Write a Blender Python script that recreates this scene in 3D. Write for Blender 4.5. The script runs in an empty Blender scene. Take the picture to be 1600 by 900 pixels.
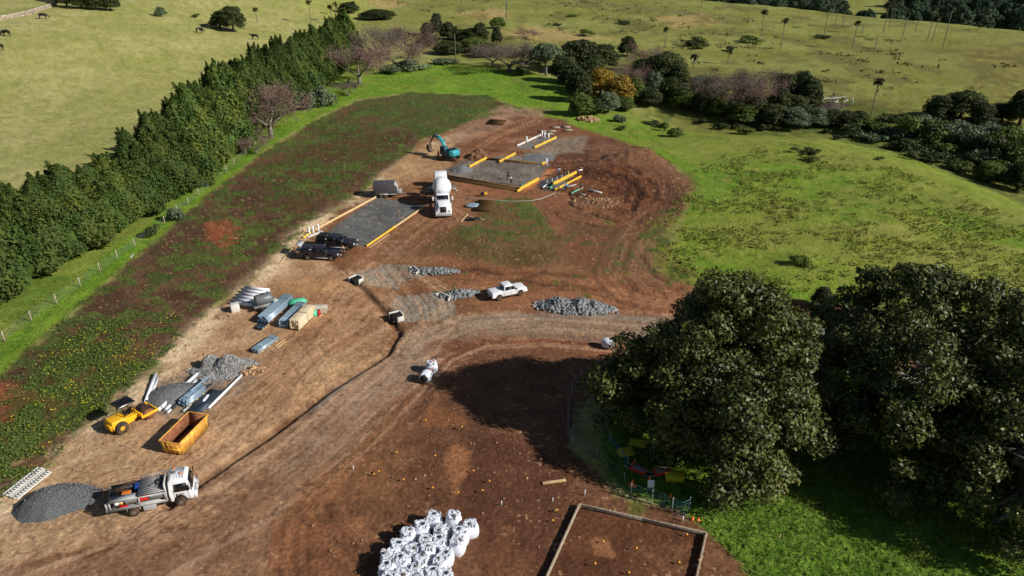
import bpy, math, random
import numpy as np
from math import radians as R, sin, cos, tan, pi, atan2, hypot

SC = bpy.context.scene
COL = SC.collection
# ------------------------------------------------------------------ camera, sky, sun
FPX, PITCH, CAMH = 1150.0, R(26.5), 38.6
cam = bpy.data.cameras.new('camera'); camo = bpy.data.objects.new('camera', cam); COL.objects.link(camo)
cam.sensor_width = 36.0; cam.lens = FPX/1600*36.0; cam.clip_end = 6000; cam.clip_start = 0.5
camo.location = (0, 0, CAMH); camo.rotation_euler = (pi/2-PITCH, 0, 0)
SC.camera = camo
SUN_EL, SUN_AZ = R(31), R(111)          # azimuth clockwise from +Y
w = bpy.data.worlds.new('World'); SC.world = w; w.use_nodes = True
nt = w.node_tree; bg = nt.nodes['Background']
sky = nt.nodes.new('ShaderNodeTexSky'); sky.sky_type = 'NISHITA'; sky.sun_disc = False
sky.sun_elevation = SUN_EL; sky.sun_rotation = SUN_AZ; sky.altitude = 100; sky.dust_density = 0.6
nt.links.new(sky.outputs[0], bg.inputs[0]); bg.inputs[1].default_value = 0.05
sl = bpy.data.lights.new('sun', 'SUN'); sl.energy = 5.0; sl.angle = R(0.55); sl.color = (1.0, 0.955, 0.87)
so = bpy.data.objects.new('sun', sl); COL.objects.link(so)
so.rotation_euler = (pi/2-SUN_EL, 0, pi-SUN_AZ)   # points away from the sun's place in the sky
SC.view_settings.view_transform = 'Standard'; SC.view_settings.look = 'None'
SC.view_settings.exposure = 0.18; SC.view_settings.gamma = 1.0; SC.view_settings.use_curve_mapping = False
KL = 1.05                                # how bright a white-1 ground renders

# ------------------------------------------------------------------ helpers
rng = np.random.default_rng(7); random.seed(7)
def lin(c):
    c = np.asarray(c, float)/255.0
    return np.where(c <= 0.04045, c/12.92, ((c+0.055)/1.055)**2.4)
def alb(c): return np.clip(lin(c)/KL, 0.0, 0.9)
def ss(a, b, x):
    t = np.clip((x-a)/(b-a), 0, 1); return t*t*(3-2*t)
LAT = [np.random.default_rng(100+i).random((256, 256)) for i in range(6)]
def vn(x, y, s=0):
    L = LAT[s % 6]; x = np.asarray(x, float)+s*17.3; y = np.asarray(y, float)+s*9.1
    xi = np.floor(x).astype(int); yi = np.floor(y).astype(int); fx = x-xi; fy = y-yi
    fx = fx*fx*(3-2*fx); fy = fy*fy*(3-2*fy)
    a = L[xi & 255, yi & 255]; b = L[(xi+1) & 255, yi & 255]; c = L[xi & 255, (yi+1) & 255]; d = L[(xi+1) & 255, (yi+1) & 255]
    return (a*(1-fx)+b*fx)*(1-fy)+(c*(1-fx)+d*fx)*fy
def fbm(x, y, o=4, s=0):
    v = 0; a = 0.5; t = 0
    for i in range(o):
        v = v+a*vn(x, y, s+i); t += a; a *= 0.55; x = x*2.03; y = y*2.03
    return v/t
CP, SP = cos(PITCH), sin(PITCH)
def ray(px, py):
    u = (px-800)/FPX; v = (450-py)/FPX
    return np.array([u, CP+v*SP, -SP+v*CP])
def GZ(px, py, z=0.0):
    d = ray(px, py); t = (z-CAMH)/d[2]; return d[0]*t, d[1]*t
def proj(x, y, z):
    dz = z-CAMH; dep = y*CP-dz*SP; up = y*SP+dz*CP
    return 800+FPX*x/dep, 450-FPX*up/dep, dep
def segdist(x, y, pts, closed=False):
    """distance, signed side, arc length to a polyline"""
    n = len(pts); best = np.full(np.shape(x), 1e9); side = np.zeros(np.shape(x)); arc = np.zeros(np.shape(x)); s0 = 0
    for i in range(n if closed else n-1):
        ax, ay = pts[i]; bx, by = pts[(i+1) % n]; dx, dy = bx-ax, by-ay; L = hypot(dx, dy)+1e-9
        t = np.clip(((x-ax)*dx+(y-ay)*dy)/(L*L), 0, 1)
        d = np.hypot(x-(ax+t*dx), y-(ay+t*dy)); m = d < best
        best = np.where(m, d, best); arc = np.where(m, s0+t*L, arc)
        side = np.where(m, np.sign(dx*(y-ay)-dy*(x-ax)), side); s0 += L
    return best, side, arc
def inpoly(x, y, pts):
    r = np.zeros(np.shape(x), bool); n = len(pts)
    for i in range(n):
        ax, ay = pts[i]; bx, by = pts[(i+1) % n]
        if ay == by: continue
        c = ((ay > y) != (by > y)) & (x < (bx-ax)*(y-ay)/(by-ay)+ax); r ^= c
    return r
def WP(px): return [GZ(a, b) for a, b in px]      # photo points -> places on the level ground
# ------------------------------------------------------------------ shape of the land
GULLY = WP([(1090, 178), (1200, 182), (1300, 185), (1400, 205), (1500, 232), (1620, 270), (1750, 320)])
DITCH = WP([(556, 440), (585, 470), (612, 498), (622, 520), (604, 552), (520, 604), (430, 672), (320, 747), (262, 790)])
def ridge_y(x): return np.clip(441-(x-103)*1.35, 265, 700)
def H0(x, y):
    x = np.asarray(x, float); y = np.asarray(y, float)
    z = 11*ss(60, 160, -x)*ss(150, 230, y)
    z = z+1.6*(fbm(x/45, y/45, 2, 2)-0.5)*ss(150, 230, y)
    d, s, _ = segdist(x, y, GULLY); z = z-3.6*np.exp(-(d/13)**2)
    q = y-ridge_y(x); z = z-24*ss(-10, 75, q)+60*ss(330, 1500, q)
    z = z+0.9*np.exp(-((x-GZ(1010, 240)[0])/6.5)**2-((y-GZ(1010, 240)[1])/3.0)**2)
    d, s, a = segdist(x, y, DITCH); z = z-0.42*np.exp(-(d/0.42)**2)-0.10*ss(0.2, 0.5, d)*(s < 0)*ss(9, 3, d)
    return z
def P(px, py, zo=0.0):
    d = ray(px, py); t0 = 20.0; t = t0; prev = t0
    while t < 1500:
        x, y, z = d[0]*t, d[1]*t, CAMH+d[2]*t
        if z < float(H0(x, y))+zo: break
        prev = t; t *= 1.01
    a, b = prev, t
    for _ in range(25):
        m = (a+b)/2
        if CAMH+d[2]*m < float(H0(d[0]*m, d[1]*m))+zo: b = m
        else: a = m
    return np.array([d[0]*b, d[1]*b, float(H0(d[0]*b, d[1]*b))])
def hgt(x, y): return float(H0(x, y))
def top_h(p, ty):
    """height above p that projects to photo row ty"""
    v = (450-ty)/FPX                         # up/dep = v
    # (y SP + dz CP) = v (y CP - dz SP)
    dz = p[1]*(v*CP-SP)/(CP+v*SP); return dz+CAMH-p[2]
def ppm(p): return FPX/proj(*p)[2]

# ------------------------------------------------------------------ mesh builder
def rotm(rx=0, ry=0, rz=0):
    cx, sx, cy, sy, cz, sz = cos(rx), sin(rx), cos(ry), sin(ry), cos(rz), sin(rz)
    return np.array([[cz, -sz, 0], [sz, cz, 0], [0, 0, 1]]) @ np.array([[cy, 0, sy], [0, 1, 0], [-sy, 0, cy]]) @ np.array([[1, 0, 0], [0, cx, -sx], [0, sx, cx]])
class MB:
    def __init__(s): s.V = []; s.n = 0; s.L = []; s.T = []
    def add(s, v, f):
        v = np.asarray(v, float).reshape(-1, 3); s.V.append(v)
        if isinstance(f, np.ndarray):
            s.L.append((f+s.n).ravel()); s.T.append(np.full(len(f), f.shape[1]))
        else:
            s.L.append(np.array([i+s.n for q in f for i in q])); s.T.append(np.array([len(q) for q in f]))
        s.n += len(v); return s
    def box(s, c, d, r=(0, 0, 0), tx=1, ty=1):
        h = np.array(d)/2
        v = np.array([[-1, -1, -1], [1, -1, -1], [1, 1, -1], [-1, 1, -1], [-tx, -ty, 1], [tx, -ty, 1], [tx, ty, 1], [-tx, ty, 1]])*h
        v = v @ rotm(*r).T+np.array(c)
        return s.add(v, [(3, 2, 1, 0), (4, 5, 6, 7), (0, 1, 5, 4), (1, 2, 6, 5), (2, 3, 7, 6), (3, 0, 4, 7)])
    def cyl(s, a, b, r0, r1=None, n=10, cap=True):
        return s.tube([a, b], [r0, r0 if r1 is None else r1], n, cap)
    def tube(s, pts, rad, n=6, cap=True):
        pts = np.array(pts, float); m = len(pts)
        if np.isscalar(rad): rad = [rad]*m
        V = []
        t0 = pts[-1]-pts[0]; ref = np.array([0, 0, 1.0]) if abs(t0[2]) < 0.9*np.linalg.norm(t0) else np.array([1.0, 0, 0])
        for i in range(m):
            t = pts[min(i+1, m-1)]-pts[max(i-1, 0)]; t = t/(np.linalg.norm(t)+1e-9)
            u = np.cross(t, ref); u /= (np.linalg.norm(u)+1e-9); w_ = np.cross(t, u)
            a = np.arange(n)*2*pi/n+0.3
            V.append(pts[i]+rad[i]*(np.outer(np.cos(a), u)+np.outer(np.sin(a), w_)))
        F = []
        for i in range(m-1):
            for k in range(n): F.append((i*n+k, i*n+(k+1) % n, (i+1)*n+(k+1) % n, (i+1)*n+k))
        if cap and n > 2: F += [tuple(range(n-1, -1, -1)), tuple((m-1)*n+k for k in range(n))]
        return s.add(np.concatenate(V), F)
    def hollow(s, a, b, r, t=0.02, n=14):
        a = np.array(a, float); b = np.array(b, float); ax = b-a; ax /= np.linalg.norm(ax)
        ref = np.array([0, 0, 1.0]) if abs(ax[2]) < .9 else np.array([1.0, 0, 0]); u = np.cross(ax, ref); u /= np.linalg.norm(u); w_ = np.cross(ax, u)
        an = np.arange(n)*2*pi/n; ring = np.outer(np.cos(an), u)+np.outer(np.sin(an), w_)
        V = np.concatenate([a+r*ring, b+r*ring, b+(r-t)*ring, a+(r-t)*ring]); F = []
        for j in range(4):
            for k in range(n): F.append((j*n+k, j*n+(k+1) % n, ((j+1) % 4)*n+(k+1) % n, ((j+1) % 4)*n+k))
        return s.add(V, F)
    def prism(s, prof):
        """side profile (x, z, half width) extruded over y"""
        n = len(prof); V = [(x, -h, z) for x, z, h in prof]+[(x, h, z) for x, z, h in prof]
        F = [tuple(range(n)), tuple(range(2*n-1, n-1, -1))]+[(i, i+n, (i+1) % n+n, (i+1) % n) for i in range(n)]
        return s.add(V, F)
    def panel(s, pts, t):
        p = np.array(pts, float); nrm = np.cross(p[1]-p[0], p[2]-p[1]); nrm /= np.linalg.norm(nrm); n = len(p)
        return s.add(np.concatenate([p, p+nrm*t]), [tuple(range(n-1, -1, -1)), tuple(range(n, 2*n))]+[(i, (i+1) % n, (i+1) % n+n, i+n) for i in range(n)])
    def lathe(s, prof, n=16, M=None, o=(0, 0, 0)):
        """profile (z, r) about z, turned by M"""
        a = np.arange(n)*2*pi/n; V = np.concatenate([np.stack([r*np.cos(a), r*np.sin(a), np.full(n, z)], 1) for z, r in prof])
        if M is not None: V = V @ M.T
        m = len(prof); F = [(i*n+k, i*n+(k+1) % n, (i+1)*n+(k+1) % n, (i+1)*n+k) for i in range(m-1) for k in range(n)]
        F += [tuple(range(n-1, -1, -1)), tuple((m-1)*n+k for k in range(n))]
        return s.add(V+np.array(o), F)
    def mesh(s, name, mat=None, smooth=False):
        me = bpy.data.meshes.new(name)
        V = np.concatenate(s.V); L = np.concatenate(s.L).astype(np.int32); T = np.concatenate(s.T).astype(np.int32)
        me.vertices.add(len(V)); me.vertices.foreach_set('co', V.ravel().astype(np.float32))
        me.loops.add(len(L)); me.loops.foreach_set('vertex_index', L)
        me.polygons.add(len(T)); me.polygons.foreach_set('loop_start', (np.cumsum(T)-T).astype(np.int32))
        me.polygons.foreach_set('loop_total', T)
        if smooth: me.polygons.foreach_set('use_smooth', np.ones(len(T), bool))
        me.update(calc_edges=True); me.validate()
        if mat: me.materials.append(mat)
        return me
    def build(s, name, mat, parent=None, smooth=False, bev=0, loc=None, kind=None):
        o = bpy.data.objects.new(name, s.mesh(name, mat, smooth)); COL.objects.link(o)
        if parent is not None: o.parent = parent
        if loc is not None: o.location = loc
        if bev:
            m = o.modifiers.new('bevel', 'BEVEL'); m.width = bev; m.segments = 2; m.limit_method = 'ANGLE'
        if kind: o['kind'] = kind
        return o
def inst(name, mesh, parent=None, loc=(0, 0, 0), rz=0, sc=(1, 1, 1), rot=None):
    o = bpy.data.objects.new(name, mesh); COL.objects.link(o); o.parent = parent
    o.location = loc; o.rotation_euler = rot if rot else (0, 0, rz); o.scale = sc; return o
def tag(o, label=None, cat=None, group=None, kind=None):
    if label: o['label'] = label
    if cat: o['category'] = cat
    if group: o['group'] = group
    if kind: o['kind'] = kind
    return o
def thing(name, label, cat, loc=(0, 0, 0), rz=0, group=None, rot=None):
    o = bpy.data.objects.new(name, None); COL.objects.link(o); o.location = loc
    o.rotation_euler = rot if rot else (0, 0, rz); o.empty_display_size = 0.2
    return tag(o, label, cat, group)
def copy_tree(o, parent=None):
    c = o.copy(); COL.objects.link(c); c.parent = parent
    for ch in list(o.children): copy_tree(ch, c)
    return c
ORD = ['first', 'second', 'third', 'fourth', 'fifth', 'sixth', 'seventh', 'eighth', 'ninth', 'tenth', 'eleventh', 'twelfth', 'thirteenth',
       'fourteenth', 'fifteenth', 'sixteenth', 'seventeenth', 'eighteenth', 'nineteenth', 'twentieth']+['twenty-'+a for a in
       ['first', 'second', 'third', 'fourth', 'fifth', 'sixth', 'seventh', 'eighth', 'ninth']]+['thirtieth']+['thirty-'+a for a in
       ['first', 'second', 'third', 'fourth', 'fifth', 'sixth', 'seventh', 'eighth', 'ninth']]+['fortieth']+['forty-'+a for a in ['first', 'second', 'third', 'fourth', 'fifth', 'sixth', 'seventh', 'eighth', 'ninth']]
# ------------------------------------------------------------------ materials
def mat(name, c, rough=0.7, metal=0.0, var=0.15, scale=3.0, dust=0.0, c2=None, bump=0.0, spec=0.5, rnd=0.0, island=0.0, transl=0.0, wave=None, det=4.0):
    m = bpy.data.materials.new(name); m.use_nodes = True; n = m.node_tree.nodes; l = m.node_tree.links
    b = n['Principled BSDF']; b.inputs['Roughness'].default_value = rough; b.inputs['Metallic'].default_value = metal
    b.inputs['Specular IOR Level'].default_value = spec
    tc = n.new('ShaderNodeTexCoord'); no = n.new('ShaderNodeTexNoise'); no.inputs['Scale'].default_value = scale; no.inputs['Detail'].default_value = det
    l.new(tc.outputs['Object'], no.inputs['Vector'])
    a = alb(c); a2 = alb(c2) if c2 is not None else a*0.55
    mx = n.new('ShaderNodeMix'); mx.data_type = 'RGBA'
    rmp = n.new('ShaderNodeMapRange'); rmp.inputs[1].default_value = 0.35; rmp.inputs[2].default_value = 0.7
    rmp.inputs[3].default_value = 0.0; rmp.inputs[4].default_value = 1.0 if c2 is not None else var*2
    l.new(no.outputs['Fac'], rmp.inputs[0]); l.new(rmp.outputs[0], mx.inputs['Factor'])
    mx.inputs['A'].default_value = (*a, 1); mx.inputs['B'].default_value = (*a2, 1)
    out = mx.outputs['Result']
    def mul(out, src, lo, hi):
        mr = n.new('ShaderNodeMapRange'); mr.inputs[3].default_value = lo; mr.inputs[4].default_value = hi; l.new(src, mr.inputs[0])
        v = n.new('ShaderNodeVectorMath'); v.operation = 'SCALE'; l.new(out, v.inputs[0]); l.new(mr.outputs[0], v.inputs['Scale']); return v.outputs[0]
    if island:
        g = n.new('ShaderNodeNewGeometry'); out = mul(out, g.outputs['Random Per Island'], 1-island, 1+island)
    if rnd:
        oi = n.new('ShaderNodeObjectInfo'); out = mul(out, oi.outputs['Random'], 1-rnd, 1+rnd)
    if wave:
        wv = n.new('ShaderNodeTexWave'); wv.inputs['Scale'].default_value = wave; l.new(tc.outputs['Object'], wv.inputs['Vector']); wv.bands_direction = 'Y'
        out = mul(out, wv.outputs['Fac'], 0.72, 1.1)
    if dust:
        n2 = n.new('ShaderNodeTexNoise'); n2.inputs['Scale'].default_value = 1.7; n2.inputs['Detail'].default_value = 6; l.new(tc.outputs['Object'], n2.inputs['Vector'])
        r2 = n.new('ShaderNodeMapRange'); r2.inputs[1].default_value = 0.42; r2.inputs[2].default_value = 0.72; r2.inputs[4].default_value = dust; l.new(n2.outputs['Fac'], r2.inputs[0])
        m2 = n.new('ShaderNodeMix'); m2.data_type = 'RGBA'; l.new(r2.outputs[0], m2.inputs['Factor']); l.new(out, m2.inputs['A']); m2.inputs['B'].default_value = (*alb((150, 112, 78)), 1); out = m2.outputs['Result']
    l.new(out, b.inputs['Base Color'])
    if bump:
        bp = n.new('ShaderNodeBump'); bp.inputs['Strength'].default_value = 1.0; bp.inputs['Distance'].default_value = bump; l.new(no.outputs['Fac'], bp.inputs['Height']); l.new(bp.outputs[0], b.inputs['Normal'])
    if transl:
        t = n.new('ShaderNodeBsdfTranslucent'); l.new(out, t.inputs[0]); ms = n.new('ShaderNodeMixShader'); ms.inputs[0].default_value = transl
        l.new(b.outputs[0], ms.inputs[1]); l.new(t.outputs[0], ms.inputs[2]); l.new(ms.outputs[0], n['Material Output'].inputs[0])
    return m
M = {}
def mm(k, *a, **kw): M[k] = mat(k, *a, **kw)
mm('white_paint', (232, 234, 238), 0.32, dust=0.25, var=0.03)
mm('clean_white', (238, 240, 245), 0.3, dust=0.08, var=0.03)
mm('white_plastic', (228, 232, 240), 0.45, dust=0.12, var=0.08)
mm('bag_white', (222, 226, 236), 0.6, var=0.06, scale=5, bump=0.03, dust=0.06)
mm('bag_fill', (120, 112, 105), 0.95, scale=20, bump=0.02)
mm('navy_paint', (26, 34, 50), 0.22, dust=0.18)
mm('black_paint', (15, 17, 22), 0.25, dust=0.08)
mm('glass', (16, 20, 24), 0.06, spec=0.8, var=0.02)
mm('tyre', (32, 31, 31), 0.85, dust=0.5, var=0.1)
mm('rim', (150, 148, 145), 0.35, 0.6, dust=0.3)
mm('yellow_rim', (238, 178, 30), 0.5, dust=0.3)
mm('chassis', (38, 38, 40), 0.6, dust=0.4)
mm('alu', (176, 178, 178), 0.45, 0.05, dust=0.2)
mm('alu_tread', (160, 163, 164), 0.5, 0.05, scale=14, dust=0.25, wave=6)
mm('galv', (160, 182, 200), 0.32, 0.3, scale=5, var=0.15, dust=0.06)
mm('galv_dark', (70, 84, 96), 0.4, 0.6, scale=4, var=0.3)
mm('grey_steel', (125, 125, 122), 0.5, 0.3, dust=0.3)
mm('yellow_paint', (246, 184, 20), 0.45, dust=0.28, var=0.08)
mm('skip_yellow', (238, 188, 78), 0.6, c2=(196, 132, 62), scale=2.2, dust=0.15)
mm('rust', (116, 66, 40), 0.9, c2=(160, 104, 70), scale=3.0, bump=0.01)
mm('form_yellow', (236, 192, 48), 0.7, c2=(206, 158, 60), scale=3, dust=0.4)
mm('timber', (214, 188, 140), 0.8, c2=(186, 152, 106), scale=5, dust=0.1)
mm('timber_weathered', (178, 166, 146), 0.85, c2=(140, 124, 104), scale=5, dust=0.2)
mm('timber_wrap', (232, 214, 180), 0.6, c2=(206, 182, 146), scale=4)
mm('grey_wrap', (186, 176, 160), 0.55, c2=(214, 208, 200), scale=7)
mm('teal_paint', (38, 160, 172), 0.4, dust=0.2, var=0.1)
mm('dark_teal', (24, 92, 108), 0.4, dust=0.2)
mm('green_wrap', (84, 190, 150), 0.55, bump=0.03, scale=6)
mm('red_plastic', (205, 40, 40), 0.45)
mm('tarp_yellow', (212, 200, 40), 0.6, bump=0.03, scale=4)
mm('orange_plastic', (240, 120, 30), 0.6, var=0.05)
mm('cap_orange', (230, 158, 46), 0.6, var=0.05)
mm('blue_plastic', (30, 70, 150), 0.5)
mm('teal_plastic', (30, 150, 160), 0.5)
mm('sky_blue', (90, 170, 220), 0.6)
mm('concrete', (176, 172, 164), 0.85, c2=(150, 142, 130), scale=5, bump=0.01)
mm('white_concrete', (214, 212, 206), 0.8, dust=0.2)
mm('dark_hole', (16, 14, 14), 0.9)
mm('trailer_grey', (76, 76, 80), 0.4, dust=0.15)
mm('tank_grey', (96, 104, 110), 0.45, dust=0.25)
mm('rebar', (104, 72, 28), 0.85, c2=(74, 50, 20), scale=4)
mm('rebar_light', (126, 96, 40), 0.8, c2=(96, 70, 28), scale=3)
mm('gravel_blue', (126, 125, 126), 0.9, c2=(88, 90, 94), scale=13, bump=0.08, det=8)
mm('gravel_dark', (104, 106, 108), 0.9, c2=(62, 66, 70), scale=12, bump=0.1, det=8)
mm('gravel_stone', (160, 158, 156), 0.85, island=0.45, c2=(126, 124, 124), scale=3)
mm('rock', (134, 138, 140), 0.8, island=0.5, c2=(112, 112, 112), scale=3)
mm('rock_base', (84, 74, 66), 0.95, c2=(60, 54, 50), scale=4, bump=0.08)
mm('soil_heap', (128, 88, 60), 0.95, c2=(92, 60, 40), scale=3, bump=0.12, det=8)
mm('wall_stone', (172, 158, 138), 0.9, island=0.35)
mm('gravel_fine', (112, 114, 116), 0.9, island=0.5)
mm('tan_stone', (176, 140, 104), 0.9, island=0.35)
mm('skin', (190, 140, 110), 0.6); mm('hair', (40, 30, 25), 0.8)
mm('hivis', (240, 90, 30), 0.7); mm('shirt_dark', (40, 44, 56), 0.8); mm('shirt_white', (215, 218, 222), 0.8); mm('shirt_blue', (110, 170, 215), 0.8)
mm('shirt_red', (180, 40, 36), 0.8); mm('trousers', (52, 50, 52), 0.85); mm('trousers_khaki', (130, 118, 96), 0.85); mm('helmet', (225, 225, 220), 0.4)
mm('cow_black', (20, 18, 18), 0.6); mm('bark_grey', (138, 130, 120), 0.9, c2=(92, 84, 76), scale=2, bump=0.03)
mm('bark_dark', (66, 56, 46), 0.9); mm('palm_bark', (112, 104, 90), 0.9)
mm('bare_twig', (122, 98, 88), 0.9, island=0.35, rnd=0.08); mm('bare_twig_grey', (108, 96, 86), 0.9, island=0.35, rnd=0.08)
def leafm(k, c, c2, island=0.45, rnd=0.1, scale=0.5, rough=0.5, spec=0.4, tr=0.2): mm(k, c, rough, c2=c2, scale=scale, island=island, rnd=rnd, spec=spec, transl=tr)
leafm('leaf_cypress', (64, 88, 38), (96, 104, 42), 0.42, 0.2, 0.5, 0.7, 0.2)
leafm('leaf_cypress2', (58, 78, 32), (76, 92, 38), 0.42, 0.2, 0.3, 0.7, 0.2)
leafm('leaf_fig', (66, 76, 32), (96, 100, 46), 0.6, 0.05, 0.3, 0.5, 0.35, 0.12)
leafm('leaf_dark', (54, 66, 32), (74, 82, 42), 0.4, 0.16, 0.3, 0.65, 0.25)
leafm('leaf_green', (78, 96, 40), (104, 116, 52), 0.4, 0.14, 0.4, 0.65, 0.25)
leafm('leaf_yellow', (170, 136, 40), (128, 108, 44), 0.35, 0.05, 0.4)
leafm('leaf_sage', (108, 122, 92), (88, 100, 68), 0.35, 0.12, 0.4, 0.7)
leafm('leaf_forest_hazed', (66, 84, 66), (82, 98, 74), 0.35, 0.16, 0.12, 0.8, 0.1)  # leaf colour lightened toward blue-green to stand in for mild distance haze
leafm('leaf_palm', (56, 58, 38), (76, 76, 48), 0.3, 0.1, 0.6)
leafm('weed_leaf', (96, 116, 46), (76, 98, 40), 0.35, 0, 0.3, 0.7)
leafm('weed_flower', (216, 202, 36), (200, 190, 30), 0.2, 0, 0.3, 0.7)
leafm('grass_blade', (96, 126, 38), (122, 138, 50), 0.35, 0, 0.15, 0.7)
leafm('tussock', (146, 148, 68), (114, 128, 48), 0.3, 0, 0.2, 0.8)
leafm('paddock_grass', (158, 156, 84), (128, 136, 64), 0.3, 0, 0.2, 0.8)
leafm('dark_shrub', (84, 88, 46), (104, 98, 56), 0.35, 0, 0.2, 0.8)
# ------------------------------------------------------------------ the ground
azf = np.linspace(-49, 49, 980); az = np.concatenate([np.arange(-180, -49, 4.0), azf, np.arange(53, 180.1, 4.0)]); az[-1] = 180
rr = np.concatenate([[0.5, 10, 20, 28], 1/np.linspace(1/33.0, 1/700.0, 640), [800, 1000, 1400, 2000, 3000]])
AZ, RR = np.meshgrid(np.radians(az), rr, indexing='ij')
X = (RR*np.sin(AZ)).ravel(); Y = (RR*np.cos(AZ)).ravel(); NA, NR = len(az), len(rr)
Z = H0(X, Y)
DEPTH = np.hypot(X, Y)
N1 = fbm(X*0.35, Y*0.35, 5, 0); N2 = fbm(X*1.3, Y*1.3, 4, 1); N3 = fbm(X/14, Y/14, 4, 3); N4 = vn(X*4.1, Y*4.1, 4); N5 = fbm(X/4, Y/4, 4, 2)
Cc = np.zeros((len(X), 3)); VEG = np.zeros(len(X)); CAT = np.zeros(len(X), int); ROUGH = np.full(len(X), 0.05)
def blend(w, c, c2=None, n=None):
    a = alb(c)[None, :]
    if c2 is not None: a = a*(1-n[:, None])+alb(c2)[None, :]*n[:, None]
    Cc[:] = Cc*(1-w[:, None])+a*w[:, None]
def cn(n, lo=0.35, hi=0.65): return ss(lo, hi, n)
def zone(px, c, c2=None, n=None, soft=0.5, warp=1.0, veg=None, cat=None, rough=None, op=1.0, wscale=1):
    pts = WP(px); a = np.array(pts); mg = soft+warp*2+2
    m = np.where((X > a[:, 0].min()-mg) & (X < a[:, 0].max()+mg) & (Y > a[:, 1].min()-mg) & (Y < a[:, 1].max()+mg))[0]
    if len(m) == 0: return None
    x, y = X[m], Y[m]; d, _, _ = segdist(x, y, pts, True); d = np.where(inpoly(x, y, pts), d, -d)
    d = d+warp*((N1[m]-0.5)*2.0*wscale+(N2[m]-0.5)*1.2)
    wt = ss(-soft, soft, d)*op
    ca = alb(c)[None, :]
    if c2 is not None: k = cn((N5 if n is None else n)[m])[:, None]; ca = ca*(1-k)+alb(c2)[None, :]*k
    Cc[m] = Cc[m]*(1-wt[:, None])+ca*wt[:, None]
    if veg is not None: VEG[m] = VEG[m]*(1-wt)+veg*wt
    if rough is not None: ROUGH[m] = ROUGH[m]*(1-wt)+rough*wt
    if cat is not None: CAT[m[wt > 0.5]] = cat
    return m, wt
# dry pasture everywhere first
Cc[:] = alb((168, 163, 104)); k = cn(N3)[:, None]; Cc[:] = Cc*(1-k)+alb((152, 151, 88))*k
k = (ss(0.56, 0.72, fbm(X/2.5, Y/1.2, 3, 4))*0.55)[:, None]; Cc[:] = Cc*(1-k)+alb((138, 140, 66))*k
ROUGH[:] = 0.06
# hill behind
zone([(400, -30), (560, 45), (640, 60), (700, 90), (880, 110), (1100, 185), (1300, 190), (1500, 235), (1620, 280), (2300, 500), (2600, -60), (1700, -100), (300, -100)],
     (138, 140, 74), (126, 126, 60), N3, soft=4, warp=5)
zone([(330, -40), (420, 2), (520, 40), (600, 20), (560, -50)], (150, 156, 76), (164, 160, 90), N3, 6, 6, op=0.8)
for q in ([(760, 55), (830, 40), (900, 48), (960, 60), (900, 68), (820, 62)], [(1020, 25), (1100, 20), (1130, 35), (1060, 42)], [(720, 20), (780, 12), (800, 24), (740, 32)], [(560, 4), (620, 0), (640, 8), (600, 12)]):
    zone(q, (176, 150, 98), None, None, 5, 7, op=0.75)
zone([(1330, 75), (1440, 62), (1470, 90), (1400, 130), (1330, 120)], (120, 112, 58), None, None, 8, 8, op=0.5)
zone([(1500, 80), (1620, 60), (1640, 170), (1560, 160), (1500, 120)], (104, 92, 50), (132, 124, 66), N5, 6, 6, op=0.8)
zone([(880, -3), (1000, 10), (1180, 27), (1180, 31), (1000, 14), (880, 0)], (112, 104, 80), None, None, 2, 1.5, op=0.5)
zone([(960, 28), (1010, 30), (1020, 48), (970, 44)], (96, 92, 48), None, None, 3, 4, op=0.7)
zone([(1280, 150), (1420, 160), (1480, 190), (1640, 210), (1640, 310), (1500, 262), (1380, 232), (1260, 205)], (84, 92, 40), (104, 104, 50), N5, 3, 4)
# dark scrub in the middle distance
zone([(655, 55), (760, 45), (800, 60), (790, 92), (720, 86), (670, 72)], (92, 96, 46), (116, 112, 58), N5, 3, 4)
# the gully floor
d, s, a = segdist(X, Y, GULLY); k = (ss(20, 9, d+5*(N3-0.5))*0.9)[:, None]; Cc[:] = Cc*(1-k)+(alb((106, 114, 54))*(1-cn(N5))[:, None]+alb((82, 92, 42))*cn(N5)[:, None])*k
# bright slope on the right
zone([(700, 95), (840, 112), (890, 130), (1000, 175), (1130, 185), (1300, 195), (1430, 222), (1600, 305), (1800, 380), (2400, 620), (2000, 800), (1300, 520), (1060, 450), (1030, 400), (1050, 330), (1075, 285), (1040, 255), (900, 208), (850, 180), (700, 125)],
     (106, 134, 40), (124, 142, 48), N3, soft=1.5, warp=2.5)
zone([(1000, 180), (1130, 190), (1300, 205), (1420, 235), (1600, 320), (1700, 400), (1500, 330), (1300, 260), (1150, 215), (1050, 200)], (134, 140, 62), (120, 132, 50), N5, 4, 5, op=0.75)
zone([(1250, 380), (1400, 330), (1620, 400), (1700, 520), (1500, 470), (1350, 440)], (140, 144, 60), (152, 148, 76), N5, 4, 6, op=0.7)
zone([(1060, 270), (1150, 240), (1200, 300), (1130, 340), (1060, 330)], (104, 132, 42), None, None, 4, 6, op=0.6)
zone([(1100, 330), (1200, 280), (1330, 360), (1300, 440), (1180, 430), (1090, 400)], (130, 136, 54), None, None, 4, 6, op=0.5)
# ground below and behind the hedge
zone([(-80, 640), (0, 590), (120, 485), (330, 305), (410, 238), (520, 160), (590, 130), (580, 90), (500, 110), (400, 190), (300, 250), (160, 350), (0, 440), (-80, 500)], (128, 140, 58), (104, 126, 46), N5, 0.8, 1.2)
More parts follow.
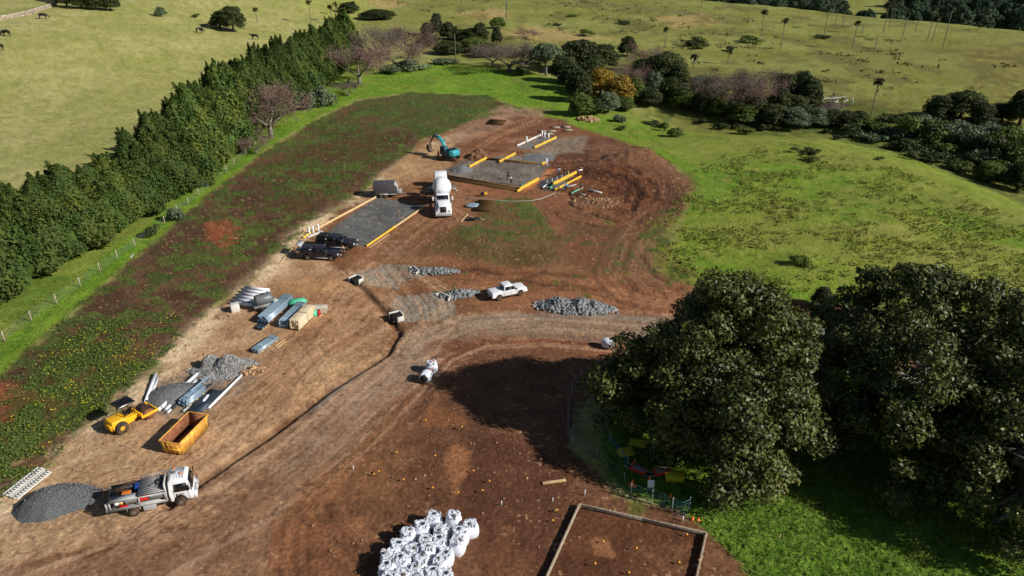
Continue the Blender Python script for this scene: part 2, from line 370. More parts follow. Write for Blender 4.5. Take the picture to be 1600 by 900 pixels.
# bright mown strip and the green head of the site
zone([(-80, 668), (0, 585), (60, 530), (130, 470), (240, 375), (330, 300), (420, 230), (500, 182), (560, 155), (640, 146), (760, 150), (870, 190), (930, 205), (930, 140), (850, 120), (760, 108), (690, 98), (600, 112), (520, 135), (450, 185), (380, 240), (300, 290), (200, 375), (100, 455), (0, 545), (-80, 615)],
     (106, 140, 38), (122, 148, 48), N5, 0.6, 0.9)
d, s, a = segdist(X, Y, WP([(-80, 632), (0, 560), (100, 470), (200, 388), (330, 285), (430, 210)])); k = (np.exp(-(d/0.7)**2)*0.45)[:, None]; Cc[:] = Cc*(1-k)+alb((84, 120, 36))*k
# weedy brown strip
zone([(-80, 668), (0, 588), (60, 533), (130, 473), (240, 378), (330, 303), (420, 233), (500, 185), (560, 158), (640, 146), (760, 150), (870, 190), (760, 188), (700, 205), (660, 218), (640, 240), (600, 272), (560, 308), (480, 352), (440, 402), (390, 442), (330, 482), (290, 532), (200, 622), (130, 682), (60, 742), (0, 785), (-80, 850)],
     (102, 76, 55), (84, 62, 44), N5, 0.7, 1.0, veg=0.50, rough=0.10, cat=1)
zone([(560, 155), (640, 146), (760, 155), (800, 180), (700, 203), (660, 212), (600, 195), (560, 175)], (76, 86, 38), None, None, 2.5, 5, veg=0.7, op=0.62)
zone([(420, 260), (520, 200), (640, 205), (620, 235), (540, 290), (470, 330), (400, 330)], (78, 64, 36), None, None, 3, 3, veg=0.5, op=0.7)
for q in ([(320, 350), (360, 342), (385, 365), (350, 392), (325, 380)], [(0, 600), (40, 610), (50, 640), (10, 680), (-30, 660)]): zone(q, (156, 88, 58), None, None, 1.0, 1.6, veg=0.08, op=0.75)
for q in ([(0, 640), (80, 570), (140, 520), (230, 560), (170, 620), (90, 690), (20, 730), (-20, 700)],): zone(q, (90, 80, 40), None, None, 2.0, 2.5, veg=0.68, op=0.85)
# bare earth of the site
zone([(-80, 850), (0, 785), (60, 742), (130, 682), (200, 622), (290, 532), (330, 482), (390, 442), (440, 402), (480, 352), (560, 308), (600, 272), (640, 240), (660, 218), (700, 205), (760, 182), (800, 176), (870, 186), (930, 208), (1000, 232), (1055, 258), (1078, 285), (1064, 330), (1020, 370), (1020, 420), (1090, 448), (1250, 470), (1700, 520), (1700, 600), (1150, 560), (960, 580), (885, 640), (885, 700), (940, 745), (990, 785), (1060, 795), (1110, 830), (1160, 880), (1190, 930), (1400, 1400), (-400, 1400)],
     (144, 102, 72), (126, 86, 58), N5, 0.6, 1.1, veg=0, cat=1, rough=0.06)
# pale worked platform on the left
zone([(-80, 850), (0, 790), (60, 745), (200, 628), (290, 540), (390, 446), (440, 408), (470, 395), (555, 425), (590, 470), (612, 500), (602, 552), (520, 602), (430, 672), (320, 747), (250, 800), (150, 860), (-80, 900)],
     (192, 156, 120), (166, 128, 94), N5, 0.7, 1.0, rough=0.05)
m_ = segdist(X, Y, WP([(-80, 855), (0, 800), (60, 748), (130, 692), (200, 632), (290, 542), (330, 500), (392, 448), (440, 406), (480, 356), (560, 312), (610, 272), (680, 225), (760, 196)]))
k = (np.exp(-((m_[0]-0.3)/1.3)**2)*ss(0.3, 0.55, N1)*0.9)[:, None]; Cc[:] = Cc*(1-k)+alb((228, 200, 162))*k
zone([(60, 800), (180, 740), (260, 770), (150, 850), (20, 880), (-40, 850)], (176, 146, 112), (190, 158, 122), N2, 1, 1.2, op=0.6)
zone([(100, 690), (180, 670), (260, 720), (190, 760), (100, 770), (60, 750)], (194, 162, 124), (172, 138, 100), N2, 1, 1.2, op=0.7)
zone([(420, 440), (520, 420), (570, 450), (600, 500), (540, 560), (440, 560), (400, 500)], (162, 118, 82), (146, 104, 72), N5, 1.5, 2, op=0.7)
zone([(480, 590), (560, 545), (600, 545), (520, 600), (440, 655)], (200, 160, 116), None, None, 0.6, 0.8, op=0.7)
zone([(400, 450), (480, 435), (560, 450), (470, 462)], (200, 156, 108), None, None, 1, 1.4, op=0.5)
# the road through the site
ROAD = [(-200, 1250), (60, 960), (250, 860), (390, 780), (510, 690), (600, 600), (660, 545), (740, 512), (850, 508), (960, 518), (1080, 528), (1300, 520)]
roadpoly = [(-400, 1400), (-80, 900), (150, 862), (262, 790), (320, 750), (430, 675), (520, 606), (606, 556), (640, 515), (700, 498), (760, 486), (850, 488), (960, 494), (1080, 500), (1250, 490), (1250, 560), (1080, 546), (960, 533), (880, 526), (760, 523), (700, 538), (640, 600), (560, 690), (470, 760), (430, 830), (425, 920), (300, 1400)]
zone(roadpoly, (160, 124, 96), (146, 110, 82), N5, 0.5, 0.6, cat=2, rough=0.03)
zone([(640, 512), (700, 498), (850, 489), (1080, 500), (1100, 546), (960, 533), (880, 526), (760, 524), (690, 540), (640, 590), (600, 570)], (156, 138, 120), (166, 144, 120), N5, 1, 1, op=0.8)
for q in ([(700, 500), (870, 488), (1080, 498), (1080, 508), (880, 499), (740, 507)], [(600, 640), (680, 552), (760, 526), (880, 529), (980, 536), (880, 521), (760, 517), (690, 532), (640, 575)], [(520, 604), (560, 580), (590, 565), (500, 640), (440, 680)]):
    zone(q, (134, 126, 116), None, None, 0.5, 0.5, op=0.85)
# track up to the mixer, loose dirt round the slabs
zone([(555, 420), (600, 405), (640, 370), (670, 335), (660, 300), (640, 280), (700, 262), (720, 300), (740, 330), (700, 365), (660, 400), (650, 440), (620, 470), (590, 465)], (154, 112, 80), (140, 98, 68), N5, 0.7, 1, cat=2)
zone([(600, 272), (660, 230), (720, 220), (700, 262), (640, 285), (600, 300)], (188, 152, 112), (166, 128, 92), N1, 0.8, 1.2)
zone([(690, 240), (760, 186), (830, 178), (880, 200), (800, 235), (740, 250)], (126, 84, 60), (150, 108, 80), N5, 0.8, 1.4)
zone([(745, 178), (790, 165), (860, 172), (840, 190), (780, 198), (720, 225), (700, 220)], (176, 142, 116), (140, 108, 86), N1, 0.8, 1.8, op=0.8)
zone([(800, 178), (880, 186), (900, 205), (860, 215), (790, 200)], (112, 74, 54), None, None, 1, 1.6, op=0.8)
# dark turned soil on the right
zone([(870, 215), (960, 214), (1050, 256), (1080, 285), (1066, 330), (1020, 372), (1000, 350), (930, 320), (880, 300), (850, 262)], (112, 78, 58), (96, 64, 46), N5, 1, 1.6, rough=0.12)
zone([(880, 262), (960, 258), (1020, 285), (1020, 320), (960, 330), (900, 312), (870, 290)], (90, 56, 36), (116, 74, 48), N1, 1, 1.5, rough=0.2)
zone([(930, 225), (1010, 238), (1080, 275), (1075, 300), (1010, 262), (930, 248)], (128, 90, 66), None, None, 1, 1, op=0.7)
zone([(872, 214), (918, 214), (912, 238), (860, 242), (838, 236)], (142, 128, 112), None, None, 0.6, 0.8, op=0.8)
zone([(820, 238), (868, 240), (862, 250), (812, 249)], (146, 142, 132), None, None, 0.5, 0.7, op=0.9)
zone([(690, 280), (800, 295), (880, 300), (930, 330), (1000, 370), (1020, 430), (930, 420), (860, 400), (850, 350), (820, 305), (740, 310), (730, 300)], (146, 98, 70), (128, 86, 60), N5, 0.8, 1.4)
zone([(760, 312), (830, 308), (862, 350), (890, 410), (800, 420), (700, 392), (650, 398), (690, 362), (735, 350)], (112, 88, 56), (98, 78, 46), N5, 1.0, 1.8, veg=0.42, rough=0.1)
zone([(880, 330), (960, 345), (1010, 385), (1015, 425), (930, 425), (870, 400)], (112, 84, 58), (122, 82, 58), N5, 1.5, 2, veg=0.2)
zone([(640, 420), (740, 410), (900, 430), (1010, 436), (1090, 452), (1000, 470), (860, 460), (740, 452), (660, 450)], (126, 84, 58), (142, 96, 66), N5, 1.2, 1.6, veg=0.05)
zone([(640, 455), (740, 458), (760, 482), (860, 484), (1000, 488), (1100, 496), (1240, 490), (1240, 470), (1000, 458), (760, 440)], (146, 100, 70), (158, 110, 78), N5, 0.8, 1.2)
zone([(1010, 350), (1050, 330), (1050, 400), (1090, 440), (1040, 440), (1010, 400)], (110, 116, 44), (100, 76, 50), N2, 1.5, 2.5, veg=0.4, op=0.9)
# stone patches
zone([(558, 426), (600, 413), (645, 413), (655, 425), (668, 430), (632, 440), (620, 452), (565, 443)], (158, 150, 136), (144, 134, 120), N2, 0.3, 0.5, cat=3)
zone([(612, 480), (620, 462), (690, 458), (702, 462), (712, 490), (690, 502), (625, 505)], (160, 152, 138), (144, 134, 120), N2, 0.3, 0.5, cat=3)
zone([(600, 385), (640, 378), (640, 400), (600, 402)], (150, 118, 92), None, None, 1, 1.5, op=0.6)
zone([(240, 600), (280, 585), (330, 578), (400, 560), (398, 590), (370, 620), (330, 645), (250, 650), (228, 630)], (126, 118, 110), (150, 126, 104), N2, 0.6, 0.9, op=0.85)
# building pads
zone([(588, 308), (664, 321), (573, 386), (492, 376)], (98, 99, 98), (108, 108, 106), N2, 0.1, 0.1, cat=3, rough=0.02)
zone([(697, 264), (722, 252), (748, 246), (800, 242), (858, 252), (856, 272), (840, 284), (808, 297), (697, 276)], (132, 124, 114), (108, 100, 92), N1, 0.2, 0.5, cat=3, rough=0.09)
zone([(806, 231), (845, 213), (873, 217), (836, 234)], (120, 118, 116), None, None, 0.15, 0.2, cat=3)
zone([(835, 285), (880, 270), (900, 280), (870, 300), (845, 298)], (92, 84, 78), (70, 50, 38), N1, 0.4, 0.6)
zone([(858, 262), (870, 264), (850, 282), (822, 300), (812, 296), (838, 282)], (190, 120, 78), None, None, 0.3, 0.5, op=0.8)
# dark red yard in front
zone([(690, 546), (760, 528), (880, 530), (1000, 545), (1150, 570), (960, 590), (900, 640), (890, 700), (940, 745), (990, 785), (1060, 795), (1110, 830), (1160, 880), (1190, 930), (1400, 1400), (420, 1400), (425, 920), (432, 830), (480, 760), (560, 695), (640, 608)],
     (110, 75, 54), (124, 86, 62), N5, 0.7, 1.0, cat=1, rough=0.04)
zone([(660, 530), (760, 522), (880, 527), (960, 535), (960, 560), (840, 545), (740, 545), (680, 575)], (140, 92, 64), (120, 76, 52), N5, 0.5, 0.8)
zone([(500, 700), (600, 680), (640, 720), (600, 800), (500, 790), (450, 780)], (140, 98, 64), None, None, 2, 2.5, op=0.5)
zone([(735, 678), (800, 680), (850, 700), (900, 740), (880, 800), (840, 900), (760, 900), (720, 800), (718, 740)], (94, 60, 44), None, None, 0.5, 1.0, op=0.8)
zone([(695, 700), (715, 690), (735, 705), (730, 745), (712, 775), (700, 745), (686, 725)], (160, 108, 72), None, None, 0.35, 0.7, op=0.85)
zone([(655, 655), (675, 630), (725, 650), (730, 665), (690, 665), (660, 672)], (150, 98, 62), None, None, 0.3, 0.6, op=0.6)
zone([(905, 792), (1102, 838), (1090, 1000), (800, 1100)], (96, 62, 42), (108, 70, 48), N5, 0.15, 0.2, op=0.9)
zone([(915, 858), (930, 842), (950, 848), (965, 872), (935, 874)], (156, 108, 74), None, None, 0.2, 0.5, op=0.85)
zone([(1010, 860), (1070, 850), (1070, 880), (1020, 900)], (124, 86, 60), None, None, 0.8, 1, op=0.6)
zone([(750, 840), (800, 830), (830, 900), (760, 940)], (136, 92, 62), None, None, 1, 1.5, op=0.4)
zone([(430, 830), (480, 790), (540, 840), (560, 940), (430, 940)], (140, 92, 62), None, None, 1, 1.6, op=0.5)
# grass below the big trees
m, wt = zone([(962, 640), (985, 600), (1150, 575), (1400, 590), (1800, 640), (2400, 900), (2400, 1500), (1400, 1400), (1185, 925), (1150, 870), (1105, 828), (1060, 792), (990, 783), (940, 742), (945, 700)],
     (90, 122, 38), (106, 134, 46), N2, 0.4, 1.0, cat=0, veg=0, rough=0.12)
zone([(975, 770), (1005, 780), (1015, 800), (985, 806)], (96, 108, 44), None, None, 0.3, 0.7, op=0.7)
zone([(1230, 470), (1340, 478), (1500, 500), (1500, 540), (1330, 520), (1230, 500)], (120, 80, 60), None, None, 0.6, 1, cat=1)

zone([(610, 560), (640, 522), (700, 502), (850, 490), (1080, 502), (1090, 540), (960, 531), (880, 525), (760, 523), (700, 538), (640, 600), (560, 690), (470, 760), (440, 790), (420, 740), (520, 640)], (166, 142, 120), (154, 124, 100), N5, 1.0, 1.4, op=0.6)
# tyre tracks: streaks that follow the road, ruts in bundles
def streak(px, half, amp, c_hi, c_lo, fr=2.2, seed=0, edge=1.5, cut=0.0):
    pts = WP(px); d, s, a = segdist(X, Y, pts); q = d*s
    f = ss(half+edge, half, d)
    n = 0.6*vn(q*fr+50, a*0.045+7, seed)+0.4*vn(q*fr*2.7+90, a*0.09, seed+1)
    n = n+0.25*(N2-0.5)
    hi = (ss(0.56, 0.78, n)*f*amp)[:, None]; lo = (ss(0.44, 0.24, n)*f*amp)[:, None]
    Cc[:] = Cc*(1-hi)+alb(c_hi)*hi; Cc[:] = Cc*(1-lo)+alb(c_lo)*lo
    Z[:] += f*amp*(n-0.5)*0.07
streak([(-200, 1150), (60, 930), (250, 850), (390, 775), (510, 688), (600, 600), (660, 543), (740, 511), (850, 506), (960, 515), (1080, 525)], 4.4, 0.5, (192, 156, 126), (134, 98, 72), 1.8, 0)
streak([(-200, 900), (30, 800), (200, 745), (330, 660), (450, 570), (560, 500), (600, 470)], 7.0, 0.34, (212, 176, 138), (140, 102, 72), 1.5, 2, 2.5)
streak([(350, 690), (430, 610), (500, 520), (560, 460), (600, 420), (650, 375), (700, 335)], 3.2, 0.42, (192, 150, 114), (124, 84, 58), 2.2, 1)
streak([(640, 540), (660, 510), (655, 480), (625, 440), (605, 415), (640, 380), (690, 345)], 3.0, 0.55, (192, 150, 116), (112, 78, 54), 2.0, 3)
streak([(560, 310), (640, 290), (700, 265), (770, 215), (840, 190)], 3.5, 0.45, (196, 148, 108), (120, 76, 50), 2.0, 2)
streak([(860, 222), (950, 236), (1015, 262), (1048, 300), (1030, 345), (995, 385), (985, 430), (1010, 455)], 3.8, 0.55, (152, 112, 84), (80, 54, 38), 1.6, 1, 2)
streak([(870, 258), (940, 252), (1000, 278), (1010, 315), (960, 345), (900, 335)], 2.6, 0.6, (140, 92, 62), (62, 38, 26), 2.4, 0, 1)
streak([(640, 435), (760, 440), (900, 445), (1010, 470), (1100, 490)], 2.6, 0.5, (170, 124, 90), (100, 64, 44), 1.8, 2)
streak([(560, 900), (500, 840), (470, 790), (560, 700), (640, 620)], 2.2, 0.4, (156, 108, 74), (90, 56, 38), 2.2, 1)
streak([(450, 1000), (445, 880), (450, 820), (520, 750)], 1.4, 0.5, (156, 108, 74), (90, 56, 38), 2.2, 1)
# single ruts
def rut(px, wd=0.22, c=(92, 58, 38), op=0.5, dz=0.05, pairs=(0,)):
    pts = WP(px); a = np.array(pts); g = 4; m = np.where((X > a[:, 0].min()-g) & (X < a[:, 0].max()+g) & (Y > a[:, 1].min()-g) & (Y < a[:, 1].max()+g))[0]
    d, s, ar = segdist(X[m], Y[m], pts); q = d*s+0.25*(vn(ar*0.15, ar*0, 2)-0.5)
    for p in pairs:
        w_ = wd*(1+0.3*DEPTH[m]/80); f = np.exp(-((q-p)/w_)**2)*op*ss(0.25, 0.5, vn(ar*0.4+p, ar*0, 1))*(.78+.3*np.sin(ar*11)*ss(75, 45, DEPTH[m])); Cc[m] = Cc[m]*(1-f[:, None])+alb(c)*f[:, None]; Z[m] -= dz*f
for px in ([(60, 1000), (200, 880), (340, 790), (460, 700), (560, 610), (630, 545), (700, 515)], [(150, 1000), (330, 860), (440, 770), (560, 660), (640, 570), (720, 524), (860, 516), (1000, 524)], [(120, 760), (230, 735), (330, 650), (400, 590), (480, 530)],
           [(250, 760), (330, 700), (420, 620), (500, 545), (570, 500)], [(400, 560), (470, 500), (520, 440), (590, 410), (640, 380), (690, 340)], [(500, 610), (470, 560), (440, 520), (430, 480)],
           [(640, 400), (700, 345), (724, 300), (700, 280)], [(610, 560), (640, 500), (660, 470), (640, 440)], [(640, 520), (690, 490), (680, 460), (640, 425)], [(880, 240), (960, 248), (1020, 275), (1035, 310), (1000, 360), (985, 420)],
           [(900, 230), (990, 246), (1050, 280), (1052, 320), (1020, 360)], [(560, 690), (620, 640), (700, 600)], [(440, 900), (438, 830), (480, 770)]):
    rut(px, 0.13, (104, 72, 52), 0.42, 0.05, (-0.9, 0.9))
rut([(1188, 428), (1200, 440), (1232, 465), (1250, 480)], 0.25, (70, 50, 36), 0.8, 0.1)
for px in ([(885, 266), (930, 262), (975, 275), (1000, 300), (985, 330)], [(905, 272), (950, 270), (980, 290), (975, 315)], [(890, 300), (894, 320), (915, 330), (960, 345)], [(950, 256), (985, 262), (1020, 286), (1026, 312)]): rut(px, 0.4, (52, 32, 22), 0.85, 0.25)
for px in ([(740, 200), (780, 206), (850, 212)], [(720, 228), (790, 238), (840, 240)], [(690, 430), (740, 420), (850, 445)], [(1000, 400), (1020, 430), (1060, 450)], [(800, 440), (840, 430), (850, 424)]): rut(px, 0.3, (60, 38, 28), 0.7, 0.15)
# ditch: bare, darker at the bottom of the cut
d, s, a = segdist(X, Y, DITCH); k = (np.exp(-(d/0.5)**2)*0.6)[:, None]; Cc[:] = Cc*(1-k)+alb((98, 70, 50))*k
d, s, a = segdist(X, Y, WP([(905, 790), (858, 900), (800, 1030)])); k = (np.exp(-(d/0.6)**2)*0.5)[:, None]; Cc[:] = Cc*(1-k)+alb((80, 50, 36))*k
# fine unevenness and fleck
near = ss(320, 60, DEPTH)
earth = (CAT > 0)*1.0
Z += near*ROUGH*((N2-0.5)*1.5+(N4-0.5)*1.3)+near*0.10*(N1-0.5)
fl = 1+(N4-0.5)*0.30*near+(N2-0.5)*0.42+(N1-0.5)*0.25
Cc *= fl[:, None]
# pale stones and clods flecked through bare earth
k = (ss(0.84, 0.93, vn(X*3.3, Y*3.3, 5))*earth*0.5*near*ss(0.4, 0.6, N5))[:, None]; Cc[:] = Cc*(1-k)+alb((206, 166, 124))*k
k = (ss(0.82, 0.92, vn(X*2.6+40, Y*2.6, 3))*earth*0.45*near)[:, None]; Cc[:] = Cc*(1-k)+alb((78, 50, 36))*k
# weeds
gn = 0.55*fbm(X*0.9, Y*0.9, 4, 4)+0.45*fbm(X/5, Y/5, 3, 1)
k = ss(0.0, 0.10, gn-(0.62-0.30*VEG))*(VEG > 0.02)*0.8
gc = alb((92, 108, 48))*(1-cn(N1))[:, None]+alb((70, 88, 38))*cn(N1)[:, None]
Cc[:] = Cc*(1-k[:, None])+gc*k[:, None]; Z += 0.08*k*N4
# tufted texture in the pastures
past = (CAT == 0)*1.0
tn = fbm(X*0.8, Y*0.5, 3, 5); k = (past*ss(0.56, 0.70, tn)*0.35)[:, None]; Cc[:] = Cc*(1-k)+Cc*np.array([0.68, 0.78, 0.55])*k
tn = fbm(X/7, Y/5, 4, 0); k = (past*ss(0.5, 0.68, tn)*0.3)[:, None]; Cc[:] = Cc*(1-k)+Cc*np.array([1.18, 1.08, 1.25])*k
slope = past*ss(0, 30, X)*ss(60, 80, Y)*ss(240, 200, Y)
tn = 0.6*vn(X*1.1, Y*0.8, 2)+0.4*fbm(X/5, Y/3.5, 3, 4); k = (slope*ss(0.58, 0.72, tn)*0.5)[:, None]; Cc[:] = Cc*(1-k)+alb((92, 104, 36))*k
tn = 0.6*vn(X*0.9+30, Y*0.7, 4)+0.4*fbm(X/9, Y/5, 3, 1); k = (slope*ss(0.58, 0.74, tn)*0.5)[:, None]; Cc[:] = Cc*(1-k)+alb((150, 148, 72))*k
tn = fbm(X/16, Y/9, 4, 5); k = (slope*ss(0.5, 0.62, tn)*0.35)[:, None]; Cc[:] = Cc*(1-k)+alb((134, 128, 66))*k
hills = past*ss(170, 230, DEPTH)*ss(-60, -20, X)
tn = fbm(X/9, Y/16, 4, 2); k = (hills*ss(0.55, 0.66, tn)*0.6)[:, None]; Cc[:] = Cc*(1-k)+alb((100, 94, 54))*k
# --- make the ground meshes: one sheet, cut where the surface changes
gm = bpy.data.materials.new('ground_surface'); gm.use_nodes = True
n = gm.node_tree.nodes; l = gm.node_tree.links; b = n['Principled BSDF']; b.inputs['Roughness'].default_value = 0.95; b.inputs['Specular IOR Level'].default_value = 0.15
at = n.new('ShaderNodeAttribute'); at.attribute_name = 'soil'; tc = n.new('ShaderNodeTexCoord')
def nz(sc, det, rough=0.6):
    q = n.new('ShaderNodeTexNoise'); q.inputs['Scale'].default_value = sc; q.inputs['Detail'].default_value = det; q.inputs['Roughness'].default_value = rough; l.new(tc.outputs['Object'], q.inputs['Vector']); return q
q1, q2 = nz(3.0, 8, 0.78), nz(0.35, 6)
r1 = n.new('ShaderNodeMapRange'); r1.inputs[1].default_value = 0.3; r1.inputs[2].default_value = 0.7; r1.inputs[3].default_value = 0.56; r1.inputs[4].default_value = 1.44; l.new(q1.outputs['Fac'], r1.inputs[0])
r2 = n.new('ShaderNodeMapRange'); r2.inputs[1].default_value = 0.3; r2.inputs[2].default_value = 0.7; r2.inputs[3].default_value = 0.88; r2.inputs[4].default_value = 1.12; l.new(q2.outputs['Fac'], r2.inputs[0])
mu = n.new('ShaderNodeMath'); mu.operation = 'MULTIPLY'; l.new(r1.outputs[0], mu.inputs[0]); l.new(r2.outputs[0], mu.inputs[1])
vs = n.new('ShaderNodeVectorMath'); vs.operation = 'SCALE'; l.new(at.outputs['Color'], vs.inputs[0]); l.new(mu.outputs[0], vs.inputs['Scale']); l.new(vs.outputs[0], b.inputs['Base Color'])
bp = n.new('ShaderNodeBump'); bp.inputs['Distance'].default_value = 0.2; bp.inputs['Strength'].default_value = 0.9; l.new(q1.outputs['Fac'], bp.inputs['Height']); l.new(bp.outputs[0], b.inputs['Normal'])
i0 = (np.arange(NA-1)[:, None]*NR+np.arange(NR-1)[None, :]).ravel()
Q = np.stack([i0, i0+1, i0+NR+1, i0+NR], 1)[:, ::-1]
fc = CAT[Q].max(1)
names = ['pasture', 'bare_earth', 'dirt_road', 'gravel_pad']
Cc = np.clip(Cc, 0.005, 0.85)
# smooth normals of the whole sheet, so that the cuts do not show
PV = np.stack([X, Y, Z], 1)
for cat in range(4):
    F = Q[fc == cat]; u, inv = np.unique(F, return_inverse=True)
    me = MB(); me.add(PV[u], inv.reshape(-1, 4)); me = me.mesh(names[cat], gm, True)
    ca = me.color_attributes.new('soil', 'FLOAT_COLOR', 'POINT'); ca.data.foreach_set('color', np.concatenate([Cc[u], np.ones((len(u), 1))], 1).ravel().astype(np.float32))
    o = bpy.data.objects.new(names[cat], me); COL.objects.link(o); o['kind'] = 'structure'
def gz(x, y): return hgt(x, y)
# ------------------------------------------------------------------ foliage
def leaves(mb, pts, nrm, size, rs, flat=0.55, asp=0.6):
    """many small rhombus leaf sprays facing roughly along nrm"""
    n = len(pts); nn = nrm+rs.normal(0, flat, (n, 3)); nn /= np.linalg.norm(nn, axis=1)[:, None]+1e-9
    t = np.cross(nn, rs.normal(0, 1, (n, 3))); t /= np.linalg.norm(t, axis=1)[:, None]+1e-9; b = np.cross(nn, t)
    s = (size*rs.uniform(0.6, 1.4, n))[:, None]
    V = np.stack([pts-t*s, pts+b*s*asp+nn*s*0.25, pts+t*s, pts-b*s*asp+nn*s*0.1], 1).reshape(-1, 3)
    mb.add(V, np.arange(4*n).reshape(-1, 4))
def sph(rs, n):
    v = rs.normal(0, 1, (n, 3)); return v/np.linalg.norm(v, axis=1)[:, None]
def ico(mb, c, r, rs, jit=0.12):
    V = []; F = []; nu, nv = 8, 5
    for j in range(nv+1):
        for i in range(nu):
            th = pi*j/nv; ph = 2*pi*i/nu; V.append((sin(th)*cos(ph), sin(th)*sin(ph), cos(th)))
    V = np.array(V)*(1+rs.uniform(-jit, jit, (len(V), 1)))*np.array(r)+np.array(c)
    F = np.array([(j*nu+i, (j+1)*nu+i, (j+1)*nu+(i+1) % nu, j*nu+(i+1) % nu) for j in range(nv) for i in range(nu)]); mb.add(V, F)
def blob_crown(seed, blobs, per, size, flat=0.5, inner=0.72, up=0.0, asp=0.6, squash=0.8):
    """blobs: (x,y,z,r). leaf sprays spread through the outer part of each clump"""
    rs = np.random.default_rng(seed); mb = MB()
    for (x, y, z, r) in blobs:
        n = max(6, int(per*r*r)); d = sph(rs, n); d[:, 2] = np.abs(d[:, 2])*np.where(rs.random(n) < 0.75, 1, -1)
        rad = r*(inner+(1.08-inner)*rs.random(n)**0.6)*(1+0.12*np.sin(d[:, 0]*7+x)*np.sin(d[:, 1]*6+y))
        p = d*rad[:, None]*np.array([1, 1, squash])+np.array([x, y, z]); nr = d+np.array([0, 0, up]); leaves(mb, p, nr, size, rs, flat, asp)
        if per < 200 or rs.random() < .6: ico(mb, (x, y, z), (r*0.55, r*0.55, r*0.55*squash), rs)
    return mb
def branches(mb, rs, p, d, L, r, lev, spread=0.6, up=0.15, kids=3, tips=None, sides=(5, 4, 3, 3, 3)):
    n = 3; pts = [p]; q = np.array(p, float); dd = np.array(d, float)
    for i in range(n):
        dd = dd+rs.normal(0, 0.13, 3); dd[2] += up*0.3; dd /= np.linalg.norm(dd); q = q+dd*L/n; pts.append(q.copy())
    mb.tube(pts, np.linspace(r, r*0.6, n+1), sides[min(len(sides)-1, 4-lev if lev < 4 else 0)], False)
    if lev == 0:
        if tips is not None: tips.append(pts[-1])
        return
    for k in range(kids+(rs.random() < 0.5)):
        t = rs.uniform(0.4, 1.0) if k else 1.0; i = int(t*n); base = pts[min(n, max(1, i))]
        nd = dd+rs.normal(0, spread, 3); nd[2] += up; nd /= np.linalg.norm(nd)
        branches(mb, rs, base, nd, L*rs.uniform(0.62, 0.82), r*0.55, lev-1, spread, up, kids, tips, sides)
def trunk_mesh(seed, h, r, limbs=5, reach=2.0, mat_='bark_dark', z0=0.45):
    rs = np.random.default_rng(seed); mb = MB(); mb.tube([(0, 0, -0.4), (0.05, 0, h*0.25), (-0.05, 0.1, h*0.55), (0, 0, h*0.85)], [r*1.3, r, r*0.75, r*0.35], 7)
    for k in range(limbs):
        a = k*2*pi/limbs+rs.uniform(-.3, .3); z = h*rs.uniform(z0*0.6, z0+0.15)
        mb.tube([(0, 0, z), (cos(a)*reach*.5, sin(a)*reach*.5, z+h*.16), (cos(a)*reach, sin(a)*reach, z+h*.3)], [r*.5, r*.35, r*.15], 5)
    return mb.mesh('trunk', M[mat_], True)
def crown_blobs(rs, n, R_, H, z0, rb, dome=1.0):
    B = []
    for i in range(n):
        a = i*2.39996+rs.uniform(-.3, .3); q = ((i+0.5)/n)**0.5; rad = R_*q*rs.uniform(0.88, 1.05); zz = z0+(H-z0)*(1-dome*q**2.2)*rs.uniform(0.82, 1.0)-rb*0.3
        B.append((cos(a)*rad, sin(a)*rad, max(z0, zz), rb*rs.uniform(0.75, 1.25)))
    return B
SZ = 1.0
# unit prototypes: about 10 m tall, 8 m wide
def proto_round(seed, leaf, n=26, per=95, size=0.24, z0=2.6, rb=1.5, dome=0.85, low=True, trunk='bark_dark'):
    rs = np.random.default_rng(seed); B = crown_blobs(rs, n, 3.0, 9.4, z0, rb, dome)
    if low:
        for k in range(9): a = k*.7+rs.uniform(-.2, .2); B.append((cos(a)*2.7, sin(a)*2.7, rs.uniform(2.0, 4.2), 1.35))
    return (blob_crown(seed+1, B, per, size).mesh('crown', M[leaf]), trunk_mesh(seed+2, 7.0, 0.28, mat_=trunk))
PR = {}
PR['dark'] = [proto_round(11, 'leaf_dark'), proto_round(12, 'leaf_dark', rb=1.7, n=20), proto_round(13, 'leaf_dark', rb=1.3, n=34)]
PR['green'] = [proto_round(21, 'leaf_green'), proto_round(22, 'leaf_green', n=32, rb=1.25)]
PR['yellow'] = [proto_round(31, 'leaf_yellow', n=34, rb=1.2, per=80)]
PR['sage'] = [proto_round(41, 'leaf_sage', n=24, rb=1.4, size=0.2), proto_round(42, 'leaf_sage', n=30, rb=1.2, size=0.2)]
PR['forest'] = [proto_round(51, 'leaf_forest_hazed', n=22, per=40, size=0.42, rb=1.7), proto_round(52, 'leaf_forest_hazed', n=16, per=40, size=0.42, rb=2.0), proto_round(53, 'leaf_forest_hazed', n=28, per=40, size=0.4, rb=1.5)]
PR['open'] = [proto_round(61, 'leaf_sage', n=24, z0=4.6, rb=1.3, dome=0.6, low=False, trunk='bark_grey')]
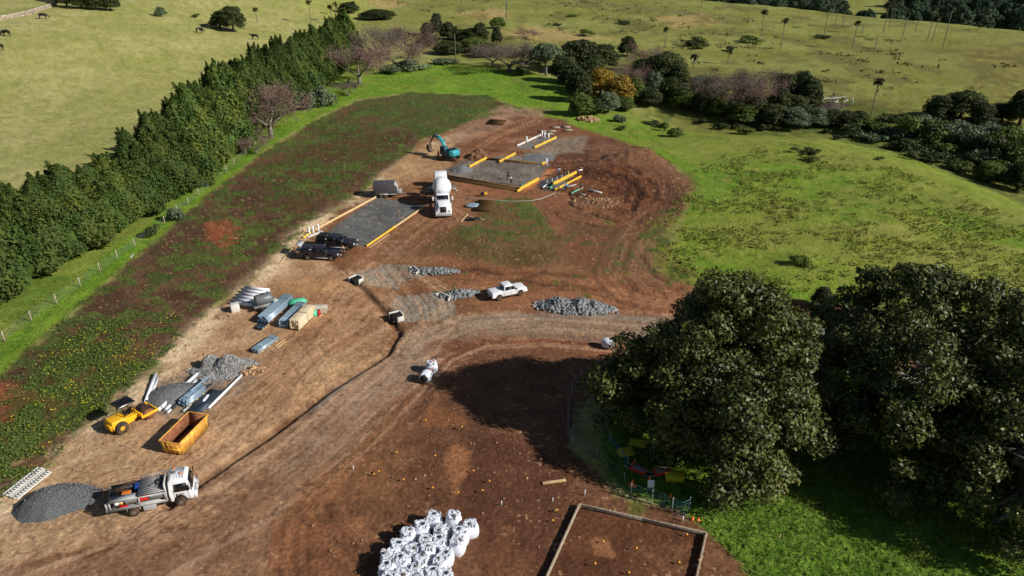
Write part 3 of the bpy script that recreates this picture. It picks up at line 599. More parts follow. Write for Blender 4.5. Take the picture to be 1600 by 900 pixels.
def cypress(seed, leaf):
    rs = np.random.default_rng(seed); mb = MB(); N = 13500; H = 10.0
    z = rs.random(N)**0.85; a = rs.random(N)*2*pi
    prof = lambda t: 3.3*np.clip(1-t**2.0, 0, 1)**0.8*ss(-0.12, 0.14, t)*(1-0.08*t)
    lump = 1+0.12*np.sin(a*3+seed+z*5)+0.10*np.sin(a*5+z*15+seed*2)+0.35*(fbm(a*1.6+seed, z*7, 3, 1)-0.5)
    r = prof(z)*lump*rs.uniform(0.78, 1.04, N)
    p = np.stack([np.cos(a)*r, np.sin(a)*r, z*H+0.2+rs.normal(0, .15, N)], 1); nr = np.stack([np.cos(a), np.sin(a), np.full(N, 0.55)], 1)
    leaves(mb, p, nr, 0.18, rs, 0.45, 0.5)
    for k in range(16):                      # leading shoots break the outline
        a0 = rs.random()*2*pi; zz = rs.uniform(0.55, 0.97); r0 = prof(np.array(zz))*0.8; c = np.array([cos(a0)*r0, sin(a0)*r0, zz*H])
        n = 170; t = rs.random(n); q = c+np.stack([rs.normal(0, .32, n)*(1-t)+cos(a0)*t*.5, rs.normal(0, .32, n)*(1-t)+sin(a0)*t*.5, t*1.5-0.2], 1)
        leaves(mb, q, sph(rs, n)+np.array([0, 0, .4]), 0.16, rs, 0.5, 0.5)
    nu, nv = 12, 9; V = np.array([(cos(2*pi*i/nu)*float(prof(np.array(j/nv)))*0.8, sin(2*pi*i/nu)*float(prof(np.array(j/nv)))*0.8, 0.3+j/nv*H*0.94) for j in range(nv+1) for i in range(nu)])
    mb.add(V, np.array([(j*nu+i, j*nu+(i+1) % nu, (j+1)*nu+(i+1) % nu, (j+1)*nu+i) for j in range(nv) for i in range(nu)]))
    tr = MB(); tr.tube([(0, 0, -.5), (0, 0, 5)], [.3, .15], 6); return (mb.mesh('crown', M[leaf]), tr.mesh('trunk', M['bark_dark']))
PR['cypress'] = [cypress(71, 'leaf_cypress2'), cypress(72, 'leaf_cypress'), cypress(73, 'leaf_cypress2'), cypress(74, 'leaf_cypress')]
def bare(seed, m_, grey=False, kids=3, spread=0.62, stems=4):
    rs = np.random.default_rng(seed); tw = MB(); tr = MB(); tips = []
    tr.tube([(0, 0, -.4), (0, 0, 1.0), (0.1, 0, 2.0)], [.42, .34, .28], 7)
    for k in range(stems):
        a = k*2*pi/stems+rs.uniform(-.4, .4); d = np.array([cos(a)*.85, sin(a)*.85, .8]); d /= np.linalg.norm(d)
        pts = [np.array([0, 0, 1.6]), np.array([0, 0, 1.6])+d*1.6, np.array([0, 0, 1.6])+d*3.0+np.array([cos(a)*.4, sin(a)*.4, 0])]
        tr.tube(pts, [.22, .16, .11], 5)
        for q in pts[1:]: branches(tw, rs, q, d, 2.3, .085, 4, spread, 0.12, kids, tips)
    tips = np.array(tips); q = tips[rs.integers(0, len(tips), 5200)]+rs.normal(0, .38, (5200, 3))
    leaves(tw, q, sph(rs, len(q)), 0.22, rs, 1.0, 0.11)     # fine twig ends
    return (tw.mesh('twigs', M[m_]), tr.mesh('trunk', M['bark_grey'], True))
PR['bare'] = [bare(81, 'bare_twig'), bare(82, 'bare_twig'), bare(83, 'bare_twig_grey', kids=3, spread=0.55)]
PR['baregrey'] = [PR['bare'][2], bare(84, 'bare_twig_grey')]
def bush(seed, leaf, n=9, sz=0.16, per=170):
    rs = np.random.default_rng(seed); B = [(rs.normal(0, .75), rs.normal(0, .75), rs.uniform(.5, 1.4), rs.uniform(.5, .95)) for _ in range(n)]
    st = MB(); 
    for k in range(5): a = k*1.3; st.tube([(0, 0, -.2), (cos(a)*.5, sin(a)*.5, 1.1)], [.06, .03], 4)
    return (blob_crown(seed+1, B, per, sz).mesh('crown', M[leaf]), st.mesh('stems', M['bark_dark']))
PR['bush'] = [bush(91, 'leaf_dark'), bush(92, 'leaf_dark', 12), bush(93, 'leaf_green', 7)]
PR['bushgreen'] = [bush(94, 'leaf_green', 9), bush(95, 'leaf_green', 12)]
PR['bushsage'] = [bush(96, 'leaf_sage', 10), bush(97, 'leaf_sage', 8)]
SZP = {'bush': (2.2, 3.0), 'bushgreen': (2.2, 3.0), 'bushsage': (2.2, 3.0), 'bare': (10.5, 9.0), 'baregrey': (10.5, 9.0), 'cypress': (10.6, 6.8)}
tix = [0]
def tree(kind, bx, by, ty, wpx, label, cat='tree', name=None, group=None, world=None, h=None, wd=None):
    p = P(bx, by) if world is None else np.array([world[0], world[1], hgt(*world[:2])])
    H = h if h else top_h(p, ty); Wd = wd if wd else wpx/ppm(p); ph, pw = SZP.get(kind, (10.0, 8.0))
    v = PR[kind][tix[0] % len(PR[kind])]; tix[0] += 1
    o = thing(name or ('shrub' if 'bush' in kind else 'bare_tree' if 'bare' in kind else 'tree'), label, cat, tuple(p), random.uniform(0, 6.28), group)
    H = max(0.5, H); o.scale = (Wd/pw, Wd/pw, H/ph)
    n2 = v[1].name.split('.')[0]; inst(v[0].name.split('.')[0], v[0], o); inst(n2, v[1], o); return o
# --- cypress hedge between the dry paddock and the mown strip
LC = [(-70, 498), (0, 462), (110, 398), (185, 358), (245, 326), (300, 285), (345, 252), (400, 205), (440, 178), (480, 150), (520, 118), (556, 92)]
wl = WP(LC); acc = [0]
for i in range(1, len(wl)): acc.append(acc[-1]+hypot(wl[i][0]-wl[i-1][0], wl[i][1]-wl[i-1][1]))
s = 0.0; k = 0; hedge = []
while s < acc[-1]:
    i = max(j for j in range(len(acc)) if acc[j] <= s); i = min(i, len(wl)-2); t = (s-acc[i])/(acc[i+1]-acc[i]); hedge.append((wl[i][0]+(wl[i+1][0]-wl[i][0])*t+random.uniform(-.5, .5), wl[i][1]+(wl[i+1][1]-wl[i][1])*t)); s += random.uniform(3.9, 4.9)
for k, (x, y) in enumerate(hedge):
    px = proj(x, y, 5)[0]; hh = np.interp(px, [-60, 20, 90, 170, 215, 250, 330, 440, 520, 560], [14.5, 14.2, 11.6, 10.0, 11.8, 13.6, 15.0, 14.5, 14, 14.5])*random.uniform(0.93, 1.07)
    hh *= random.uniform(.88, 1.08); tree('cypress', 0, 0, 0, 0, 'dense dark green conifer in the long hedge, %s from its near left end' % ORD[min(k, 40)], 'conifer', 'hedge_conifer', 'conifers of the long hedge', (x-1.2, y), hh, random.uniform(7.8, 11.0)).rotation_euler = (random.uniform(-.05, .05), random.uniform(-.06, .06), random.uniform(0, 6))
# --- leafless trees
for (bx, by, ty, wd, lb) in [(424, 215, 107, 92, 'broad leafless tree with pinkish grey twigs standing against the middle of the hedge'),
    (562, 131, 56, 84, 'round leafless tree with brown twigs at the head of the mown strip'), (596, 98, 28, 70, 'tall leafless tree with white limbs behind the end of the hedge'),
    (640, 92, 24, 74, 'wide grey leafless tree, rightmost of the clump past the hedge end'), (622, 108, 58, 78, 'low spreading leafless tree in front of the clump past the hedge end'),
    (796, 112, 54, 84, 'pinkish bare tree on the far edge of the bright grass'), (1008, 108, 62, 60, 'brownish leafless tree behind the yellow tree'),
    (990, 148, 92, 54, 'grey leafless tree right of the yellow tree'), (1138, 172, 98, 80, 'spindly leafless tree left in the gully by the green slope'), (1182, 178, 104, 84, 'wide grey leafless tree in the gully right of a similar one'),
    (1215, 150, 100, 50, 'sparse leafless tree behind the dark trees of the gully'), (545, 150, 122, 40, 'scrubby brown bush of bare twigs at the hedge foot'), (400, 240, 200, 46, 'tangled bare scrub beside the trunk of the broad leafless tree'),
    (822, 60, 44, 40, 'small leafless tree on the back hill above the pinkish one')]:
    tree('bare', bx, by, ty, wd, lb)
# --- mixed trees in the middle distance
for (kd, bx, by, ty, wd, lb) in [
    ('open', 853, 118, 68, 56, 'grey-green tree with a clear trunk left of the dark grove'), ('dark', 905, 112, 58, 78, 'big dark tree at the back left of the grove'), ('dark', 940, 108, 66, 50, 'dark tree just behind the yellow tree'),
    ('dark', 894, 140, 98, 46, 'dark tree at the left front of the grove beside the grass'), ('dark', 980, 88, 54, 30, 'small dark round tree on top of the grove'), ('dark', 1035, 142, 76, 66, 'big black-green tree right of the grey leafless one'),
    ('dark', 1058, 150, 100, 40, 'dark tree on the right shoulder of the grove'), ('yellow', 938, 150, 104, 56, 'bright yellow tree in front of the dark grove'), ('yellow', 968, 160, 116, 52, 'smaller golden tree at the right foot of the bright yellow one'),
    ('dark', 905, 158, 106, 44, 'dark leafy tree left of the yellow tree'), ('green', 908, 180, 144, 42, 'light green round bush at the left foot of the grove'), ('sage', 950, 176, 142, 38, 'grey-green bush below the yellow tree'),
    ('dark', 930, 178, 152, 30, 'small dark tree between two pale bushes'), ('green', 975, 172, 150, 36, 'green bush at the right foot of the yellow tree'), ('dark', 1015, 166, 134, 40, 'dark green bush on the grass edge right of the yellow tree'),
    ('sage', 1020, 150, 110, 32, 'slim grey-green tree before the big black-green tree'), ('green', 1065, 168, 128, 52, 'neat round green tree on the grass edge'), ('dark', 1098, 176, 140, 40, 'dark tree right of the neat round green one'), ('green', 1122, 180, 138, 44, 'leafy green tree left below the spindly leafless ones'),
    ('sage', 1095, 148, 116, 40, 'grey-green open tree on the far side of the gully'), ('dark', 1228, 160, 112, 44, 'dark tree left of the twin-topped one'), ('dark', 1262, 172, 118, 42, 'tall dark leaning tree near the fallen white branches'), ('dark', 1240, 182, 146, 54, 'low dark tree below the leafless ones'),
    ('sage', 1238, 200, 166, 52, 'pale sage bush at the edge of the green slope, left one of a pair'), ('sage', 1275, 196, 168, 44, 'pale sage bush at the edge of the green slope, right one of a pair'), ('dark', 1322, 196, 172, 44, 'dark low bush right of the pale sage pair'),
    ('dark', 1205, 196, 160, 46, 'dark bush in the gully left of the pale sage pair'), ('green', 1160, 192, 160, 50, 'green bush under the wide grey leafless tree'),
    ('dark', 1466, 186, 146, 48, 'dark tree at the left of the far right copse'), ('dark', 1500, 184, 138, 60, 'largest dark tree of the far right copse'), ('dark', 1592, 196, 136, 56, 'dark tree cut by the right edge of the photo'), ('dark', 1530, 198, 158, 40, 'dark tree between the largest one and the right edge'), ('dark', 1565, 190, 160, 46, 'dark tree left of the one at the right edge'),
    ('green', 1545, 282, 252, 52, 'lone round green bush on the brow of the right slope'), ('dark', 1588, 298, 250, 50, 'dark bush on the right slope by the photo edge'),
    ('dark', 682, 56, 17, 19, 'small dark lollipop tree on the back hill'), ('dark', 668, 56, 34, 24, 'dark bush left under the small lollipop tree'), ('dark', 700, 62, 32, 26, 'dark bush right of the small lollipop tree'), ('dark', 722, 62, 44, 30, 'wide dark bush in the far scrub'),
    ('dark', 750, 66, 34, 28, 'dark tree in the middle of the far scrub'), ('green', 740, 80, 58, 50, 'green thicket in the far scrub above the power pole'), ('green', 778, 44, 26, 26, 'low green bush by the pale mast on the back hill'), ('dark', 776, 70, 40, 18, 'narrow dark tree at the right of the far scrub'),
    ('dark', 760, 88, 66, 40, 'dark thicket left of the pinkish bare tree'), ('dark', 365, 50, 6, 38, 'twin-topped dark bush in the dry paddock, right half'), ('dark', 345, 46, 16, 32, 'twin-topped dark bush in the dry paddock, left half'),
    ('sage', 252, 26, 10, 20, 'thin grey bush left of the twin-topped one'), ('bushgreen', 305, 27, 21, 13, 'small round green bush left of the twin-topped one'),
    ('dark', 590, 30, 14, 60, 'flat dark scrub behind the hedge end'), ('dark', 545, 20, 2, 34, 'dark bush behind the palms past the hedge')]:
    tree(kd, bx, by, ty, wd, lb, 'bush' if 'bush' in lb and 'tree' not in lb else 'tree')
for i, (kd, bx, by, ty, wd) in enumerate([('dark', 880, 128, 84, 44), ('dark', 925, 134, 90, 46), ('green', 990, 160, 120, 40), ('dark', 1005, 132, 88, 46), ('dark', 1045, 162, 118, 40), ('dark', 1080, 158, 118, 36), ('dark', 1112, 158, 118, 40),
    ('baregrey', 1105, 172, 108, 60), ('dark', 1145, 182, 150, 40), ('dark', 1180, 186, 148, 46), ('baregrey', 1160, 160, 96, 70), ('dark', 1215, 182, 134, 42), ('dark', 1250, 160, 106, 34), ('dark', 1300, 196, 170, 36), ('dark', 1340, 192, 172, 34), ('dark', 842, 100, 72, 36), ('bare', 770, 104, 60, 56), ('bare', 820, 108, 70, 54), ('dark', 700, 84, 62, 46), ('dark', 668, 72, 52, 36), ('dark', 735, 66, 42, 34)]):
    tree(kd, bx, by, ty, wd, '%s tree filling the tree belt behind the site, %s from the left' % ({'dark': 'dark', 'green': 'green', 'baregrey': 'grey leafless', 'bare': 'brown leafless'}[kd], ORD[sum(1 for q in (880, 925, 990, 1005, 1045, 1080, 1112, 1105, 1145, 1180, 1160, 1215, 1250, 1300, 1340, 842, 770, 820, 700, 668, 735) if q < bx)]), group='trees of the belt behind the site')
for i, (bx, by, ty, wd) in enumerate([(105, 10, -16, 34), (128, 13, -14, 36), (150, 15, -14, 34), (174, 17, -10, 30)]):
    tree('dark', bx, by, ty, wd, 'dark evergreen in the clipped row by the stone wall, %s from the left' % ORD[i], group='evergreens by the stone wall')
# gully scrub
for i, (bx, by, ty, wd) in enumerate([(1345, 200, 182, 30), (1372, 206, 188, 34), (1400, 212, 196, 36), (1425, 215, 180, 50), (1452, 222, 192, 46), (1480, 226, 200, 44), (1508, 232, 196, 44), (1535, 240, 204, 46), (1562, 250, 214, 40), (1590, 262, 224, 44), (1440, 206, 176, 40), (1395, 190, 178, 30), (1560, 228, 200, 40), (1600, 240, 205, 40), (1500, 214, 186, 50), (1475, 240, 222, 40), (1520, 256, 236, 36), (1560, 270, 246, 34), (1360, 222, 206, 40), (1410, 234, 214, 46), (1455, 252, 232, 44), (1500, 268, 248, 40), (1535, 256, 232, 44), (1580, 282, 258, 44), (1612, 276, 250, 44), (1465, 212, 184, 50), (1548, 214, 190, 50), (1585, 220, 196, 44), (1330, 212, 196, 36)]):
    tree(['bush', 'bushgreen', 'bushsage', 'bush'][i % 4], bx, by, ty, wd, '%s shrub in the shaded gully on the right, %s from its left end' % (['dark', 'green', 'grey-green', 'dark'][i % 4], ORD[i]), 'shrub', group='shrubs in the right gully')
# shrubs dotted on the slopes
for i, (bx, by, ty, wd, kd) in enumerate([(1020, 196, 188, 24, 'bush'), (1038, 205, 190, 16, 'bush'), (1052, 214, 196, 20, 'bushgreen'), (965, 190, 178, 20, 'bushsage'), (972, 203, 195, 14, 'bush'), (1100, 192, 182, 18, 'bush'), (1130, 200, 192, 26, 'bush'), (1165, 210, 196, 26, 'bushgreen'), (1190, 204, 192, 20, 'bush'),
    (1265, 240, 232, 26, 'bush'), (1270, 252, 244, 26, 'bush'), (1290, 208, 200, 14, 'bush'), (1308, 218, 210, 14, 'bush'), (1374, 250, 244, 12, 'bush'), (1500, 262, 254, 16, 'bushgreen'), (1412, 228, 224, 16, 'bush'), (1250, 415, 400, 30, 'bush'), (300, 295, 280, 14, 'bush'), (325, 290, 272, 24, 'bushgreen'), (272, 345, 322, 24, 'bushsage'), (235, 370, 352, 24, 'bush'), (505, 165, 130, 30, 'bushsage'), (470, 172, 140, 34, 'bushsage'), (640, 108, 92, 44, 'bushsage'), (610, 116, 102, 30, 'bushsage'), (690, 100, 90, 40, 'bushsage'), (815, 118, 100, 26, 'bush'),
    (1287, 60, 54, 18, 'bush'), (915, 56, 46, 24, 'bush'), (976, 38, 32, 24, 'bush'), (1085, 72, 60, 30, 'bush'), (1095, 76, 66, 24, 'bush'), (895, 26, 21, 20, 'bushgreen'), (870, 40, 36, 14, 'bush'), (1170, 66, 56, 36, 'bush'), (1140, 80, 72, 16, 'bush')]):
    tree(kd, bx, by, ty, wd, 'low %s shrub on the open slopes, %s from the left' % ({'bush': 'dark', 'bushgreen': 'green', 'bushsage': 'grey-green'}[kd], ORD[min(39, i)]), 'shrub', group='low shrubs on the slopes')
# --- far wood beyond the ridge
fi = 0
for row, (z0, cnt) in enumerate([(0, 46), (1, 44), (2, 44), (3, 40), (4, 40)]):
    for k in range(cnt):
        px = 1080+row*8+k*(640/cnt)+random.uniform(-6, 6); by = np.interp(px, [1080, 1200, 1400, 1600, 1700], [16, 36, 45, 46, 45])-row*10+random.uniform(-2, 2)
        if 1318 < px < 1392 and row >= 1: continue
        if 1300 < px < 1440 and row == 0 and k % 3 == 0: continue
        xx, yy = GZ(px, by, -20)
        if yy > 900 or yy < 0: continue
        h = random.uniform(11, 20) if row < 2 or px > 1390 else random.uniform(7, 12)
        tree('forest', 0, 0, 0, 0, 'haze-tinted blue-green tree of the far wood beyond the ridge, %s in the %s row' % (ORD[min(49, k)], ORD[row]), 'tree', 'wood_tree', 'trees of the far wood row %s' % ORD[row], (xx, yy), h, random.uniform(9, 15))
# --- palms on the back hill
def palm_meshes(seed):
    rs = np.random.default_rng(seed); cr = MB()
    for k in range(26):
        a = rs.uniform(0, 2*pi); e = rs.uniform(-0.9, 1.1); L = rs.uniform(1.3, 1.9); d = np.array([cos(a)*cos(e), sin(a)*cos(e), sin(e)]); s_ = np.array([-sin(a), cos(a), 0])
        m_ = d*L*.6; t_ = d*L+np.array([0, 0, -0.5]); cr.add([(0, 0, 0), tuple(m_+s_*.42), tuple(t_), tuple(m_-s_*.42)], [(0, 1, 2, 3)])
    tr = MB(); tr.tube([(0, 0, -.05), (0, 0, .5), (0, 0, 1)], [1.0, .8, .75], 6); return cr.mesh('crown', M['leaf_palm']), tr.mesh('trunk', M['palm_bark'])
PM = [palm_meshes(1), palm_meshes(2)]
for i, (bx, by, ty, has) in enumerate([(1220, 77, 31, 1), (1287, 59, 12, 1), (1304, 44, 8, 1), (1316, 41, 12, 1), (1332, 76, 35, 1), (1347, 52, 38, 0), (1366, 80, 56, 0), (1380, 51, 5, 1), (1389, 44, 4, 1), (1410, 59, 21, 1), (1449, 64, 12, 1), (1457, 65, 27, 1), (1472, 79, 12, 1), (1528, 47, 38, 1), (1360, 186, 126, 1), (1039, 75, 45, 1), (1083, 107, 88, 1), (1137, 100, 80, 1), (1189, 57, 18, 1), (1096, 12, -6, 1), (402, 36, 14, 1), (486, 39, 2, 1), (518, 35, 10, 1), (525, 24, 6, 1), (553, 20, 4, 1), (712, 101, 46, 1), (1430, 50, 34, 0)]):
    p = P(bx, by); H = top_h(p, ty); o = thing('palm_tree' if has else 'dead_palm', 'tall thin %s on the open hills, %s from the left' % ('palm with a small tufted crown' if has else 'dead palm trunk without a crown', ORD[sum(1 for q in [1220, 1287, 1304, 1316, 1332, 1347, 1366, 1380, 1389, 1410, 1449, 1457, 1472, 1528, 1360, 1039, 1083, 1137, 1189, 1096, 402, 486, 518, 525, 553, 712, 1430] if q < bx)]), 'palm', tuple(p), random.uniform(0, 6), 'thin palms on the hills')
    r = 0.15; inst('trunk', PM[0][1], o, sc=(r, r, H))
    if has: s_ = .78+0.2*random.random(); inst('crown', PM[i % 2][0], o, loc=(0, 0, H), sc=(s_, s_, s_))
# --- the big fig trees
def fig(seed, bx, by, Rx, Ry, H, z0, n, label, holes=()):
    p = P(bx, by); rs = np.random.default_rng(seed); o = thing('fig_tree', label, 'tree', tuple(p))
    B = []
    for i in range(n):
        a = i*2.39996+rs.uniform(-.25, .25); q = ((i+0.5)/n)**0.52; e = 1+0.12*sin(a*3+seed)+0.10*sin(a*5+seed*2)+.06*sin(a*9+seed)
        x = cos(a)*Rx*q*e; y = sin(a)*Ry*q*e; dome = (1-q**2.6); lump = 0.55+0.8*float(vn(np.array(x/3.6+seed), np.array(y/3.6), 1))
        z = z0+(H-z0)*dome*lump+rs.uniform(-.8, .6)
        if any(hypot(x-hx, y-hy) < hr for hx, hy, hr in holes): continue
        B.append((x, y, z, rs.uniform(.9, 1.8)))
        if q > 0.6 and rs.random() < 0.7: B.append((x*1.0, y*1.0, max(1.6, z-rs.uniform(2.0, 4.0)), rs.uniform(1.0, 1.6)))
    blob_crown(seed, B, 210, 0.165, 0.6, 0.6, 0.35, 0.55, 0.72).build('crown', M['leaf_fig'], o)
    tr = MB(); tr.tube([(0, 0, -.5), (0, 0, .7), (.2, .1, 2.2), (0, .2, 4)], [2.0, 1.2, .95, .8], 12)
    for k in range(9): a = k*.7; tr.tube([(cos(a)*3, sin(a)*3, -.1), (cos(a)*1.4, sin(a)*1.4, .5), (cos(a)*.5, sin(a)*.5, 1.8)], [.12, .28, .4], 5)
    tr.build('trunk', M['bark_grey'], o, True)
    for k in range(11):
        lb = MB(); a = k*2*pi/11+rs.uniform(-.2, .2); rx = Rx*rs.uniform(.5, .8); c, s_ = cos(a), sin(a); zz = rs.uniform(.35, .52)*H
        pts = [np.array([0, 0, 2.6]), np.array([c*rx*.25, s_*rx*.25, 2.6+zz*.35]), np.array([c*rx*.55+rs.normal(0, .5), s_*rx*.55, 2.6+zz*.55]), np.array([c*rx*.85, s_*rx*.85, zz+.8])]
        lb.tube(pts, [.5, .38, .27, .12], 7)
        for j in range(5): b = pts[rs.integers(1, 4)]; lb.tube([b, b+np.array([rs.normal(0, .9), rs.normal(0, .9), rs.uniform(.6, 1.4)]), b+np.array([rs.normal(0, 1.3), rs.normal(0, 1.3), rs.uniform(1.4, 2.4)])], [.17, .11, .05], 5)
        lb.build('limb', M['bark_grey'], o, True)
    return o
fig(5, 1122, 680, 8.8, 8.0, 11.6, 3.6, 140, 'huge dark spreading fig tree nearest the white bulk bags', [(5.5, 5.5, 1.3), (7.0, -3.5, 1.2), (-6.0, -5.5, 1.2)])
fig(9, 1438, 664, 12.0, 10.6, 11.6, 3.6, 195, 'huge fig tree with pale limbs showing, behind on the right', [(-4.5, 1.5, 2.4), (0.5, 2.0, 1.8), (-8, 5, 2.2), (5, -3, 1.6)])
fig(15, 1600, 800, 6.8, 7.2, 11.0, 3.4, 70, 'dark fig tree cut off by the right edge near the bottom', [(-3, -3, 1.5)])
tree('bush', 1290, 545, 470, 60, 'dark leafy shrub between the two big fig trees', 'shrub')
tree('dark', 1283, 480, 448, 34, 'small dark tree beside the bright grass behind the figs')
# --- low cover nobody could count
def scatter(px, n, cond=None, seed=0):
    pts = WP(px); a = np.array(pts); rs = np.random.default_rng(seed); x = rs.uniform(a[:, 0].min(), a[:, 0].max(), n*3); y = rs.uniform(a[:, 1].min(), a[:, 1].max(), n*3)
    m = inpoly(x, y, pts)
    if cond is not None: m &= cond(x, y)
    x, y = x[m][:n], y[m][:n]; return x, y, H0(x, y)
def tufts(name, parts, size, spread, m_, label, cat, up=0.5, seed=3, asp=0.6, per=4, zup=0.1):
    rs = np.random.default_rng(seed); mb = MB()
    for (x, y, z) in parts:
        n = len(x); P_ = np.repeat(np.stack([x, y, z+zup], 1), per, 0)+rs.normal(0, 1, (n*per, 3))*np.array([spread, spread, spread*.35]); P_[:, 2] = np.maximum(P_[:, 2], np.repeat(z, per)+size*.2)
        nr = rs.normal(0, 1, P_.shape); nr[:, 2] = np.abs(nr[:, 2])*up+0.2; leaves(mb, P_, nr/np.linalg.norm(nr, axis=1)[:, None], size, rs, 0.3, asp)
    o = mb.build(name, M[m_], kind='stuff'); tag(o, label, cat)
WEEDP = [(-80, 668), (0, 588), (60, 533), (130, 473), (240, 378), (330, 303), (420, 233), (500, 185), (560, 158), (640, 146), (760, 150), (800, 175), (700, 205), (660, 218), (640, 240), (600, 272), (560, 308), (480, 352), (440, 402), (390, 442), (330, 482), (290, 532), (200, 622), (130, 682), (60, 742), (0, 785), (-80, 850)]
wn = lambda th: (lambda x, y: 0.55*fbm(x*0.9, y*0.9, 4, 4)+0.45*fbm(x/5, y/5, 3, 1) > th)
NEARW = [(-60, 660), (60, 560), (150, 500), (250, 500), (310, 470), (280, 530), (190, 620), (120, 680), (50, 740), (-60, 800)]
tufts('weeds', [scatter(WEEDP, 4800, wn(0.52), 5), scatter(NEARW, 1700, wn(0.50), 6)], 0.10, 0.30, 'weed_leaf', 'green weeds growing through the brown soil strip beside the mown grass', 'weeds', zup=0.12, per=4)
x, y, z = scatter(NEARW, 240, lambda x, y: fbm(x/3.5, y/3.5, 3, 2) > 0.54, 9)
tufts('weed_flowers', [(x, y, z)], 0.06, 0.22, 'weed_flower', 'yellow flowers on the weeds at the lower left', 'flowers', zup=0.34, per=4, up=2.0)
GR = [(958, 690), (970, 745), (1060, 790), (1110, 828), (1190, 925), (1300, 1100), (1900, 1100), (1700, 640), (1300, 600), (975, 620)]
tufts('long_grass', [scatter(GR, 16000, None, 11)], 0.15, 0.22, 'grass_blade', 'lush green grass on the slope below the fig trees', 'grass', up=0.25, asp=0.14, per=4, zup=0.1)
TS = [(1060, 290), (1120, 240), (1240, 225), (1400, 260), (1620, 350), (1760, 520), (1300, 470), (1060, 430), (1030, 390)]
tn_ = lambda x, y: (fbm(x/7, y/5, 3, 1)+0.35*(vn(x*.9, y*.9, 3)-.5)+rng.normal(0, .05, x.shape) > 0.53)
tufts('grass_tussocks', [scatter(TS, 3800, tn_, 13)], 0.15, 0.13, 'tussock', 'pale grass tussocks dotted over the bright right-hand slope', 'tussocks', up=0.5, asp=0.45, per=7, zup=0.22)
HB = [(700, 30), (900, 60), (1040, 130), (1100, 170), (1280, 160), (1480, 130), (1640, 190), (1640, 70), (1300, 60), (1100, 15), (900, -5), (600, 0)]
tufts('hill_scrub', [scatter(HB, 700, lambda x, y: fbm(x/9, y/14, 4, 2) > 0.56, 17)], 0.5, 0.9, 'dark_shrub', 'dark low scrub speckled over the back hill', 'scrub', up=1.2, asp=0.5, per=6, zup=0.2)
LP_ = [(-60, 260), (-60, 40), (400, -10), (560, 30), (480, 60), (360, 100), (240, 190), (140, 240)]
tufts('paddock_tufts', [scatter(LP_, 6000, None, 19)], 0.16, 0.5, 'paddock_grass', 'dry grass tufts across the upper left paddock', 'grass', up=0.6, asp=0.4, per=3, zup=0.05)
MS = [(-60, 660), (0, 590), (120, 480), (330, 300), (430, 220), (560, 150), (700, 130), (870, 180), (880, 140), (760, 105), (600, 115), (450, 185), (330, 260), (200, 360), (0, 500), (-60, 540)]
tufts('verge_grass', [scatter(MS, 9000, None, 23)], 0.12, 0.25, 'grass_blade', 'bright grass of the verge between the hedge and the soil strip', 'grass', up=0.4, asp=0.3, per=3, zup=0.06)
# ------------------------------------------------------------------ helpers for placing built things
def head(a, b):
    """world heading from photo point a to b"""
    p, q = P(*a), P(*b); return atan2(q[1]-p[1], q[0]-p[0])
def mid(a, b): p, q = P(*a), P(*b); m = (p+q)/2; m[2] = hgt(m[0], m[1]); return m
def wheel(par, x, y, r, w_, rimm='rim', side=1, dual=False, name='wheel'):
    o = thing_part(name, par, (x, y, r)); t = MB(); t.lathe([(-w_/2, r*.62), (-w_/2, r*.93), (-w_/2*.7, r), (w_/2*.7, r), (w_/2, r*.93), (w_/2, r*.62)], 20, rotm(pi/2, 0, 0))
    tr = MB()
    for k in range(20): a = k*pi/10; tr.box((cos(a)*r, 0, sin(a)*r), (.03, w_*.8, .03), (0, -a, 0))
    t.V += tr.V; t.L += [q+t.n for q in tr.L]; t.T += tr.T; t.n += tr.n
    t.build('tyre', M['tyre'], o, False)
    h = MB(); h.lathe([(-w_*.52, r*.2), (-w_*.46, r*.6), (w_*.46, r*.6), (w_*.52, r*.2)], 14, rotm(pi/2, 0, 0))
    for k in range(8): a = k*2*pi/8; h.box((cos(a)*r*.38, side*w_*.5, sin(a)*r*.38), (r*.1, .02, .04), (0, -a, 0))
    h.build('rim', M[rimm], o); return o
def thing_part(name, par, loc=(0, 0, 0)):
    o = bpy.data.objects.new(name, None); COL.objects.link(o); o.parent = par; o.location = loc; o.empty_display_size = .1; return o
def archprof(L0, L1, zb, wheels, r, rest, hw):
    """underside with wheel arches, then the rest of the outline"""
    pr = [(L0, zb, hw)]
    for wx in wheels:
        for k in range(9): a = pi-k*pi/8; pr.append((wx+cos(a)*r, max(zb, zb+sin(a)*r*0.98), hw))
    pr.append((L1, zb, hw)); return pr+rest
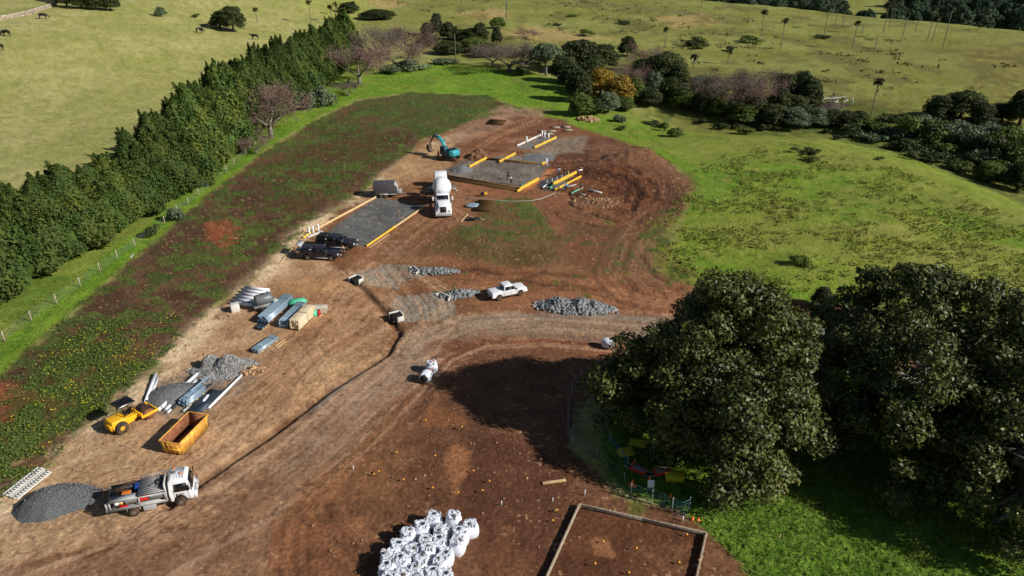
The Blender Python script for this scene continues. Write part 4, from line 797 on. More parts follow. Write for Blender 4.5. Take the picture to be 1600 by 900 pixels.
# ------------------------------------------------------------------ pickups
def pickup(label, a, b, paint, canopy=None, cat='ute', rack=False):
    o = thing('pickup_truck', label, cat, tuple(mid(a, b)), head(a, b)); m_ = M[paint]
    hw = .92
    body = archprof(-2.6, 2.55, .48, (-1.6, 1.6), .46, [(2.62, .62, .86), (2.62, .95, .82), (2.5, 1.04, .82), (1.1, 1.14, .86), (1.0, 1.12, hw), (-2.62, 1.12, hw), (-2.66, .7, hw)], hw)
    mb = MB(); mb.prism(body); mb.build('body', m_, o, bev=.035)
    cb = MB(); cb.prism([(-.85, 1.1, .88), (1.25, 1.1, .86), (.55, 1.70, .72), (.35, 1.78, .68), (-.6, 1.80, .68), (-.78, 1.72, .70)]); cb.build('cabin', m_, o, bev=.04)
    for s in (-1, 1):
        g = MB()
        f = lambda z: .885-(z-1.1)*.275+.006
        for x0, x1, x2, x3 in ((-.70, .12, .10, -.62), (.20, 1.05, .56, .18)):
            q = [(x0, s*f(1.18), 1.18), (x1, s*f(1.18), 1.18), (x2, s*f(1.64), 1.64), (x3, s*f(1.64), 1.64)]; g = MB(); g.panel(q if s < 0 else q[::-1], .012); g.build('window', M['glass'], o)
        mr = MB(); mr.box((1.0, s*1.02, 1.2), (.12, .2, .15)); mr.build('mirror', m_ if paint != 'white_paint' else M['black_paint'], o, bev=.02)
        st = MB(); st.box((.1, s*.93, .42), (2.2, .16, .05)); st.build('side_step', M['chassis'] if paint == 'white_paint' else M['alu'], o)
        hl = MB(); hl.box((2.56, s*.68, .88), (.14, .3, .18)); hl.build('headlight', M['clean_white'], o, bev=.02)
        tl = MB(); tl.box((-2.64, s*.84, .92), (.08, .14, .32)); tl.build('tail_light', M['red_plastic'] if paint != 'white_paint' else M['black_paint'], o)
        hd = MB()
        for x in (-.35, .55): hd.box((x, s*.935, 1.02), (.16, .02, .03))
        hd.build('door_handle', M['chassis'], o)
        ln = MB()
        for x in (-.88, .14, 1.12): ln.box((x, s*.922, .82), (.015, .006, .5))
        ln.build('door_seam', M['dark_hole'], o)
        fl = MB()
        for wx in (-1.6, 1.6):
            pts = [(wx+cos(pi-k*pi/8)*.47, s*.93, .5+sin(pi-k*pi/8)*.46) for k in range(9)]; fl.tube(pts, .045, 5)
        fl.build('wheel_flare', m_ if paint == 'white_paint' else M['black_paint'], o)
    ws = MB(); ws.panel([(1.235, -.74, 1.14), (1.235, .74, 1.14), (.60, .62, 1.68), (.60, -.62, 1.68)], .012); ws.build('windscreen', M['glass'], o)
    rw = MB(); rw.panel([(-.86, .68, 1.2), (-.86, -.68, 1.2), (-.795, -.6, 1.66), (-.795, .6, 1.66)], .012); rw.build('rear_window', M['glass'], o)
    gr = MB(); gr.box((2.64, 0, .82), (.05, .9, .22)); gr.build('grille', M['black_paint'], o)
    bp = MB(); bp.box((2.66, 0, .56), (.16, 1.7, .2)); bp.build('front_bumper', m_ if paint == 'white_paint' else M['chassis'], o, bev=.03)
    rb = MB(); rb.box((-2.72, 0, .58), (.16, 1.6, .16)); rb.build('rear_bumper', M['chassis'], o, bev=.02)
    np_ = MB(); np_.box((-2.81, 0, .6), (.01, .36, .12)); np_.box((2.75, 0, .56), (.01, .36, .12)); np_.build('number_plate', M['clean_white'], o)
    if canopy:
        c = MB(); c.prism([(-2.58, 1.12, .88), (-.92, 1.12, .88), (-.92, 1.76, .74), (-2.4, 1.74, .74)]); c.build('canopy', M[canopy], o, bev=.04)
        for s in (-1, 1):
            g = MB(); q = [(-2.35, s*.862, 1.24), (-1.05, s*.862, 1.24), (-1.05, s*.79, 1.6), (-2.3, s*.79, 1.6)]; g.panel(q if s < 0 else q[::-1], .012); g.build('canopy_window', M['glass'], o)
        if rack:
            rk = MB()
            for y in (-.55, 0, .55): rk.box((-1.6, y, 1.83), (1.5, .04, .04))
            for x in (-2.2, -1.1): rk.box((x, 0, 1.80), (.05, 1.4, .04))
            rk.build('roof_rack', M['chassis'], o)
    else:
        c = MB(); c.box((-1.75, 0, 1.145), (1.6, 1.62, .05)); c.build('tonneau_cover', M['white_plastic'] if paint == 'white_paint' else M['black_paint'], o, bev=.02)
    for wx in (-1.6, 1.6):
        for s in (-1, 1): wheel(o, wx, s*.8, .39, .27, 'rim' if paint != 'white_paint' else 'chassis', s)
    return o
pickup('white ute with a flat white tray cover parked beside the long rock pile', (766, 468), (818, 456), 'white_paint').scale = (.84, .86, .9)
pickup('black ute with a canopy and open tail, nearer of the two dark utes', (472, 402), (532, 404), 'navy_paint', 'navy_paint').scale = (.94, .94, .94)
u2 = pickup('black ute with a covered tray, farther of the two dark utes beside the grey slab', (498, 385), (556, 388), 'navy_paint', 'black_paint', rack=True)
p = P(474, 396)
tgt = MB(); tgt.box((0, 0, .75), (.7, 1.5, .05), (0, -.1, 0)); tgt.box((.25, 0, 1.55), (.7, 1.5, .04), (0, .35, 0))
o = thing('open_tailgate_shelf', 'grey open shelf and flap sticking out behind the nearer dark ute', 'tray', (p[0]-.4, p[1]-.2, p[2]), head((472, 402), (532, 404))); tgt.build('shelf', M['alu'], o)
lg = MB(); [lg.box((x, y, .37), (.05, .05, .75)) for x in (-.3, .3) for y in (-.7, .7)]; [lg.box((.3, y, 1.15), (.05, .05, .8)) for y in (-.7, .7)]; lg.build('leg', M['chassis'], o)
# ------------------------------------------------------------------ service truck (nearest)
a, b = (188, 800), (298, 773)
T = thing('service_truck', 'white cab service truck with open grey tool trays and red and white boxes inside', 'truck', tuple(mid((182, 812), (282, 790))+np.array([0, .9, 0])), head((190, 812), (290, 790))); T.scale = (.88, .93, 1.0)
mb = MB(); mb.prism([(1.55, .62, .98), (1.72, .62, .98)]+[(2.28+cos(pi-k*pi/8)*.5, .62+sin(pi-k*pi/8)*.48, .98) for k in range(9)]+[(3.32, .62, .98), (3.4, 1.0, .97), (3.34, 1.45, .96), (3.08, 2.25, .84), (2.9, 2.38, .8), (1.75, 2.42, .8), (1.58, 2.3, .84), (1.5, 1.3, .98)])
mb.build('cab', M['white_paint'], T, bev=.05)
for k in range(9): r_ = MB(); r_.box((1.85+k*.12, 0, 2.42), (.045, 1.36, .035)); r_.build('roof_rib', M['white_paint'], T)
q = lambda z: .972-(z-1.4)*.15
for s in (-1, 1):
    g = MB(); f = lambda z: (.98-max(0, z-1.3)*.135)+.006
    Q_ = [(1.95, s*f(1.42), 1.42), (3.12, s*f(1.42), 1.42), (2.92, s*f(2.08), 2.08), (1.98, s*f(2.08), 2.08)]; g.panel(Q_ if s < 0 else Q_[::-1], .012); g.build('side_window', M['glass'], T)
    mr = MB(); mr.box((3.32, s*1.14, 1.75), (.08, .18, .36)); mr.tube([(3.15, s*.9, 2.0), (3.32, s*1.14, 1.9)], .02, 5); mr.build('mirror', M['black_paint'], T, bev=.02)
    hl = MB(); hl.box((3.4, s*.72, .95), (.08, .34, .2)); hl.build('headlight', M['clean_white'], T, bev=.02)
    ln = MB(); [ln.box((x, s*.985, 1.2), (.015, .008, 1.1)) for x in (1.9, 3.02)]; ln.build('door_seam', M['dark_hole'], T)
    wheel(T, 2.28, s*.85, .42, .26, 'rim', s); wheel(T, -1.35, s*.84, .40, .42, 'rim', s)
    gd = MB(); gd.tube([(-1.35+cos(pi-k*pi/6)*.52, s*.86, .44+sin(pi-k*pi/6)*.48) for k in range(7)], .05, 5); gd.build('mudguard', M['alu'], T)
ws = MB(); ws.panel([(3.365, -.84, 1.46), (3.365, .84, 1.46), (3.125, .74, 2.2), (3.125, -.74, 2.2)], .014); ws.build('windscreen', M['glass'], T)
bb = MB(); bb.box((3.5, 0, .72), (.18, 1.9, .26)); bb.build('front_bumper', M['white_paint'], T, bev=.04)
bb = MB(); bb.tube([(3.62, -.8, .8), (3.62, -.8, 1.25), (3.62, .8, 1.25), (3.62, .8, .8)], .035, 6); bb.tube([(3.62, -.35, .8), (3.62, -.35, 1.25)], .03, 5); bb.tube([(3.62, .35, .8), (3.62, .35, 1.25)], .03, 5); bb.build('bull_bar', M['alu'], T)
# lettering and mark on the door
tx = bpy.data.curves.new('door_lettering', 'FONT'); tx.body = 'MECA'; tx.size = .17; tx.extrude = .004; to = bpy.data.objects.new('tmp', tx); COL.objects.link(to)
dg = bpy.context.evaluated_depsgraph_get(); tme = bpy.data.meshes.new_from_object(to.evaluated_get(dg)); bpy.data.objects.remove(to); tme.name = 'door_lettering'; tme.materials.clear(); tme.materials.append(M['chassis'])
inst('door_lettering', tme, T, (2.22, -.992, 1.12), rot=(pi/2, 0, 0))
mk = MB(); mk.box((2.1, -.988, 1.17), (.12, .012, .2)); mk.build('door_mark', M['black_paint'], T)
bc = MB(); bc.lathe([(0, .09), (.07, .08), (.12, .05)], 10, o=(2.6, -.15, 2.44)); bc.lathe([(0, .09), (.07, .08), (.12, .05)], 10, o=(2.0, .62, 2.4)); bc.build('beacon', M['orange_plastic'], T)
vt = MB(); vt.box((2.0, .15, 2.46), (.26, .3, .06)); vt.build('roof_vent', M['grey_steel'], T, bev=.01)
ch = MB(); [ch.box((-.6, y, .68), (5.4, .1, .2)) for y in (-.4, .4)]; ch.box((.4, -.55, .6), (.5, .5, .35)); ch.box((.95, -.6, .62), (.4, .4, .3)); ch.cyl((1.0, .3, .6), (.1, .3, .6), .2); ch.build('chassis', M['chassis'], T)
dk = MB(); dk.box((-.95, 0, .86), (4.6, 2.06, .1)); dk.build('tray_floor', M['alu_tread'], T)
tb = MB(); tb.box((-.1, -.9, .58), (.95, .36, .38)); tb.build('under_tray_box', M['alu'], T, bev=.02)
hb = MB(); hb.box((1.3, 0, 1.55), (.08, 2.06, 1.35)); hb.build('headboard', M['alu'], T)
for s in (-1, 1):
    fr = MB(); y = s*1.0
    fr.box((-.95, y, .95), (4.6, .06, .12)); fr.box((-.95, y, 1.62), (4.4, .06, .1))
    for x in (-3.2, -2.95, -.75, 1.22): fr.box((x, y, 1.25), (.12, .06, .7))
    fr.build('side_frame', M['alu'], T)
    sh = MB(); sh.box((-.85, s*.72, 1.22), (4.1, .5, .03)); sh.box((-.85, s*.46, 1.28), (4.1, .03, .75)); sh.build('side_shelf', M['chassis'], T)
lid = MB(); lid.box((-1.92, -.72, 1.69), (2.1, .6, .04)); lid.build('side_box_lid', M['alu_tread'], T)
lid = MB(); lid.box((-1.92, .72, 1.66), (2.1, .6, .04)); lid.build('side_box_lid', M['chassis'], T)
for k in range(9): rk = MB(); rk.box((.25, -.92+k*.23, 1.82), (2.05, .2, .04)); rk.build('deck_plank', M['alu_tread'], T)
rl = MB(); rl.tube([(-.8, 1.02, 1.8), (-.8, 1.02, 2.1), (1.3, 1.02, 2.1), (1.3, 1.02, 1.8)], .025, 5); rl.tube([(-.8, 1.02, 1.95), (1.3, 1.02, 1.95)], .02, 5); rl.tube([(1.3, -1.0, 1.8), (1.3, -1.0, 2.35), (1.3, 1.0, 2.35), (1.3, 1.0, 1.8)], .03, 5); rl.build('rail', M['alu'], T)
rl = MB(); rl.tube([(-3.25, 1.0, .95), (-3.3, 1.0, 1.9), (-.9, 1.05, 1.95)], .025, 5); rl.tube([(-3.25, -1.0, .95), (-3.25, -1.0, 1.5), (-3.25, 1.0, 1.5)], .03, 5); rl.build('rear_rail', M['black_paint'], T)
ts = MB(); ts.box((-3.27, 0, .9), (.05, 2.06, .22)); ts.build('tail_strip', M['alu'], T)
for k in range(5):
    c = MB(); c.box((-3.30, -.8+k*.18, .96), (.012, .12, .1)); c.build('reflector', M['yellow_paint'], T)
def crate(name, label, cat, par, x, y, z, d, m_, lid_=None):
    # a loose thing lying on the truck: placed in the world
    mw = rotm(0, 0, par.rotation_euler[2]); w_ = mw @ (np.array([x, y, z])*np.array([.88, .93, 1.0]))+np.array(par.location)
    o = thing(name, label, cat, tuple(w_), par.rotation_euler[2]+random.uniform(-.1, .1)); c = MB(); c.box((0, 0, d[2]/2), d, tx=1.05, ty=1.05); c.build('box_body', M[m_], o, bev=.02)
    c = MB(); c.box((0, 0, d[2]+.015), (d[0]*1.08, d[1]*1.08, .03)); c.build('lid', M[lid_ or m_], o, bev=.01); c = MB(); c.tube([(-d[0]*.25, 0, d[2]+.03), (-d[0]*.2, 0, d[2]+.09), (d[0]*.2, 0, d[2]+.09), (d[0]*.25, 0, d[2]+.03)], .012, 5); c.build('handle', M['chassis'], o)
crate('tool_box', 'bright red tool box on the front side shelf of the service truck', 'tool box', T, -.42, -.82, 1.235, (.62, .3, .22), 'red_plastic')
crate('tool_box', 'long grey tool box at the front end of the service truck side shelf', 'tool box', T, .55, -.82, 1.235, (.85, .3, .24), 'grey_steel', 'alu')
crate('tool_box', 'grey tool box in the rear side shelf of the service truck', 'tool box', T, -1.35, -.82, 1.235, (.75, .3, .24), 'grey_steel', 'alu')
crate('tool_box', 'dark red case on the rear end of the service truck side shelf', 'tool box', T, -2.0, -.86, .92, (.5, .22, .16), 'red_plastic')
crate('tool_box', 'yellow case among the tools in the rear shelf of the service truck', 'tool box', T, -2.1, -.8, 1.24, (.25, .22, .16), 'yellow_paint', 'clean_white')
crate('tool_box', 'teal box on top in the middle of the service truck tray', 'tool box', T, -1.75, -.05, 1.3, (.55, .35, .3), 'teal_plastic', 'orange_plastic')
crate('tool_box', 'dark blue box behind the raised deck of the service truck', 'tool box', T, -.95, .35, 1.4, (.3, .5, .4), 'blue_plastic')
crate('tool_box', 'black case lying in the rear tray of the service truck', 'tool box', T, -2.5, .1, 1.1, (.6, .5, .25), 'black_paint')
jw = rotm(0, 0, T.rotation_euler[2]) @ (np.array([-2.45, -.82, 1.24])*np.array([.88, .93, 1.0]))+np.array(T.location)
j = thing('water_jug', 'round white water container in the rear side shelf of the service truck', 'jug', tuple(jw)); c = MB(); c.lathe([(0, .15), (.2, .17), (.26, .12), (.3, .05)], 14); c.build('body', M['clean_white'], j, True); c = MB(); c.lathe([(.3, .05), (.34, .05)], 10); c.build('cap', M['blue_plastic'], j)
jw = rotm(0, 0, T.rotation_euler[2]) @ (np.array([-3.05, -.2, .92])*np.array([.88, .93, 1.0]))+np.array(T.location)
j = thing('cable_coil', 'heap of coiled hose and grey gear at the tail of the service truck', 'hose', tuple(jw)); c = MB()
for k in range(5): c.tube([(cos(t/8*2*pi)*(.2+.02*k), sin(t/8*2*pi)*.5, .05+.06*k) for t in range(9)], .03, 5)
c.build('coil', M['grey_steel'], j)
jw = rotm(0, 0, T.rotation_euler[2]) @ (np.array([.75, .2, 1.85])*np.array([.88, .93, 1.0]))+np.array(T.location)
j = thing('rope', 'dark ropes and clamps heaped on the raised deck of the service truck', 'rope', tuple(jw)); c = MB()
for k in range(4): c.tube([(cos(t/7*2*pi+k)*(.25+.06*k)+.1*k, sin(t/7*2*pi+k)*(.3+.05*k), .05+.02*(t % 2)) for t in range(9)], .025, 5)
c.tube([(-.5, -.5, .05), (.1, .1, .1), (.5, .5, .05)], .03, 5); c.build('coil', M['chassis'], j)
# ------------------------------------------------------------------ skip bin
B = thing('skip_bin', 'yellow rusty open skip bin with ribs beside the roller', 'skip bin', tuple(P(291, 690)), head((275, 700), (306, 668)))
B.scale = (.92, .92, 1.0); L_, W_, H_ = 4.6, 1.95, 1.35
def slab(name, pts, t, m_='skip_yellow'): c = MB(); c.panel(pts, t); c.build(name, M[m_], B)
slab('floor', [(-1.75, -.85, .12), (1.75, -.85, .12), (1.75, .85, .12), (-1.75, .85, .12)], .05, 'rust')
for s in (-1, 1):
    q = [(-1.75, s*.87, .12), (1.75, s*.87, .12), (2.3, s*.97, H_), (-2.0, s*.97, H_)]
    slab('side_wall', q if s < 0 else q[::-1], .035); q2 = [(a_, b_-s*.02, c_) for a_, b_, c_ in q]; slab('side_lining', q2[::-1] if s < 0 else q2, .02, 'rust')
for x0, x1 in ((-1.75, -2.0), (1.75, 2.3)):
    q = [(x0, .87, .12), (x0, -.87, .12), (x1, -.97, H_), (x1, .97, H_)]; slab('end_wall', q if x0 < 0 else q[::-1], .035); sg = 1 if x0 < 0 else -1
    q2 = [(a_+.02*sg, b_, c_) for a_, b_, c_ in q]; slab('end_lining', q2[::-1] if x0 < 0 else q2, .02, 'rust')
rm = MB()
for s in (-1, 1): rm.box((.15, s*1.0, H_), (4.4, .1, .1))
rm.box((-2.03, 0, H_), (.1, 2.1, .1)); rm.box((2.33, 0, H_), (.1, 2.1, .1)); rm.build('rim', M['skip_yellow'], B, bev=.01)
for k in range(7):
    for s in (-1, 1):
        x = -1.65+k*.58; c = MB(); c.box((x*1.06, s*.965, .73), (.09, .08, 1.22), (s*-.08, 0, 0)); c.build('rib', M['skip_yellow'], B)
for y in (-.62, -.2, .2, .62):
    c = MB(); c.box((-1.93, y, .7), (.1, .09, 1.2), (0, -.2, 0)); c.build('rib', M['skip_yellow'], B)
c = MB(); c.box((-1.95, 0, .62), (.09, 1.85, .1)); c.build('cross_rail', M['skip_yellow'], B)
for s in (-1, 1): c = MB(); c.box((0, s*.6, .06), (3.4, .14, .12)); c.build('skid', M['rust'], B)
q = P(291, 690); o = thing('rubbish', 'small white scrap of rubbish lying inside the yellow skip bin', 'rubbish', (q[0]+.2, q[1]+.3, q[2]+.2)); c = MB(); c.box((0, 0, .1), (.35, .2, .18), (.2, .3, .5), .8, .8); c.build('scrap', M['white_plastic'], o, bev=.02)
# ------------------------------------------------------------------ roller
Rr = thing('road_roller', 'yellow roller with a black canopy and studded drum beside the pipes', 'roller', tuple(P(205, 662)), head((188, 668), (222, 650)))
c = MB(); c.prism([(-1.7, .5, .62), (-.2, .5, .62), (-.2, 1.0, .62), (-.55, 1.25, .6), (-1.7, 1.3, .58), (-1.8, .9, .6)]); c.build('engine_cover', M['yellow_paint'], Rr, bev=.06)
c = MB(); c.box((-1.82, 0, .75), (.08, 1.0, .5)); [c.box((-1.87, 0, .55+k*.1), (.03, .9, .03)) for k in range(5)]; c.build('rear_grille', M['yellow_paint'], Rr)
c = MB(); c.box((-.1, 0, .75), (.55, 1.1, .5)); c.build('platform', M['yellow_paint'], Rr, bev=.03)
c = MB(); c.box((-.15, 0, 1.15), (.4, .45, .12)); c.box((-.33, 0, 1.4), (.1, .45, .45)); c.build('seat', M['black_paint'], Rr, bev=.03)
c = MB(); c.tube([(.35, 0, 1.0), (.25, 0, 1.45)], .03, 6); c.lathe([(-.02, .17), (.02, .17)], 14, rotm(0, -.4, 0), (.24, 0, 1.47)); c.build('steering_wheel', M['black_paint'], Rr)
for s in (-1, 1): c = MB(); c.tube([(-.6, s*.55, 1.1), (-.6, s*.55, 2.3)], .045, 6); c.tube([(.3, s*.5, 1.0), (.25, s*.55, 2.3)], .03, 6); c.build('canopy_post', M['black_paint'], Rr)
c = MB(); c.prism([(-.95, 2.28, .68), (.55, 2.28, .68), (.5, 2.40, .62), (-.9, 2.42, .62)]); c.build('canopy', M['black_paint'], Rr, bev=.02)
for s in (-1, 1): wheel(Rr, -1.1, s*.66, .55, .36, 'yellow_rim', s)
c = MB(); c.box((.45, 0, .65), (.45, .5, .4)); c.build('pivot', M['yellow_paint'], Rr, bev=.02)
for s in (-1, 1): c = MB(); c.box((1.35, s*.82, .6), (1.5, .12, .24)); c.build('drum_frame', M['yellow_paint'], Rr, bev=.03)
c = MB(); c.box((.68, 0, .78), (.14, 1.7, .3)); c.build('drum_frame_cross', M['yellow_paint'], Rr, bev=.02); c = MB(); c.box((2.1, 0, .55), (.12, 1.7, .2)); c.build('drum_frame_cross', M['yellow_paint'], Rr, bev=.02)
c = MB(); c.lathe([(-.74, .1), (-.74, .46), (.74, .46), (.74, .1)], 20, rotm(pi/2, 0, 0), (1.4, 0, .5)); c.build('drum', M['rust'], Rr)
c = MB()
for k in range(9):
    for i in range(14): a = (i+.5*(k % 2))*2*pi/14; c.box((1.4+cos(a)*.5, -.64+k*.16, .5+sin(a)*.5), (.1, .09, .09), (0, -a, 0))
c.build('drum_studs', M['chassis'], Rr)
# ------------------------------------------------------------------ enclosed trailer
E = thing('box_trailer', 'dark grey enclosed trailer with a white sloping nose above the grey slab', 'trailer', tuple(P(604, 306)), head((590, 306), (626, 305)))
c = MB(); c.prism([(-1.9, .55, 1.0), (1.75, .55, 1.0), (1.75, 1.7, 1.0), (1.35, 2.25, 1.0), (-1.9, 2.25, 1.0)]); c.build('body', M['trailer_grey'], E, bev=.03)
c = MB(); c.panel([(1.77, -.95, .6), (1.77, .95, .6), (1.77, .95, 1.68), (1.77, -.95, 1.68)], .02); c.panel([(1.77, -.95, 1.72), (1.77, .95, 1.72), (1.38, .95, 2.24), (1.38, -.95, 2.24)], .02); c.build('nose_panel', M['alu'], E)
c = MB(); [c.box((-.1, s*1.01, z), (3.7, .04, .07)) for s in (-1, 1) for z in (.58,)]; [c.box((1.78, s*1.0, 1.1), (.05, .06, 1.1)) for s in (-1, 1)]; c.build('trim', M['alu'], E)
for x in (-.75, -.05):
    for s in (-1, 1): wheel(E, x, s*.98, .3, .2, 'rim', s)
for s in (-1, 1): c = MB(); c.prism([(-1.2, .55, .06), (.42, .55, .06), (.2, .72, .06), (-1.0, .72, .06)]); q = c.build('mudguard', M['alu'], E); q.location = (0, s*1.05, 0)
c = MB(); c.tube([(1.7, -.6, .5), (2.9, 0, .5)], .05, 5); c.tube([(1.7, .6, .5), (2.9, 0, .5)], .05, 5); c.box((2.95, 0, .55), (.3, .1, .1)); c.tube([(2.6, 0, 0), (2.6, 0, .6)], .04, 6); c.build('drawbar', M['grey_steel'], E)
c = MB(); c.box((2.15, 0, .78), (.55, .9, .5)); c.build('drawbar_box', M['alu'], E, bev=.02)
c = MB(); c.lathe([(-.05, .1), (-.05, .27), (.05, .27), (.05, .1)], 12, rotm(pi/2, 0, 0), (-1.6, -1.06, 1.0)); c.build('spare_wheel', M['tyre'], E)
# ------------------------------------------------------------------ concrete mixer
X_ = thing('concrete_mixer_truck', 'white concrete mixer truck with a bonnet facing the camera', 'mixer truck', tuple(P(692, 325)), head((690, 303), (693, 338)))
c = MB(); c.prism([(2.0, .6, 1.1), (4.3, .6, 1.05), (4.35, 1.0, .95), (4.3, 1.85, .62), (3.0, 2.05, .8), (2.0, 2.1, .95)]); c.build('bonnet', M['clean_white'], X_, bev=.08)
for s in (-1, 1):
    c = MB(); c.tube([(3.55+cos(pi-k*pi/6)*.72, s*1.0, .55+sin(pi-k*pi/6)*.72) for k in range(7)], [.2]*7, 7); c.build('front_guard', M['clean_white'], X_, True)
    c = MB(); c.box((4.32, s*.9, 1.1), (.15, .3, .22)); c.build('headlight', M['alu'], X_, bev=.02)
c = MB(); c.box((4.36, 0, 1.35), (.06, .85, .85)); [c.box((4.4, -.36+k*.12, 1.35), (.03, .03, .8)) for k in range(7)]; c.build('grille', M['chassis'], X_)
c = MB(); c.box((4.5, 0, .62), (.25, 2.4, .35)); c.build('front_bumper', M['alu'], X_, bev=.04)
c = MB(); c.prism([(.7, .9, 1.05), (2.1, .9, 1.05), (2.15, 2.05, 1.0), (1.75, 2.7, .88), (.9, 2.72, .88), (.7, 2.5, .95)]); c.build('cab', M['clean_white'], X_, bev=.06)
c = MB(); c.panel([(2.17, -.86, 2.08), (2.17, .86, 2.08), (1.82, .8, 2.64), (1.82, -.8, 2.64)], .02); c.build('windscreen', M['glass'], X_)
for s in (-1, 1):
    c = MB(); q = [(.75, s*1.06, 2.05), (1.95, s*1.06, 2.05), (1.72, s*.97, 2.6), (.78, s*.97, 2.6)]; c.panel(q if s < 0 else q[::-1], .015); c.build('side_window', M['glass'], X_)
    c = MB(); c.tube([(1.9, s*1.05, 2.3), (2.1, s*1.4, 2.3)], .03, 5); c.box((2.1, s*1.42, 2.25), (.12, .2, .55)); c.build('mirror', M['clean_white'], X_, bev=.02)
    c = MB(); c.cyl((.2, s*1.0, .8), (1.6, s*1.0, .8), .32, n=14); c.build('fuel_tank', M['alu'], X_, True)
    wheel(X_, 3.55, s*1.0, .52, .32, 'rim', s)
    for x in (-2.6, -3.9): wheel(X_, x, s*.95, .52, .55, 'rim', s)
    c = MB(); c.tube([(-4.6, s*1.05, .9), (-4.2, s*1.05, 1.2), (-2.2, s*1.05, 1.2), (-1.9, s*1.05, .9)], .1, 5); c.build('rear_guard', M['clean_white'], X_)
    c = MB(); c.box((-.8, s*1.05, 1.5), (.08, .08, 1.5)); c.tube([(-1.5, s*1.0, 1.2), (-2.4, s*.9, 2.6)], .05, 5); c.build('frame_post', M['clean_white'], X_)
c = MB(); c.tube([(.4, -.8, 1.2), (.4, -.8, 3.3)], .08, 8); c.build('exhaust_stack', M['alu'], X_)
c = MB(); [c.box((-1, y, .95), (7.6, .14, .25)) for y in (-.42, .42)]; c.build('chassis', M['chassis'], X_)
Dm = rotm(0, 0, 0) @ rotm(0, -(pi/2-.21), 0)
c = MB(); c.lathe([(-2.3, .5), (-2.2, .95), (-1.1, 1.42), (.2, 1.42), (1.7, .9), (2.3, .5), (2.4, .35)], 24, rotm(0, -(pi/2)-.26, 0), (-2.0, 0, 2.75)); c.build('drum', M['clean_white'], X_, True)
c = MB(); c.prism([(-4.9, 2.6, .55), (-4.2, 2.6, .35), (-4.1, 3.3, .6), (-5.0, 3.4, .7)]); c.build('hopper', M['clean_white'], X_, bev=.03)
c = MB(); c.box((-5.1, 0, 1.9), (1.0, .5, .08), (0, .9, 0)); c.build('chute', M['grey_steel'], X_)
c = MB(); [c.box((-4.7, s*.6, 1.9), (.1, .1, 1.8)) for s in (-1, 1)]; c.tube([(-4.8, .8, .6), (-4.8, .8, 3.2)], .04, 5); c.build('rear_frame', M['clean_white'], X_)
# ------------------------------------------------------------------ concrete pump truck behind it
K = thing('concrete_pump_truck', 'white concrete pump truck with a yellow tank, backed up behind the mixer', 'pump truck', tuple(P(690, 297)), head((691, 304), (687, 276)))
c = MB(); c.prism([(1.2, .7, 1.05), (2.9, .7, 1.05), (2.95, 1.5, 1.03), (2.7, 2.4, .95), (1.25, 2.45, .95)]); c.build('cab', M['clean_white'], K, bev=.06)
c = MB(); c.panel([(2.97, -.9, 1.55), (2.97, .9, 1.55), (2.74, .85, 2.3), (2.74, -.85, 2.3)], .015); c.build('windscreen', M['glass'], K)
for s in (-1, 1):
    c = MB(); q = [(1.5, s*1.04, 1.55), (2.7, s*1.04, 1.55), (2.6, s*.975, 2.2), (1.5, s*.975, 2.2)]; c.panel(q if s < 0 else q[::-1], .015); c.build('side_window', M['glass'], K)
    wheel(K, 2.1, s*.9, .45, .28, 'rim', s); wheel(K, -1.4, s*.85, .45, .45, 'rim', s)
    c = MB(); c.panel([(-.2, s*1.0, .9), (-.6, s*2.3, .75), (-2.0, s*2.2, .75), (-2.2, s*1.0, .9)] if s > 0 else [(-2.2, s*1.0, .9), (-2.0, s*2.2, .75), (-.6, s*2.3, .75), (-.2, s*1.0, .9)], .06); c.build('side_platform', M['grey_steel'], K)
    c = MB(); c.tube([(-.5, s*1, .9), (-.6, s*2.3, .1)], .05, 5); c.box((-.6, s*2.3, .05), (.4, .4, .08)); c.build('outrigger', M['alu'], K)
c = MB(); c.box((-.8, 0, .8), (4.2, 1.9, .2)); c.build('deck', M['white_paint'], K, bev=.02)
c = MB(); c.box((.5, 0, 1.2), (1.0, 1.6, .7)); c.build('engine_box', M['clean_white'], K, bev=.05)
c = MB(); c.cyl((-.55, -.85, 1.7), (-.55, .85, 1.7), .42, n=14); c.box((-.55, 0, 1.2), (.3, 1.2, .7)); c.build('tank', M['yellow_paint'], K, True)
c = MB(); c.prism([(-2.9, .7, .5), (-1.9, .7, .5), (-1.7, 1.5, .85), (-3.1, 1.5, .85)]); c.build('hopper', M['white_paint'], K, bev=.03)
c = MB(); [c.tube([(-1.2, y, 1.0), (-2.4, y, 1.2)], .09, 7) for y in (-.3, .3)]; c.tube([(-2.2, .9, .9), (-2.6, .6, 1.7), (-1.4, .2, 1.9)], .07, 7); c.build('pump_pipe', M['grey_steel'], K)
# ------------------------------------------------------------------ excavator
G = thing('excavator', 'teal crawler excavator reaching its boom out to the left', 'excavator', tuple(P(702, 249)), head((702, 250), (664, 246)))
for s in (-1, 1):
    c = MB(); c.prism([(-1.5, .0, .22), (1.5, .0, .22), (1.85, .28, .22), (1.85, .45, .22), (1.55, .72, .22), (-1.55, .72, .22), (-1.85, .45, .22), (-1.85, .28, .22)]); q = c.build('track', M['chassis'], G, bev=.03); q.location = (0, s*1.0, .02)
    c = MB()
    for k in range(16): c.box((-1.6+k*.213, s*1.0, .75), (.06, .46, .04)); 
    c.build('track_plate', M['rust'], G)
c = MB(); c.lathe([(.55, .7), (.95, .7)], 14); c.build('turntable', M['chassis'], G)
U = rotm(0, 0, -0.35)
def gx(name, m_, f, bev=.03, sm=False):
    c = MB(); f(c); c.V = [v @ U.T for v in c.V]; return c.build(name, M[m_], G, sm, bev)
